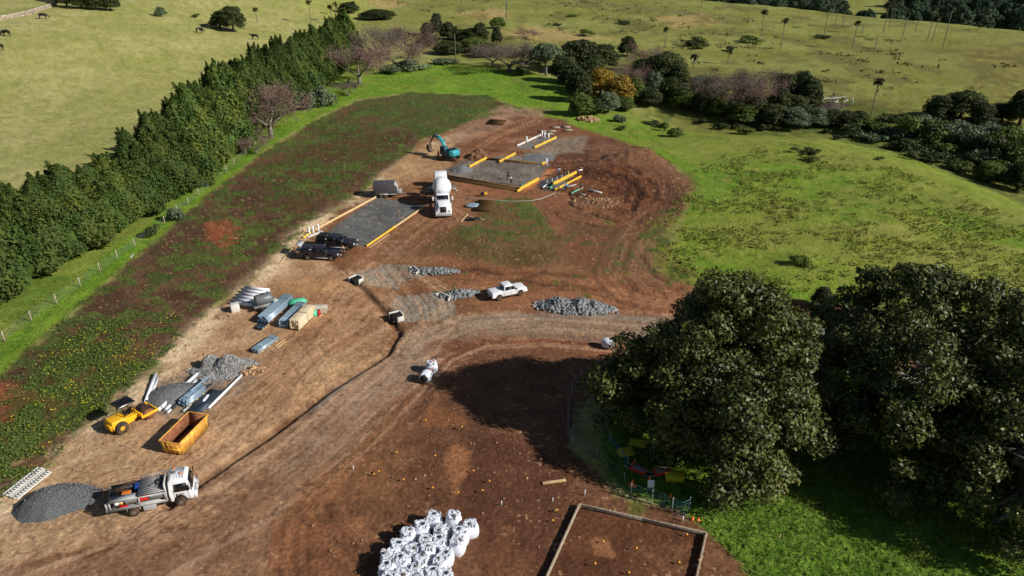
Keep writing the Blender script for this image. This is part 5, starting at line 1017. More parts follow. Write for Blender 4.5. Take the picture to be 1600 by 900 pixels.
gx('house', 'dark_teal', lambda c: c.prism([(-1.2, .95, 1.2), (.9, .95, 1.2), (.9, 1.75, 1.18), (-1.2, 1.85, 1.15)]), .06)
gx('counterweight', 'teal_paint', lambda c: c.prism([(-1.85, .95, .8), (-1.15, .95, 1.28), (-1.15, 2.0, 1.24), (-1.8, 1.95, .85), (-1.95, 1.5, .8)]), .1)
gx('cab', 'dark_teal', lambda c: c.add(*(lambda b: (b.V[0], [(3, 2, 1, 0), (4, 5, 6, 7), (0, 1, 5, 4), (1, 2, 6, 5), (2, 3, 7, 6), (3, 0, 4, 7)]))(MB().box((.55, .68, 1.75), (1.4, .9, 1.5), tx=.85))), .05)
gx('cab_window', 'glass', lambda c: c.panel([(-.0, 1.14, 1.5), (-.0+1.1, 1.14, 1.5), (1.0, 1.14, 2.35), (.1, 1.14, 2.35)][::-1], .015), 0)
gx('cab_window', 'glass', lambda c: c.panel([(1.2, .3, 1.5), (1.2, 1.05, 1.5), (1.16, 1.05, 2.3), (1.16, .3, 2.3)], .03), 0)
gx('engine_deck', 'black_paint', lambda c: c.box((-.7, 0, 1.98), (1.0, 1.8, .16)), .03)
gx('exhaust', 'chassis', lambda c: c.cyl((-.6, -.7, 2.0), (-.6, -.7, 2.5), .07), 0)
gx('boom', 'teal_paint', lambda c: c.tube([(.8, -.1, 1.4), (1.4, -.1, 2.8), (2.3, -.1, 3.5), (3.7, -.1, 3.7)], [.26, .36, .34, .2], 4), .02)
gx('stick', 'dark_teal', lambda c: c.tube([(3.5, -.1, 4.1), (3.8, -.1, 3.7), (5.0, -.1, 1.9)], [.14, .24, .14], 4), .02)
gx('boom_ram', 'alu', lambda c: (c.tube([(1.1, .3, 1.3), (1.9, .3, 3.0)], .09, 7), c.tube([(1.1, -.5, 1.3), (1.9, -.5, 3.0)], .09, 7), c.tube([(2.2, -.1, 3.9), (3.5, -.1, 4.1)], .09, 7)), 0)
gx('bucket', 'chassis', lambda c: c.prism([(4.7, 2.0, .4), (5.35, 1.8, .4), (5.4, 1.0, .4), (4.8, .55, .4), (4.3, .7, .4), (4.8, 1.1, .4)]), .03)
gx('bucket_tooth', 'alu', lambda c: [c.box((4.28, -.3+k*.15, .66), (.25, .06, .06), (0, .3, 0)) for k in range(5)], 0)
# ------------------------------------------------------------------ tank trailer
t_ = thing('tank_trailer', 'grey tank on a silver tandem trailer beside the white pipes', 'trailer', tuple(P(414, 482)), head((398, 478), (430, 470)))
c = MB(); c.lathe([(-1.0, .25), (-.92, .5), (-.75, .62), (.75, .62), (.92, .5), (1.0, .25)], 18, rotm(0, pi/2, 0), (0, 0, 1.2)); c.build('tank', M['tank_grey'], t_, True)
c = MB(); c.lathe([(1.75, .2), (1.88, .2)], 12); c.tube([(-.6, -.1, 1.8), (.7, .1, 1.9)], .04, 5); c.build('tank_lid', M['chassis'], t_)
c = MB(); c.box((.1, 0, .55), (2.6, 1.3, .12)); c.box((1.15, 0, .75), (.5, 1.0, .3)); [c.box((0, s*.66, .62), (2.5, .06, .14)) for s in (-1, 1)]; c.tube([(1.3, -.5, .5), (2.4, 0, .5)], .05, 5); c.tube([(1.3, .5, .5), (2.4, 0, .5)], .05, 5); c.tube([(2.3, 0, 0), (2.3, 0, .75)], .04, 5); c.build('frame', M['alu'], t_)
for x in (-.35, .35):
    for s in (-1, 1): wheel(t_, x, s*.78, .3, .2, 'clean_white', s)
c = MB(); [c.box((0, s*.8, .68), (1.5, .26, .05)) for s in (-1, 1)]; c.build('mudguard', M['alu'], t_)
# ------------------------------------------------------------------ bundles, beams, pipes, timber
def rod(name, label, cat, a, b, r, m_, z=0.0, zb=None, hollow=False, group=None):
    p, q = P(*a), P(*b); o = thing(name, label, cat, tuple(p), 0, group); d = q-p; c = MB()
    e = (d[0], d[1], d[2]+(zb if zb is not None else z)+r)
    if hollow: c.hollow((0, 0, z+r), e, r, r*.2, 12)
    else: c.cyl((0, 0, z+r), e, r, n=8)
    c.build('pipe' if hollow else 'rod', M[m_], o); return o
def board(name, label, cat, a, b, w_, h, m_, z=0.0, ends=True, group=None):
    p, q = P(*a), P(*b); L = hypot(*(q-p)[:2]); m = (p+q)/2; o = thing(name, label, cat, (m[0], m[1], min(p[2], q[2])+z), atan2(q[1]-p[1], q[0]-p[0]), group)
    c = MB(); c.box((0, 0, h/2), (L, w_, h)); c.build('board', M[m_], o, bev=.01)
    if ends:
        for x in (-L/2+.1, 0, L/2-.1):
            k = MB(); k.box((x, w_/2+.03, h/2-.05), (.06, .05, h+.15)); k.build('peg', M['timber'], o)
    return o
def bundle(label, a, b, m_, n=5, rows=2, bw=.28, bh=.22, cat='steel bundle', name='purlin_bundle', group=None, z=.1, blue=True):
    p, q = P(*a), P(*b); L = hypot(*(q-p)[:2]); m = (p+q)/2; o = thing(name, label, cat, (m[0], m[1], hgt(m[0], m[1])), atan2(q[1]-p[1], q[0]-p[0]), group)
    for j in range(rows):
        for i in range(n):
            x = random.uniform(-.15, .15); y = (i-(n-1)/2)*bw+random.uniform(-.01, .01); c = MB(); zz = z+j*bh
            c.box((x, y, zz+bh*.5-.01), (L, .015, bh-.02)); c.box((x, y+bw*.42, zz+bh-.015), (L, bw*.84, .014)); c.box((x, y+bw*.42, zz+.012), (L, bw*.84, .014)); c.build('channel', M[m_], o)
    for x in (-L*.35, 0, L*.35): c = MB(); c.box((x, 0, z/2), (.12, n*bw, z)); c.build('bearer', M['timber'], o)
    for x in (-L*.3, L*.3): c = MB(); c.box((x, bw*.3, z+rows*bh+.004), (.04, n*bw, .01)); c.build('strap', M['black_paint'], o)
    return o
bundle('bundle of long galvanised roof sections, left of two beside the white pipes', (412, 506), (453, 470), 'galv', 5, 3, .26, .24)
bundle('bundle of galvanised sections just left of the wrapped timber pack', (444, 512), (474, 482), 'galv', 4, 3, .26, .24)
bundle('separate bundle of galvanised sections lying apart near the gravel heap', (400, 552), (432, 530), 'galv', 4, 2, .24, .18)
bundle('blue-grey galvanised bundle between the white pipes and dark sheets', (288, 636), (318, 612), 'galv', 4, 3, .22, .2)
bundle('dark low stack of sections at the left foot of the bundles', (405, 516), (416, 506), 'galv_dark', 4, 1, .24, .16)
board('steel_beam', 'thin silver steel beam left of the galvanised bundles', 'beam', (418, 487), (440, 470), .16, .2, 'alu', .1, False)
board('steel_beam', 'long pointed steel length on top of the blue-grey bundle', 'beam', (300, 622), (328, 599), .14, .14, 'galv', .7, False)
def pack(label, a, b, W, H, m1, m2, end='timber', nb=5):
    p, q = P(*a), P(*b); L = hypot(*(q-p)[:2]); m = (p+q)/2; o = thing('timber_pack', label, 'timber pack', (m[0], m[1], hgt(m[0], m[1])), atan2(q[1]-p[1], q[0]-p[0]))
    for i in range(nb):
        for j in range(4):
            c = MB(); c.box((random.uniform(-.04, .04), (i-(nb-1)/2)*W/nb, .12+(j+.5)*(H-.12)/4), (L, W/nb-.02, (H-.12)/4-.015)); c.build('plank', M[m1], o)
    c = MB(); c.box((.02, 0, H+.015), (L-.1, W+.03, .03)); c.build('wrap_top', M[m2], o, bev=.01)
    for x in (-L*.3, 0, L*.3): c = MB(); c.box((x, 0, H*.5+.06), (.05, W+.04, H)); c.build('strap', M[m2 if x else 'chassis'], o); c = MB(); c.box((x, 0, .06), (.1, W, .12)); c.build('bearer', M['timber'], o)
    return o
pack('pale wrapped timber pack with sawn ends facing the camera, right of the galvanised bundles', (461, 516), (487, 491), 1.15, 1.15, 'timber_wrap', 'timber_wrap')
pack('grey-topped timber pack lying crosswise behind the others', (468, 489), (512, 489), .9, .75, 'timber_weathered', 'grey_wrap', nb=4)
def soft(name, label, cat, a, d, m_, seed=0, n=2.5):
    p = P(*a); rs = np.random.default_rng(seed); V = []; nu, nv = 14, 8; F = []
    for j in range(nv+1):
        for i in range(nu):
            th = pi*j/nv; ph = 2*pi*i/nu; f = lambda t: np.sign(t)*abs(t)**.6
            V.append((f(sin(th))*f(cos(ph)), f(sin(th))*f(sin(ph)), cos(th)))
    V = np.array(V)*(1+rs.uniform(-.13, .13, (len(V), 1)))*np.array(d)/2+np.array([0, 0, d[2]*.42]); V[:, 2] = np.maximum(V[:, 2], 0)
    o = thing(name, label, cat, tuple(p), rs.uniform(0, 3)); c = MB(); c.add(V, np.array([(j*nu+i, (j+1)*nu+i, (j+1)*nu+(i+1) % nu, j*nu+(i+1) % nu) for j in range(nv) for i in range(nu)])); c.build('cover', M[m_], o, True)
    k = MB(); k.tube([(d[0]*.45, -d[1]*.2, .05), (0, 0, d[2]*.96), (-d[0]*.45, d[1]*.2, .05)], .02, 4); k.build('tie', M['chassis'], o); return o
soft('wrapped_bundle', 'green wrapped bundle at the far end of the galvanised sections', 'bundle', (466, 476), (1.9, 1.0, .8), 'green_wrap', 1)
soft('wrapped_bundle', 'small green wrapped bundle beside the red can', 'bundle', (491, 493), (.9, .8, .7), 'green_wrap', 2)
p = P(499, 493); o = thing('fuel_can', 'small red can between the green bundle and the timber end', 'can', tuple(p)); c = MB(); c.box((0, 0, .3), (.25, .4, .6)); c.build('can_body', M['red_plastic'], o, bev=.05); c = MB(); c.cyl((0, .1, .6), (0, .1, .68), .05); c.build('cap', M['black_paint'], o)
board('timber_offcut', 'pale timber offcut beside the red can', 'timber', (498, 496), (508, 489), .12, .1, 'timber', 0, False)
board('timber_batten', 'pale timber batten beside the separate galvanised bundle, farther one', 'timber', (430, 542), (445, 531), .12, .08, 'timber', 0, False)
board('timber_batten', 'pale timber batten beside the separate galvanised bundle, nearer one', 'timber', (433, 544), (447, 534), .12, .08, 'timber', 0, False)
# row of white pipes under the tank trailer
for i in range(6):
    a = (362+i*4.2, 481-i*4.6); b = (392+i*4.0, 484-i*4.8)
    rod('white_pipe', 'fat white pipe in the row beside the tank trailer, %s from the front' % ORD[5-i if 0 else i], 'pipe', (a[0], a[1]-6), (b[0]+9, b[1]-4), .2, 'white_plastic', .02, hollow=True, group='white pipes beside the tank trailer')
p = P(368, 486); o = thing('concrete_block', 'pale concrete block with a round hole at the near end of the white pipes', 'block', tuple(p), .5); c = MB(); c.box((0, 0, .45), (.9, .8, .9)); c.build('block_body', M['white_concrete'], o, bev=.05); c = MB(); c.hollow((.45, 0, .45), (.5, 0, .45), .25, .05); c.build('hole_rim', M['grey_steel'], o)
for i, (a, b, r, z, lb) in enumerate([((229, 629), (244, 586), .16, 0, 'short white pipe leaning by the roller drum, left one'), ((234, 630), (247, 592), .13, 0, 'short white pipe leaning by the roller drum, right one'),
    ((247, 644), (305, 590), .17, 0, 'long thick white pipe at the left of the row'), ((253, 641), (309, 588), .17, .1, 'long thick white pipe lying on the row, second from the left'), ((259, 643), (307, 597), .13, 0, 'long white pipe third from the left in the row'), ((326, 640), (378, 588), .12, 0, 'single long white pipe lying apart at the right')]):
    rod('white_pipe', lb, 'pipe', a, b, r, 'clean_white', z+.02, hollow=True)
for i, (a, b, m_, lb) in enumerate([((263, 645), (314, 597), 'galv_dark', 'dark pipe with white ends beside the long white pipes, left one'), ((268, 642), (316, 599), 'galv_dark', 'dark pipe beside the long white pipes, right one'), ((262, 647), (268, 641), 'clean_white', 'short white pipe end beside the dark pipes'), ((286, 645), (296, 637), 'alu', 'short silver pipe at the foot of the blue-grey bundle'), ((312, 614), (330, 602), 'galv_dark', 'thin dark length beside the dark sheets')]):
    rod('dark_pipe' if 'dark' in m_ else 'short_pipe', lb, 'pipe', a, b, .11, m_, .02, hollow=True)
def sheets(label, a, w_, l_, rz, m_, n=3, name='metal_sheets', cat='sheets', group=None, th=.02):
    p = P(*a); o = thing(name, label, cat, tuple(p), rz, group)
    for k in range(n): c = MB(); c.box((random.uniform(-.12, .12), random.uniform(-.12, .12), .04+k*(th+.02)), (l_, w_, th), (random.uniform(-.01, .01), random.uniform(-.01, .01), random.uniform(-.06, .06))); c.build('sheet', M[m_], o)
    return o
hz = head((300, 640), (330, 612)); sheets('dark metal sheets lying flat beside the single white pipe', (322, 627), 1.3, 3.4, hz, 'galv_dark', 3)
sheets('second dark metal sheet nearer the skip bin', (306, 640), .9, 1.4, hz, 'galv_dark', 2)
p = P(320, 622)
soft('plastic_wrap', 'crumpled white plastic wrap lying on the dark metal sheets', 'plastic', (322, 624), (1.1, .3, .12), 'white_plastic', 5).location.z += .12
# pale slotted ramps at the lower left
for i, (a, b, lb) in enumerate([((10, 776), (65, 733), 'pale slotted steel ramp lying at the lower left, the left one'), ((22, 781), (76, 738), 'pale slotted steel ramp lying at the lower left, the right one')]):
    p, q = P(*a), P(*b); L = hypot(*(q-p)[:2]); m = (p+q)/2; o = thing('ramp', lb, 'ramp', tuple(m), atan2(q[1]-p[1], q[0]-p[0])); o.location.z += .06
    for s in (-1, 1): c = MB(); c.box((0, s*.28, .06), (L, .14, .12)); c.build('side_rail', M['white_concrete'], o, bev=.01)
    nr = 13
    for k in range(nr+1): c = MB(); c.box((-L/2+.06+k*(L-.12)/nr, 0, .06), (.12, .44, .1)); c.build('rung', M['white_concrete'], o)
# ------------------------------------------------------------------ heaps
def heap(name, label, cat, a, rx, ry, h, m_, rz=0, seed=0, lump=.12, peaks=None, stones=None, edge=1.0, pw=1.3, kind=None):
    p = P(*a); rs = np.random.default_rng(seed); N = 46; V = []; gxx = np.linspace(-1.15, 1.15, N); GX, GY = np.meshgrid(gxx*rx, gxx*ry, indexing='ij')
    wx, wy = GX+p[0], GY+p[1]; rad = np.hypot(GX/rx, GY/ry)*(1+.35*(fbm(GX/rx*1.5+seed*3+9, GY/ry*1.5+5, 3, 2)-.5))
    z = h*np.clip(1-rad**pw, -.12, 1)
    if peaks: z = z*0.55; 
    for (px_, py_, pr, ph) in (peaks or []): z = np.maximum(z, ph*np.clip(1-(np.hypot((GX-px_)/pr, (GY-py_)/pr))**1.2, -1, 1)*np.clip((1.1-rad)*2, 0, 1))
    z = z+lump*(fbm(GX*1.1+seed, GY*1.1+9, 4, 3)-.5)*2*(rad < 1); z = np.where(rad > 1.04, -.25, z)
    o = thing(name, label, cat, tuple(p), rz); c = MB(); i0 = (np.arange(N-1)[:, None]*N+np.arange(N-1)[None, :]).ravel(); Q = np.stack([i0, i0+N, i0+N+1, i0+1], 1)
    V = np.stack([GX.ravel(), GY.ravel(), z.ravel()], 1); c.add(V, Q); q = c.build('mound', M[m_], o, True)
    if kind: q['kind'] = kind
    if stones:
        n, s0, s1, mt = stones; c = MB(); base = np.array([(-1, -1, -1), (1, -1, -1), (1, 1, -1), (-1, 1, -1), (-.7, -.8, 1), (.8, -.6, 1), (.6, .8, 1), (-.8, .7, 1)])*.5
        F = np.array([(3, 2, 1, 0), (4, 5, 6, 7), (0, 1, 5, 4), (1, 2, 6, 5), (2, 3, 7, 6), (3, 0, 4, 7)]); Vs = []; Fs = []; cnt = 0
        while cnt < n:
            x, y = rs.uniform(-1.2, 1.2, 2); ix = int((x+1.15)/2.3*(N-1)); iy = int((y+1.15)/2.3*(N-1))
            if not (0 <= ix < N and 0 <= iy < N): continue
            rr_ = rad[ix, iy]
            if rr_ > edge+rs.exponential(.06): continue
            s_ = rs.uniform(s0, s1); v = (base+rs.uniform(-.14, .14, base.shape))*s_*rs.uniform(.6, 1.3, 3); v = v @ rotm(*rs.uniform(0, 6.28, 3)).T+np.array([x*rx, y*ry, max(0, z[ix, iy])+s_*.15]); Vs.append(v); Fs.append(F+8*cnt); cnt += 1
        c.add(np.concatenate(Vs), np.concatenate(Fs)); c.build('stones', M[mt], o)['kind'] = 'stuff'
    return o
heap('gravel_heap', 'smooth dark gravel heap behind the service truck', 'gravel heap', (88, 786), 2.9, 1.75, 1.35, 'gravel_dark', .36, 1, .12, pw=2.0, stones=(2200, .03, .08, 'gravel_fine'), edge=.98)
heap('gravel_heap', 'rough pale grey gravel heap with a dark notch near the galvanised bundle', 'gravel heap', (346, 578), 2.9, 1.9, 1.35, 'gravel_blue', .1, 2, .22, [(-1.2, .6, 1.4, 1.3), (.6, .1, 1.9, 1.5)], (4200, .05, .13, 'gravel_stone'), 1.0)
heap('gravel_heap', 'flat blue-grey fine gravel heap behind the long white pipes', 'gravel heap', (272, 618), 2.6, 2.0, .85, 'gravel_blue', .5, 3, .06, pw=1.8, stones=(1200, .03, .08, 'gravel_fine'), edge=.98)
heap('rock_pile', 'long pile of grey broken rocks beside the white ute', 'rock pile', (900, 481), 3.9, 1.5, .85, 'rock_base', -.12, 4, .2, [(-2.1, .3, 1.6, .95), (.4, .2, 1.6, .8), (2.1, 0, 1.4, .55)], (1300, .18, .40, 'rock'), 1.0)
heap('rock_pile', 'small rock pile leading off the upper white headwall', 'rock pile', (676, 425), 2.7, .85, .4, 'rock_base', -.02, 5, .08, None, (420, .14, .3, 'rock'))
heap('rock_pile', 'small rock pile leading off the lower white headwall', 'rock pile', (717, 461), 2.1, .95, .45, 'rock_base', .25, 6, .08, None, (330, .14, .3, 'rock'))
heap('soil_heap', 'brown soil heap beside the excavator', 'soil heap', (748, 246), 2.6, 2.4, 1.6, 'soil_heap', .2, 7, .5, [(.2, .2, 2.0, 1.7), (-1.4, -.4, 1.2, 1.0)])
heap('gravel_heap', 'small grey gravel heap with a dark side on the left end of the large pad', 'gravel heap', (722, 266), 2.0, 1.8, .9, 'gravel_blue', 0, 8, .12)
heap('gravel_heap', 'thin grey gravel spread between the far pads', 'gravel heap', (843, 247), 3.2, 2.4, .3, 'gravel_blue', 0, 9, .05)
heap('gravel_heap', 'low gravel mound under the bare rods on the right of the large pad', 'gravel heap', (866, 288), 2.8, 2.6, .4, 'gravel_dark', 0, 10, .1)
heap('soil_heap', 'long low bank of brown soil on the right rim of the works', 'soil heap', (990, 249), 6.5, 2.6, 1.7, 'soil_heap', -.2, 11, .3)
heap('stone_heap', 'small heap of tan broken stones right of the pale gravel heap', 'stone heap', (393, 580), 1.1, .7, .2, 'soil_heap', .3, 12, .05, None, (60, .15, .38, 'tan_stone'))
heap('stone_heap', 'heap of pale stones and wood by the grass at the head of the site', 'stone heap', (918, 188), 2.2, 1.2, .5, 'rock_base', 0, 13, .1, None, (90, .3, .7, 'tan_stone'))
heap('clod_heap', 'scattered heap of brown clods at the rim of the turned soil', 'soil heap', (930, 316), 4.0, 2.6, .35, 'soil_heap', 0, 14, .25, None, (90, .1, .26, 'tan_stone'))
rs = np.random.default_rng(44); c = MB(); base = np.array([(-1, -1, -1), (1, -1, -1), (1, 1, -1), (-1, 1, -1), (-.7, -.8, 1), (.8, -.6, 1), (.6, .8, 1), (-.8, .7, 1)])*.5
for reg, n in (([(60, 745), (200, 628), (290, 540), (390, 446), (440, 408), (470, 420), (330, 560), (230, 650), (120, 740), (60, 790)], 420), ([(440, 760), (700, 560), (900, 560), (900, 720), (1000, 790), (840, 960), (440, 960)], 160), ([(690, 400), (860, 300), (1060, 280), (1040, 430), (900, 470), (700, 470)], 320), ([(690, 235), (760, 190), (880, 200), (870, 260), (720, 250)], 200)):
    x, y, z = scatter(reg, n, None, n)
    for xx, yy, zz in zip(x, y, z):
        s_ = rs.choice([.07, .10, .14, .2], p=[.55, .33, .11, .01]); c.add((base*s_*rs.uniform(.6, 1.3, 3)) @ rotm(*rs.uniform(0, 6, 3)).T+np.array([xx, yy, zz+s_*.2]), [(3, 2, 1, 0), (4, 5, 6, 7), (0, 1, 5, 4), (1, 2, 6, 5), (2, 3, 7, 6), (3, 0, 4, 7)])
tag(c.build('loose_stones', M['tan_stone'], kind='stuff'), 'loose tan stones and clods scattered over the bare earth', 'stones')
# ------------------------------------------------------------------ formwork round the building pads
board('formwork_board', 'long pale timber edge board along the left side of the nearest slab', 'formwork', (493, 360), (588, 309), .12, .3, 'timber')
board('formwork_board', 'short yellow edge board in line with the left side of the nearest slab', 'formwork', (474, 373), (493, 360), .12, .3, 'form_yellow')
board('formwork_board', 'long pale timber edge board along the right side of the nearest slab, upper half', 'formwork', (618, 355), (663, 324), .12, .25, 'timber')
board('formwork_board', 'yellow edge board along the right side of the nearest slab, lower half', 'formwork', (573, 386), (618, 355), .12, .28, 'form_yellow')
board('timber_plank', 'pale loose plank beside the yellow edge board of the nearest slab', 'plank', (577, 388), (608, 366), .18, .06, 'timber', 0, False)
board('timber_plank', 'pale plank lying behind the nearer dark ute', 'plank', (437, 413), (456, 388), .2, .08, 'timber', 0, False)
board('timber_plank', 'short pale plank left of the slab at its near corner', 'plank', (471, 368), (475, 358), .16, .08, 'timber', 0, False)
board('formwork_board', 'yellow formwork beam on the far left edge of the large pad', 'formwork', (733, 263), (760, 249), .25, .4, 'form_yellow', .1)
board('formwork_board', 'yellow formwork beam in the middle of the far edge of the large pad', 'formwork', (780, 255), (805, 242), .25, .4, 'form_yellow', .1)
board('formwork_board', 'thick yellow formwork beam at the near right corner of the large pad', 'formwork', (812, 298), (841, 282), .3, .5, 'form_yellow', .05)
board('formwork_board', 'short yellow formwork piece at the left end of the thick corner beam', 'formwork', (808, 300), (815, 297), .25, .35, 'form_yellow', 0)
board('formwork_board', 'small yellow block at the far right corner of the large pad', 'formwork', (846, 257), (852, 255), .4, .3, 'form_yellow', 0)
board('formwork_board', 'white edge board on the left side of the farthest pad', 'formwork', (808, 229), (845, 212), .14, .35, 'white_concrete')
board('formwork_board', 'yellow edge board on the right side of the farthest pad', 'formwork', (835, 232), (869, 216), .2, .4, 'form_yellow')
_o = board('formwork_board', 'toothed yellow formwork beam at the rod bundle, rear one', 'formwork', (864, 293), (900, 275), .22, .45, 'form_yellow', .45)
for k in range(9): c = MB(); c.box((-2.6+k*.62, -.06, -.12), (.28, .12, .26)); c.build('tooth', M['form_yellow'], _o)
board('formwork_board', 'yellow formwork beam at the rod bundle, front one', 'formwork', (867, 299), (908, 278), .2, .3, 'form_yellow', .15)
board('timber_plank', 'thin yellow plank lying on the turned soil below the rods', 'plank', (894, 308), (909, 312), .15, .08, 'form_yellow', 0, False)
board('timber_plank', 'thin pale plank at the foot of the front yellow beam', 'plank', (868, 302), (880, 304), .15, .08, 'timber', 0, False)
board('timber_plank', 'pale plank leaning at the edge of the big trees shadow', 'plank', (848, 756), (884, 751), .22, .12, 'timber', 0, False)
board('timber_plank', 'yellowish plank beside the black sheets below the mesh stack', 'plank', (720, 347), (731, 335), .2, .08, 'timber', .02, False)
board('timber_plank', 'pale plank right of the black sheets below the mesh stack', 'plank', (734, 339), (757, 344), .15, .08, 'timber', .02, False)
# mesh edge strips of the large pad
def edge_strip(a, b, label, w_=1.0):
    p, q = P(*a), P(*b); L = hypot(*(q-p)[:2]); m = (p+q)/2; o = thing('mesh_edge', label, 'mesh', (m[0], m[1], m[2]), atan2(q[1]-p[1], q[0]-p[0]))
    c = MB(); c.box((0, 0, .15), (L, .06, .3)); c.build('edge_board', M['rebar_light'], o)
    c = MB()
    for k in range(int(L/.15)): c.box((-L/2+k*.15, -w_/2, .1), (.03, w_, .03))
    for k in range(7): c.box((0, -w_*k/6, .12), (L, .05, .03))
    c.build('mesh_bars', M['rebar'], o)
    c = MB(); c.box((0, -w_*.5, .05), (L, w_, .03)); c.build('mesh_base', M['rebar'], o)
    for k in range(int(L/1.2)): c = MB(); c.box((-L/2+k*1.2, .06, .3), (.06, .06, .7)); c.build('stake', M['rebar'], o)
edge_strip((699, 276), (812, 295), 'brown reinforcing mesh and edging along the near side of the large pad', 1.5)
edge_strip((760, 249), (840, 256), 'thin brown mesh edging along the far side of the large pad', .5)
def mesh_stack(a, L, W, rz, label):
    p = P(*a); o = thing('mesh_stack', label, 'mesh', tuple(p), rz)
    for k in range(6):
        c = MB(); zz = .05+k*.05; ox, oy = random.uniform(-.04, .04), random.uniform(-.04, .04)
        for i in range(int(L/.1)): c.box((-L/2+i*.1+ox, oy, zz), (.02, W, .014))
        for i in range(int(W/.1)): c.box((ox, -W/2+i*.1+oy, zz+.014), (L, .02, .014))
        c.build('mesh_sheet', M['rebar'], o)
    for x in (-L*.35, L*.35): c = MB(); c.box((x, 0, .015), (.1, W, .05)); c.build('bearer', M['timber'], o)
mesh_stack((757, 323), 2.7, 4.6, -.12, 'square stack of brown reinforcing mesh sheets right of the mixer truck')
mesh_stack((776, 192), 3.6, 3.8, -.2, 'small stack of brown reinforcing mesh at the head of the site')
soft('plastic_wrap', 'crumpled grey plastic beside the square mesh stack', 'plastic', (738, 323), (1.7, 2.0, .5), 'galv', 8)
sheets('black glossy sheets lying below the mesh stack', (739, 343), 1.1, 2.0, .1, 'black_paint', 3)
# white posts and offcuts
def post(label, a, h, r=.07, m_='white_plastic', name='post', cat='post', lean=0, group=None):
    p = P(*a); o = thing(name, label, cat, tuple(p), 0, group); c = MB(); c.box((lean*h/2, 0, h/2-.03), (r, r, h+.06), (0, lean, 0)); c.build('stem', M[m_], o); c = MB(); c.box((lean*h, 0, h+.02), (r*1.25, r*1.25, .04)); c.build('cap', M[m_], o); return o
def pipe_stub(label, a, h, r=.12, group=None):
    p = P(*a); o = thing('pipe_stub', label, 'pipe', tuple(p), 0, group); c = MB(); c.hollow((0, 0, -.05), (0, 0, h), r, .02, 12); c.build('riser', M['clean_white'], o); c = MB(); c.hollow((0, 0, h-.08), (0, 0, h+.03), r*1.2, .04, 12); c.build('collar', M['clean_white'], o)
for i, a in enumerate([(484, 367), (490, 365), (498, 362)]): pipe_stub('white riser pipe at the near left corner of the nearest slab, %s from the left' % ORD[i], a, 1.1)
for i, a in enumerate([(847, 214), (851, 216), (857, 218), (823, 223)]): pipe_stub('white riser pipe at the farthest pad, %s in order' % ORD[i], a, 1.2, .14)
pipe_stub('white riser pipe at the far right corner of the large pad', (854, 259), 1.3)
board('concrete_kerb_offcut', 'pale slab offcut at the foot of the three riser pipes', 'offcut', (480, 371), (503, 362), .5, .12, 'white_concrete', 0, False)
for i, (a, rz) in enumerate([((862, 206), .3), ((868, 200), .1), ((858, 210), .5), ((884, 199), -.2), ((850, 206), .2), ((888, 204), .4)]):
    p = P(*a); o = thing('pallet_offcut', 'grey board in the litter at the farthest pad, %s piece' % ORD[i], 'offcut', tuple(p), rz, 'grey boards at the farthest pad'); 
    for k in range(3): c = MB(); c.box((0, (k-1)*.4, .12+.03*k), (1.9, .3, .06), (0, .05*k, .1*k)); c.build('slat', M['timber_weathered'], o)
for i, (a, b, m_, z) in enumerate([((814, 292), (819, 288), 'teal_plastic', .05), ((848, 295), (854, 290), 'clean_white', .1), ((859, 296), (864, 291), 'green_wrap', .1), ((893, 303), (905, 297), 'green_wrap', .05), ((903, 304), (915, 306), 'alu', .05), ((917, 297), (940, 303), 'clean_white', .1), ((886, 294), (900, 290), 'alu', .1), ((902, 269), (910, 268), 'clean_white', .2), ((910, 268), (920, 270), 'black_paint', .1), ((888, 269), (888, 278), 'timber', .1)]):
    rod('short_pipe', '%s length lying in the turned soil, %s of the scattered bits' % ({'teal_plastic': 'teal', 'clean_white': 'white', 'green_wrap': 'green', 'alu': 'silver', 'black_paint': 'black', 'timber': 'timber'}[m_], ORD[i]), 'pipe', a, b, .1, m_, z, hollow=True)
# row of reinforcing starter bars on the low gravel mound
p = P(870, 284); o = thing('rebar_cage', 'grey cage of bars and plastic chairs on the low gravel mound', 'cage', (p[0], p[1], p[2]+.4), head((845, 292), (892, 276)))
c = MB(); [c.tube([(-3, -.8+k*.4, .1), (3, -.8+k*.4, .1)], .02, 4) for k in range(5)]; [c.tube([(-3+k*.5, -.9, .12), (-3+k*.5, .9, .12)], .02, 4) for k in range(13)]; c.build('bars', M['grey_steel'], o)
for k in range(9): c = MB(); c.box((-2.4+k*.6, .5*(k % 2), .1), (.16, .16, .2), tx=.6, ty=.6); c.build('bar_chair', M['white_plastic'], o)
def hose(label, pts, r=.05, m_='alu', zo=.05):
    W = [P(*q) for q in pts]; p = W[0]; o = thing('hose', label, 'hose', tuple(p)); c = MB(); c.tube([tuple(q-p+np.array([0, 0, zo])) for q in W], r, 5); c.build('tube', M[m_], o)
hose('thin grey hose curving from the rod bundle to the weedy patch', [(868, 302), (858, 306), (845, 311), (830, 314), (800, 315), (770, 313), (740, 310), (712, 310)])
hose('pale hose looping on the turned soil right of the rods', [(893, 304), (898, 299), (906, 297), (911, 293), (909, 289), (903, 288)], .06)
hose('dark thin hose lying behind the near slab', [(590, 307), (620, 309), (650, 311), (680, 314)], .04, 'chassis')
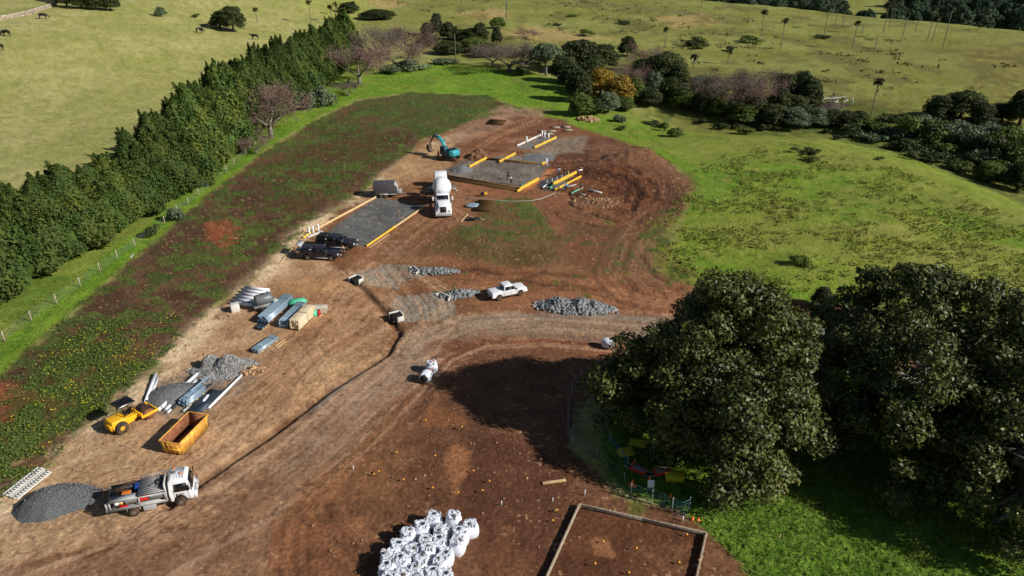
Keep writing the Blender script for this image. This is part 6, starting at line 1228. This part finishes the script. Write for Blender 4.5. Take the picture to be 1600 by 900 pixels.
# ------------------------------------------------------------------ drainage pits and headwalls
def pit(label, a, rz):
    p = P(*a); o = thing('drain_pit', label, 'drain pit', tuple(p), rz); c = MB(); c.box((0, 0, .2), (1.15, 1.0, .9)); c.build('chamber', M['dark_hole'], o)
    for nm, cc, d in (('frame', (.0, .56, .3), (1.3, .14, 1.0)), ('frame', (.6, 0, .3), (.14, 1.1, 1.0)), ('frame', (.25, -.55, .2), (.7, .12, .8))): c = MB(); c.box(cc, d); c.build(nm, M['white_concrete'], o, bev=.02)
    for k in range(5): c = MB(); c.box((-.5+k*.22, 0, .68), (.04, .95, .03)); c.build('grate_bar', M['chassis'], o)
    c = MB(); c.box((-.6, -.5, .1), (.3, .25, .35)); c.build('sandbag', M['black_paint'], o, bev=.05)
pit('black drain pit with a white frame at the top end of the ditch', (557, 442), .9); pit('black drain pit with a white frame at the lower bend of the ditch', (620, 500), .5)
def headwall(label, a, b):
    p, q = P(*a), P(*b); m = (p+q)/2; o = thing('headwall', label, 'headwall', tuple(m), atan2(q[1]-p[1], q[0]-p[0])); L = hypot(*(q-p)[:2]); c = MB(); c.box((0, 0, .18), (L, .14, .4)); c.build('wall', M['white_concrete'], o, bev=.02)
    for s in (-1, 1): c = MB(); c.box((s*L/2, -.25, .12), (.12, .5, .3), (0, 0, s*.4)); c.build('wing_wall', M['white_concrete'], o, bev=.02)
    c = MB(); c.hollow((0, .2, .15), (0, -.12, .15), .2, .03); c.build('pipe_mouth', M['grey_steel'], o)
headwall('white headwall where the upper rock pile starts', (646, 419), (655, 427)); headwall('white headwall where the lower rock pile starts', (687, 460), (704, 468))
# ------------------------------------------------------------------ bulk bags
def bag_mesh(seed):
    rs = np.random.default_rng(seed); nu, nv = 28, 12; V = []; F = []
    ph = np.arange(nu)*2*pi/nu
    for j in range(nv+1):
        t = j/nv; z = 1.05*t; sq = 1/np.maximum(np.abs(np.cos(ph)), np.abs(np.sin(ph)))**(.35); r = .5*sq*(1+.14*sin(pi*min(1, t*1.15)))*(1-.16*max(0, t-.75)/.25); r = r*(1+.03*np.sin(ph*7+seed)*t+.008*rs.normal(0, 1, nu))
        V += [(r[i]*cos(ph[i]), r[i]*sin(ph[i]), z+.008*rs.normal()) for i in range(nu)]
    for k, (rr_, zz, am) in enumerate([(.47, 1.10, .03), (.36, 1.07, .04), (.22, 1.08, .04), (.1, 1.11, .03)]):
        V += [(rr_*cos(a)*(1+.12*rs.normal()), rr_*sin(a)*(1+.12*rs.normal()), zz+am*rs.normal()) for a in ph]
    m = nv+5; F = [(j*nu+i, j*nu+(i+1) % nu, (j+1)*nu+(i+1) % nu, (j+1)*nu+i) for j in range(m-1) for i in range(nu)]+[tuple((m-1)*nu+i for i in range(nu))]
    c = MB(); c.add(np.array(V), F); body = c.mesh('bag_body', M['bag_white'], True)
    c = MB()
    o_ = np.array([rs.uniform(-.12, .02), rs.uniform(-.08, .08), 0]); t_ = np.array([0, 1., 0]); b = np.array([.5, 0, 1.02])
    c.tube([b-t_*.17, b-t_*.12+o_+[0, 0, .12], b+o_*1.3+[0, 0, .16], b+t_*.12+o_+[0, 0, .11], b+t_*.17], [.03]*5, 4)
    loops = c.mesh('lifting_loop', M['bag_white'])
    c = MB(); s_ = rs.uniform(.1, .15); c.lathe([(-.12, s_*.8), (.0, s_), (.02, s_*.3)], 7, rotm(rs.uniform(-.5, .5), rs.uniform(-.5, .5), 0), (rs.uniform(.1, .3), 0, 1.15))
    fold = c.mesh('opening_fold', M['galv_dark'] if seed % 3 == 0 else M['bag_fill'])
    return body, loops, fold
BM = [bag_mesh(k) for k in range(5)]
tops = [(660, 352), (835, 358), (985, 425), (555, 440), (730, 465), (895, 495), (432, 503), (588, 560), (712, 560), (868, 575), (345, 600), (470, 640), (608, 645), (765, 672), (262, 698), (388, 735), (555, 728), (715, 752), (246, 802), (510, 825), (655, 845), (385, 862), (262, 905), (520, 930), (640, 940), (390, 985), (250, 1010), (500, 1040), (760, 865)]
for i, (x, y) in enumerate(tops):
    px, py = 560+x/5.625, 740+y/5.625; gx_, gy_ = GZ(px, py, 1.12); rw = sum(1 for q in tops if q[1] < y-45)
    o = thing('bulk_bag', ('white bulk bag, %s of the heap counting down from its far end' % ORD[i]), 'bulk bag', (gx_, gy_, hgt(gx_, gy_)), random.uniform(-.5, .5), 'white bulk bags in front'); o.scale = (1.02, 1.02, random.uniform(.9, 1.06))
    b_ = BM[i % 5]; inst('bag_body', b_[0], o); [inst('lifting_loop', b_[1], o, rz=pi/4+k*pi/2) for k in range(4)]; inst('opening_fold', b_[2], o, rz=random.uniform(0, 6))
def labelled_bag(label, a, rz, tip=False, s=1.0):
    p = P(*a); o = thing('bulk_bag', label, 'bulk bag', (p[0], p[1], p[2]+(.5 if tip else 0)), rz, None, (1.45 if tip else 0, 0, rz)); o.scale = (s, s, s); inst('bag_body', BM[1][0], o); [inst('lifting_loop', BM[1][1], o, rz=pi/4+k*pi/2) for k in range(4)]
    return o
o = labelled_bag('white bulk bag with red print standing by the road, behind a tipped one', (675, 581), .2)
for (x, z, w_) in ((-.2, .75, .2), (.08, .8, .14), (-.05, .55, .3), (.25, .6, .1)): c = MB(); c.box((x, -.585, z), (w_, .012, .09), (0, .3, 0)); c.build('print', M['red_plastic'], o)
c = MB(); c.box((0.1, 0, 1.2), (.5, .1, .02), (0, 0, .5)); c.build('print', M['red_plastic'], o)
o = labelled_bag('white bulk bag tipped over toward the camera by the road', (669, 591), -.25, True, .95); c = MB(); c.lathe([(1.1, .4), (1.22, .36)], 16); c.build('open_mouth', M['dark_hole'], o)
o = labelled_bag('lone white bag tipped over on the far road edge by the fig tree', (943, 541), .9, True, .9); c = MB(); c.lathe([(1.1, .38), (1.22, .34)], 16); c.build('open_mouth', M['bag_fill'], o)
# ------------------------------------------------------------------ timber frame at the lower right
CR = [(905, 793), (1103, 838)]
board('timber_edge', 'weathered timber edge at the far side of the framed bed', 'timber edge', (905, 793), (1003, 815), .1, .28, 'timber_weathered', .1)
board('timber_edge', 'weathered timber edge at the far side of the framed bed, right half', 'timber edge', (1003, 815), (1103, 838), .1, .28, 'timber_weathered', .1)
board('timber_edge', 'pale timber edge along the left side of the framed bed', 'timber edge', (905, 793), (850, 915), .12, .3, 'timber_weathered', .1)
board('timber_edge', 'pale timber edge along the right side of the framed bed', 'timber edge', (1103, 838), (1086, 915), .12, .3, 'timber_weathered', .1)
# ------------------------------------------------------------------ capped stakes
stk = [(619, 709), (680, 716), (747, 712)]+[(440+x/4, 560+y/4) for x, y in [(718, 600), (961, 655), (610, 728), (578, 740), (762, 772), (945, 822), (1104, 862), (1255, 845), (1298, 782), (1199, 720), (1127, 450), (900, 402)]]+[(800+x/4, 720+y/4) for x, y in [(280, 328), (255, 388), (568, 520), (775, 570), (517, 665), (728, 716), (1042, 650), (1090, 476), (1165, 645)]]
stk = stk[3:]
for i, a in enumerate(stk):
    p = P(*a); h = .75 if i == 1 else random.uniform(.22, .4); o = thing('marker_stake', 'small orange-capped stake on the red-brown earth, %s from the left' % (ORD[sum(1 for q in stk if q[0] < a[0])]), 'stake', tuple(p), 0, 'orange-capped stakes')
    c = MB(); c.cyl((0, 0, -.05), (0, 0, h), .015, n=5); c.build('rod', M['chassis'], o); c = MB(); c.box((0, 0, h+.03), (.155, .155, .08), (0, 0, i), .8, .8); c.build('cap', M['cap_orange'], o)
for i, (a, h) in enumerate([((552, 734), .35), ((783, 790), .4), ((863, 784), .35), ((913, 774), .5), ((1066, 814), .4), ((754, 804), .15), ((812, 710), .1), ((1217, 842), .4)]):
    post('small white survey peg on the earth, %s from the left' % ORD[sorted([552, 783, 863, 913, 1066, 754, 812, 1217]).index(a[0])], a, h, .06, 'clean_white' if i < 5 else 'timber', 'survey_peg', 'peg', .1)
hose('dark string line between a white peg and the stakes', [(552, 734), (583, 745), (592, 744)], .012, 'chassis', .08); hose('dark string line from a capped stake to the white peg above the bags', [(716, 775), (750, 786), (783, 790)], .012, 'chassis', .12)
# ------------------------------------------------------------------ things in and by the shade of the fig tree
def tarp(label, a, w_, l_, rz, m_='tarp_yellow', name='tarp'):
    p = P(*a); N = 12; rs = np.random.default_rng(int(a[0])); g = np.linspace(-.5, .5, N); GX, GY = np.meshgrid(g*l_, g*w_, indexing='ij'); z = .18+.22*(fbm(GX*1.5+a[0], GY*1.5, 3, 1)-.3); z = np.where((np.abs(g)[:, None] > .45) | (np.abs(g)[None, :] > .45), z*.35, z)
    GX = GX*(1+.06*rs.normal(0, 1, (N, N))); c = MB(); i0 = (np.arange(N-1)[:, None]*N+np.arange(N-1)[None, :]).ravel(); c.add(np.stack([GX.ravel(), GY.ravel(), z.ravel()], 1), np.stack([i0, i0+N, i0+N+1, i0+1], 1)); o = thing(name, label, 'tarp', tuple(p), rz); c.build('fabric', M[m_], o, True)
    c = MB(); c.box((0, 0, .08), (l_*.8, w_*.7, .12)); c.build('covered_load', M['timber_weathered'], o)
tarp('crumpled yellow tarp in the shade, upper one of two', (997, 694), .9, 1.5, -.3); tarp('crumpled yellow tarp in the shade, lower one of two', (978, 708), 1.0, 1.4, .25)
p = P(1053, 750); o = thing('yellow_bin', 'bright yellow box half in the sun beside the red barrow', 'box', tuple(p), -.08); c = MB(); c.box((0, 0, .3), (1.3, .75, .6), tx=1.1, ty=1.1); c.build('tub', M['tarp_yellow'], o, bev=.05); c = MB(); c.box((0, 0, .62), (1.45, .85, .05)); c.build('rim', M['tarp_yellow'], o, bev=.02)
def barrow(label, a, rz):
    p = P(*a); o = thing('wheelbarrow', label, 'wheelbarrow', tuple(p), rz); c = MB(); c.prism([(-.55, .35, .28), (.45, .35, .22), (.7, .72, .36), (-.65, .68, .38)]); c.build('tray', M['red_plastic'], o, bev=.04); c = MB(); c.prism([(-.5, .66, .31), (.6, .69, .3), (.6, .73, .3), (-.5, .70, .31)]); c.build('load', M['bag_fill'], o)
    c = MB(); [c.tube([(-1.2, s*.28, .6), (-.3, s*.2, .32), (.75, s*.07, .22)], .022, 5) for s in (-1, 1)]; [c.tube([(-.4, s*.25, .35), (-.5, s*.28, 0)], .02, 5) for s in (-1, 1)]; c.build('handles', M['alu'], o); wheel(o, .8, 0, .2, .1, 'rim')
barrow('red wheelbarrow lying in the shade by the yellow tarps', (998, 742), -.6); barrow('second red wheelbarrow beside the yellow box', (1032, 745), .3)
for i, (a, s_) in enumerate([((992, 724), .4), ((988, 758), .5), ((1015, 750), .3), ((1048, 777), .35), ((1082, 812), .25), ((1091, 813), .22)]):
    p = P(*a); o = thing('orange_marker', 'orange marker %s' % ['in the shade above the red barrow', 'standing below the red barrow', 'between the two barrows', 'lying in the sunny grass', 'left of two at the frame corner', 'right of two at the frame corner'][i], 'cone', tuple(p)); c = MB(); c.lathe([(0, s_*.5), (.04, s_*.5), (.05, s_*.35), (s_*1.1, .05)], 12); c.build('cone_body', M['orange_plastic'], o, True); c = MB(); c.box((0, 0, .02), (s_*1.1, s_*1.1, .04)); c.build('base', M['orange_plastic'], o)
p = P(1016, 768); o = thing('small_sign', 'small blank white sign panel standing in the grass by the orange marker', 'sign', tuple(p), -.1); c = MB(); c.box((0, 0, .75), (.5, .04, .6), (-.3, 0, 0)); c.build('panel', M['clean_white'], o, bev=.01); c = MB(); c.box((0, .05, .3), (.05, .05, .7)); c.build('stake', M['timber'], o)
# mesh barrier fences: posts, top strand and see-through net of real strands
def netfence(label, pts, h, m_, posts, gap=.35, r=.012, sag=.0, cat='fence', name='net_fence'):
    W = [P(*q) for q in pts]; acc = [0]
    for i in range(1, len(W)): acc.append(acc[-1]+hypot(*(W[i]-W[i-1])[:2]))
    L = acc[-1]; at_ = lambda s: np.array([np.interp(s, acc, [w_[k] for w_ in W]) for k in range(3)])
    p = W[0]; o = thing(name, label, cat, tuple(p)); n = int(L/gap); c = MB()
    prm = [at_(L*i/n)-p for i in range(n+1)]; rs = np.random.default_rng(int(L*100)); wob = [rs.normal(0, .06, 2) for _ in prm]
    prm = [q+np.array([w_[0], w_[1], 0]) for q, w_ in zip(prm, wob)]
    rows = max(2, int(h/gap))
    for j in range(rows+1): c.tube([tuple(q+np.array([0, 0, h*j/rows-(sag*sin(i*.9)*j/rows)])) for i, q in enumerate(prm)], r if j not in (0, rows) else r*2.0, 4, False)
    for i, q in enumerate(prm): c.tube([tuple(q), tuple(q+np.array([0, 0, h-sag*sin(i*.9)]))], r, 3, False)
    q = c.build('net', M[m_], o); q['kind'] = 'stuff'
    for k in range(posts): s_ = at_(L*k/max(1, posts-1))-p; c = MB(); c.cyl(tuple(s_+[0, 0, -.1]), tuple(s_+[0, 0, h+.12]), .03, n=6); c.build('post', M['alu'], o)
netfence('loose grey net fence curving along the edge of the fig tree shade', [(908, 594), (893, 618), (886, 650), (888, 680), (894, 700)], 1.1, 'grey_steel', 5, .28, .014, .12)
netfence('thin wire from the grey net fence down toward the framed bed', [(896, 678), (920, 705), (950, 730), (975, 755)], .9, 'dark_teal', 3, .5, .01)
netfence('teal net hanging in the fig tree shade', [(938, 624), (940, 652), (944, 675), (958, 700), (980, 728)], .8, 'teal_plastic', 4, .3, .014, .15)
netfence('green net fence with thin posts on the grass above the framed bed', [(985, 778), (1028, 790), (1064, 808), (1076, 800)], 1.3, 'dark_teal', 4, .22, .010)
# post and wire fence between the hedge and the strip
fp = [(-30, 552), (8, 528), (50, 496), (89, 469), (126, 442), (157, 419), (184, 399), (211, 380), (236, 361), (258, 345), (277, 326), (295, 315), (311, 300), (332, 282), (354, 264), (366, 253), (385, 236), (400, 222)]
W = [P(a, b+6) for a, b in fp]; o = thing('wire_fence', 'post and wire fence running along the foot of the conifer hedge', 'fence', tuple(W[0]))
for q in W: d = q-W[0]; c = MB(); c.cyl((d[0], d[1], d[2]-.2), (d[0], d[1], d[2]+1.25), .07, n=6); c.build('post', M['timber_weathered'], o)
for k in range(4): c = MB(); c.tube([tuple(q-W[0]+[0, 0, .3+.27*k]) for q in W], .008, 4); c.build('wire', M['alu'], o)
board('timber_plank', 'short pale board lying in the verge beside the wire fence', 'plank', (204, 403), (209, 397), .12, .06, 'white_concrete', 0, False)
# ------------------------------------------------------------------ stone wall and goal at the top left, poles
wp = [(-60, 43), (0, 32), (22, 28), (45, 23), (70, 15), (88, 9), (80, 4), (60, 1)]; W = [P(*q) for q in wp]; o = thing('dry_stone_wall', 'pale dry stone wall at the top left corner of the paddock', 'wall', tuple(W[0])); rs = np.random.default_rng(3); sb = np.array([(-1, -1, -1), (1, -1, -1), (1, 1, -1), (-1, 1, -1), (-.85, -.8, 1), (.85, -.8, 1), (.8, .85, 1), (-.8, .8, 1)])*.5
c = MB(); Fq = [(3, 2, 1, 0), (4, 5, 6, 7), (0, 1, 5, 4), (1, 2, 6, 5), (2, 3, 7, 6), (3, 0, 4, 7)]; big = []
for i in range(len(W)-1):
    L = hypot(*(W[i+1]-W[i])[:2]); az_ = atan2(*(W[i+1]-W[i])[[1, 0]]); n = int(L/.8)
    for k in range(n):
        b = W[i]+(W[i+1]-W[i])*(k+.5)/n-W[0]
        for j in range(3): c.add((sb*np.array([.8, 1.0, .5])*rs.uniform(.8, 1.15, 3)) @ rotm(0, 0, az_+rs.normal(0, .1)).T+b+np.array([0, 0, .2+j*.45]), Fq)
c.build('stones', M['wall_stone'], o)['kind'] = 'stuff'
c = MB(); c.box((0, 0, .6), (1, 1, 1))
p = P(19, 40); o = thing('hurdle', 'grey metal hurdle standing in the paddock below the stone wall', 'hurdle', tuple(p), -.2); c = MB(); c.tube([(-1.5, 0, 0), (-1.5, 0, 1.5), (1.8, 0, 1.2), (1.8, 0, 0)], .05, 5); c.tube([(-1.5, 0, .8), (1.8, 0, .6)], .04, 5); c.build('rails', M['grey_steel'], o); c = MB(); c.tube([(-1.5, 0, 0), (-1.5, 1.2, 0)], .05, 5); c.tube([(1.8, 0, 0), (1.8, 1.2, 0)], .05, 5); c.build('foot', M['grey_steel'], o)
p = P(791, 28); o = thing('power_pole', 'pale green mast at the top of the photo on the back hill', 'pole', tuple(p)); c = MB(); c.cyl((0, 0, -.3), (0, 0, 13), .22, .14, 8); c.build('shaft', M['dark_teal'], o); c = MB(); c.box((0, 0, 12), (1.6, .12, .12)); c.build('cross_arm', M['dark_teal'], o)
heap('fallen_tree', 'pale fallen dead branches heaped beside the dark leaning tree', 'dead wood', (1300, 166), 4.5, 2.2, .9, 'bark_dark', .1, 21, .4)
p = P(1303, 165); o = thing('dead_branches', 'white dead branches sticking out of the fallen heap in the gully', 'dead wood', tuple(p)); rs = np.random.default_rng(8)
for k in range(14): c = MB(); a = rs.uniform(0, pi); x0 = rs.uniform(-4.5, 4); c.tube([(x0, rs.uniform(-1, 1), .3), (x0+rs.normal(0, 1), rs.normal(0, .8), 1.4), (x0+rs.normal(0, 1.8), rs.normal(0, 1), 2.2)], [.16, .11, .05], 5); c.build('branch', M['bark_grey' if k % 2 else 'white_concrete'], o)
# ------------------------------------------------------------------ people and cattle: skinned figures
def skinned(name, verts, edges, radii, m_, parent, sub=1, root=0):
    me = bpy.data.meshes.new(name); me.from_pydata([tuple(v) for v in verts], edges, []); me.update(); tmp = bpy.data.objects.new(name, me); COL.objects.link(tmp)
    s = tmp.modifiers.new('skin', 'SKIN'); tmp.modifiers.new('sub', 'SUBSURF').levels = sub
    for i, v in enumerate(me.skin_vertices[0].data):
        r = radii[i]; v.radius = (r, r) if np.isscalar(r) else r; v.use_root = (i == root)
    dg = bpy.context.evaluated_depsgraph_get(); dg.update(); nm = bpy.data.meshes.new_from_object(tmp.evaluated_get(dg)); bpy.data.objects.remove(tmp); nm.name = name; nm.materials.clear(); nm.materials.append(M[m_])
    nm.polygons.foreach_set('use_smooth', np.ones(len(nm.polygons), bool)); o = bpy.data.objects.new(name, nm); COL.objects.link(o); o.parent = parent; return o
def person(label, a, rz, shirt='shirt_dark', trou='trousers', hat=None, pose='stand'):
    p = P(*a); o = thing('person', label, 'person', tuple(p), rz)
    bend = {'stand': 0.08, 'bend': 1.15, 'lean': .45, 'crouch': .7}[pose]; hipz = .92 if pose != 'crouch' else .42; hipx = -.12 if pose == 'bend' else (-.2 if pose == 'crouch' else 0)
    hp = np.array([hipx, 0, hipz]); d = np.array([sin(bend), 0, cos(bend)]); ch = hp+d*.28; sh = hp+d*.5; nk = hp+d*.58; hd = hp+d*.66+np.array([.02, 0, 0]); tp = hp+d*.80+np.array([.02, 0, 0])
    V = [hp, ch, sh, nk, hd, tp]; E_ = [(0, 1), (1, 2), (2, 3), (3, 4), (4, 5)]; Rd = [(.15, .12), (.16, .12), (.15, .11), .055, .095, .085]
    def addv(v, par, r): V.append(np.array(v, float)); E_.append((par, len(V)-1)); Rd.append(r); return len(V)-1
    leg, arm = [], []
    for s in (-1, 1):
        st = .12*s if pose == 'stand' else .16*s
        k0 = addv(hp+[0, s*.09, -.06], 0, .095)
        if pose == 'crouch': k1 = addv((.22, s*.16, .48), k0, .07); k2 = addv((-.05, s*.15, .1), k1, .05)
        else: k1 = addv((.05+.06*s, s*.11, .5), k0, .07); k2 = addv((-.02+.10*s, s*.12, .09), k1, .05)
        k3 = addv(V[k2]+[.16, s*.02, -.05], k2, .04); leg.append((k0, k1, k2, k3))
        a0 = addv(sh+[0, s*.17, -.02], 2, .062)
        if pose == 'stand': el = sh+[.02, s*.24, -.28]; wr = sh+[.18, s*.20, -.48]
        elif pose == 'lean': el = sh+[.18, s*.22, -.22]; wr = sh+[.40, s*.12, -.25]
        else: el = sh+[.14, s*.22, -.26]; wr = sh+[.24, s*.14, -.50]
        a1 = addv(el, a0, .045); a2 = addv(wr, a1, .033); dv = (wr-el)/np.linalg.norm(wr-el); a3 = addv(wr+dv*.07, a2, .035); arm.append((a0, a1, a2, a3))
    body = skinned('body', V, E_, Rd, 'skin', o)
    # fingers and thumb, rooted inside the palm
    f = MB()
    for (a0, a1, a2, a3) in arm:
        dv = V[a3]-V[a2]; dv /= np.linalg.norm(dv); sd = np.cross(dv, [0, 0, 1.0]); sd /= np.linalg.norm(sd)+1e-9; up = np.cross(sd, dv)
        for k, L in enumerate((.075, .085, .08, .06)): b = V[a3]+sd*(k-1.5)*.019; f.tube([b, b+dv*L*.6, b+dv*L-up*.02], [.009, .008, .006], 5)
        b = V[a2]+dv*.03+sd*.03; f.tube([b, b+sd*.03+dv*.03, b+sd*.035+dv*.06], [.01, .009, .007], 5)
    f.build('fingers', M['skin'], o)
    g = lambda ids, extra: ([V[i] for i in ids], extra)
    ids = [1, 0, 2]; vv = [V[1], V[0]+d*-.02, V[2]]; ee = [(0, 1), (0, 2)]; rr_ = [(.178, .14), (.17, .135), (.168, .125)]
    for (a0, a1, a2, a3) in arm: n = len(vv); vv += [V[a0], (V[a0]+V[a1])/2, V[a1]*.85+V[a2]*.15]; ee += [(2, n), (n, n+1), (n+1, n+2)]; rr_ += [.078, .066, .058]
    skinned('shirt', vv, ee, rr_, shirt, o)
    vv = [V[0]+d*.03]; ee = []; rr_ = [(.165, .135)]
    for (k0, k1, k2, k3) in leg: n = len(vv); vv += [V[k0], V[k1], V[k2]*.85+V[k1]*.15]; ee += [(0, n), (n, n+1), (n+1, n+2)]; rr_ += [.108, .082, .068]
    skinned('trousers', vv, ee, rr_, trou, o)
    for (k0, k1, k2, k3) in leg: c = MB(); c.box(tuple(V[k2]+[.07, 0, -.035]), (.29, .11, .1), tx=.85, ty=.8); c.build('boot', M['chassis'], o, bev=.02)
    c = MB(); up = d; c.lathe([(.02, .112), (.06, .11), (.11, .08), (.13, .02)], 12, rotm(0, bend, 0), tuple(V[4]+d*.02)); 
    if hat: c.lathe([(.0, .15), (.015, .15)], 12, rotm(0, bend, 0), tuple(V[4]+d*.04))
    c.build('hat' if hat else 'hair', M[hat or 'hair'], o, True)
    c = MB(); fr = np.array([cos(bend), 0, -sin(bend)]); c.box(tuple(V[4]+fr*.10-d*.01), (.03, .025, .035)); c.build('nose', M['skin'], o)
    c = MB(); [c.box(tuple(V[4]+fr*.09+[0, s*.035, 0]+d*.02), (.012, .018, .01)) for s in (-1, 1)]; c.build('eyes', M['hair'], o); c = MB(); c.box(tuple(V[4]+fr*.088-d*.045), (.012, .045, .01)); c.build('mouth', M['shirt_red'], o)
    c = MB(); [c.box(tuple(V[4]+[0, s*.098, 0]), (.03, .015, .05)) for s in (-1, 1)]; c.build('ears', M['skin'], o)
    return o
person('person in an orange shirt beside the mixer drum', (683.5, 314), 3.0, 'hivis', 'trousers', 'helmet', 'lean')
person('person in a red top standing by the excavator tracks', (685, 249), .5, 'shirt_red', 'trousers')
person('person in dark clothes on the large pad, upper of two', (793.5, 281), -1.2, 'shirt_dark', 'trousers', None, 'lean')
person('person in a white top on the large pad, lower of two', (799, 288), -2.2, 'shirt_white', 'trousers', None, 'lean')
person('person crouching beside a yellow tool on the orange dirt', (754, 307), 0, 'shirt_dark', 'trousers', None, 'crouch')
person('person in a pale blue top behind the toothed yellow beam, left one', (873, 276), -1, 'shirt_blue', 'trousers_khaki')
person('person in dark top and khaki trousers behind the toothed beam, right one', (882, 277), -2, 'shirt_dark', 'trousers_khaki')
person('person in a sky blue shirt bending over the front yellow beam', (883.5, 299), 1.2, 'sky_blue', 'trousers', None, 'bend')
person('person standing against the front of the farther dark ute', (539, 403), 2.2, 'shirt_dark', 'trousers', None, 'lean')
p = P(759, 305); o = thing('compactor', 'small yellow machine beside the crouching person', 'machine', tuple(p)); c = MB(); c.box((0, 0, .3), (.5, .35, .4), tx=.8, ty=.8); c.build('engine', M['yellow_paint'], o, bev=.04); c = MB(); c.box((0, 0, .05), (.7, .45, .08)); c.build('plate', M['chassis'], o); c = MB(); c.tube([(-.2, 0, .4), (-.7, 0, .95)], .025, 5); c.build('handle', M['chassis'], o)
def cow_parts(graze):
    V = [(0, 0, 1.15), (.65, 0, 1.15), (-.7, 0, 1.2), (1.05, 0, 1.1 if graze else 1.35), (1.35, 0, .6 if graze else 1.55), (1.6, 0, .28 if graze else 1.45), (-.95, 0, 1.2), (-1.05, 0, .7)]
    E_ = [(0, 1), (0, 2), (1, 3), (3, 4), (4, 5), (2, 6), (6, 7)]; Rd = [(.36, .36), (.34, .36), (.3, .32), .22, .15, .08, .06, .03]
    def ad(v, p_, r): V.append(v); E_.append((p_, len(V)-1)); Rd.append(r); return len(V)-1
    for s in (-1, 1):
        k = ad((.62, s*.2, .75), 1, .12); k = ad((.66, s*.2, .42), k, .07); k = ad((.64, s*.2, .05), k, .06)
        k = ad((-.62, s*.22, .82), 2, .15); k = ad((-.82, s*.22, .48), k, .07); k = ad((-.74, s*.22, .05), k, .06)
    return V, E_, Rd
proto = {}
for i, (a, rz, g, lb) in enumerate([((11, 57), pi-.1, 1, 'black cow grazing near the left edge of the photo'), ((68, 30), .3, 1, 'black cow just below the stone wall'), ((312, 52), -.2, 1, 'black cow with a white patch left of the twin-topped bush'), ((320, 46), 0, 0, 'black cow standing in the shade of the twin-topped bush'), ((399, 62), pi, 0, 'black cow at the edge of the paddock above the hedge'), ((0, 79), pi, 1, 'black cow cut off by the left edge of the photo')]):
    p = P(*a); o = thing('cow', lb, 'cow', tuple(p), rz, 'black cows in the dry paddock'); 
    if g not in proto: V, E_, Rd = cow_parts(g); b = skinned('body', V, E_, Rd, 'cow_black', o, 1); proto[g] = b.data
    else: inst('body', proto[g], o)
    hx = (1.3, .72) if g else (1.3, 1.6); o.scale = (1.25, 1.25, 1.25)
    for s in (-1, 1): c = MB(); c.box((hx[0], s*.18, hx[1]), (.06, .2, .1)); c.build('ear', M['cow_black'], o)
    if i == 2: c = MB(); c.lathe([(-.06, .1), (0, .2), (.06, .1)], 10, rotm(pi/2, 0, 0), (-.1, -.36, 1.0)); c.build('white_patch', M['clean_white'], o)
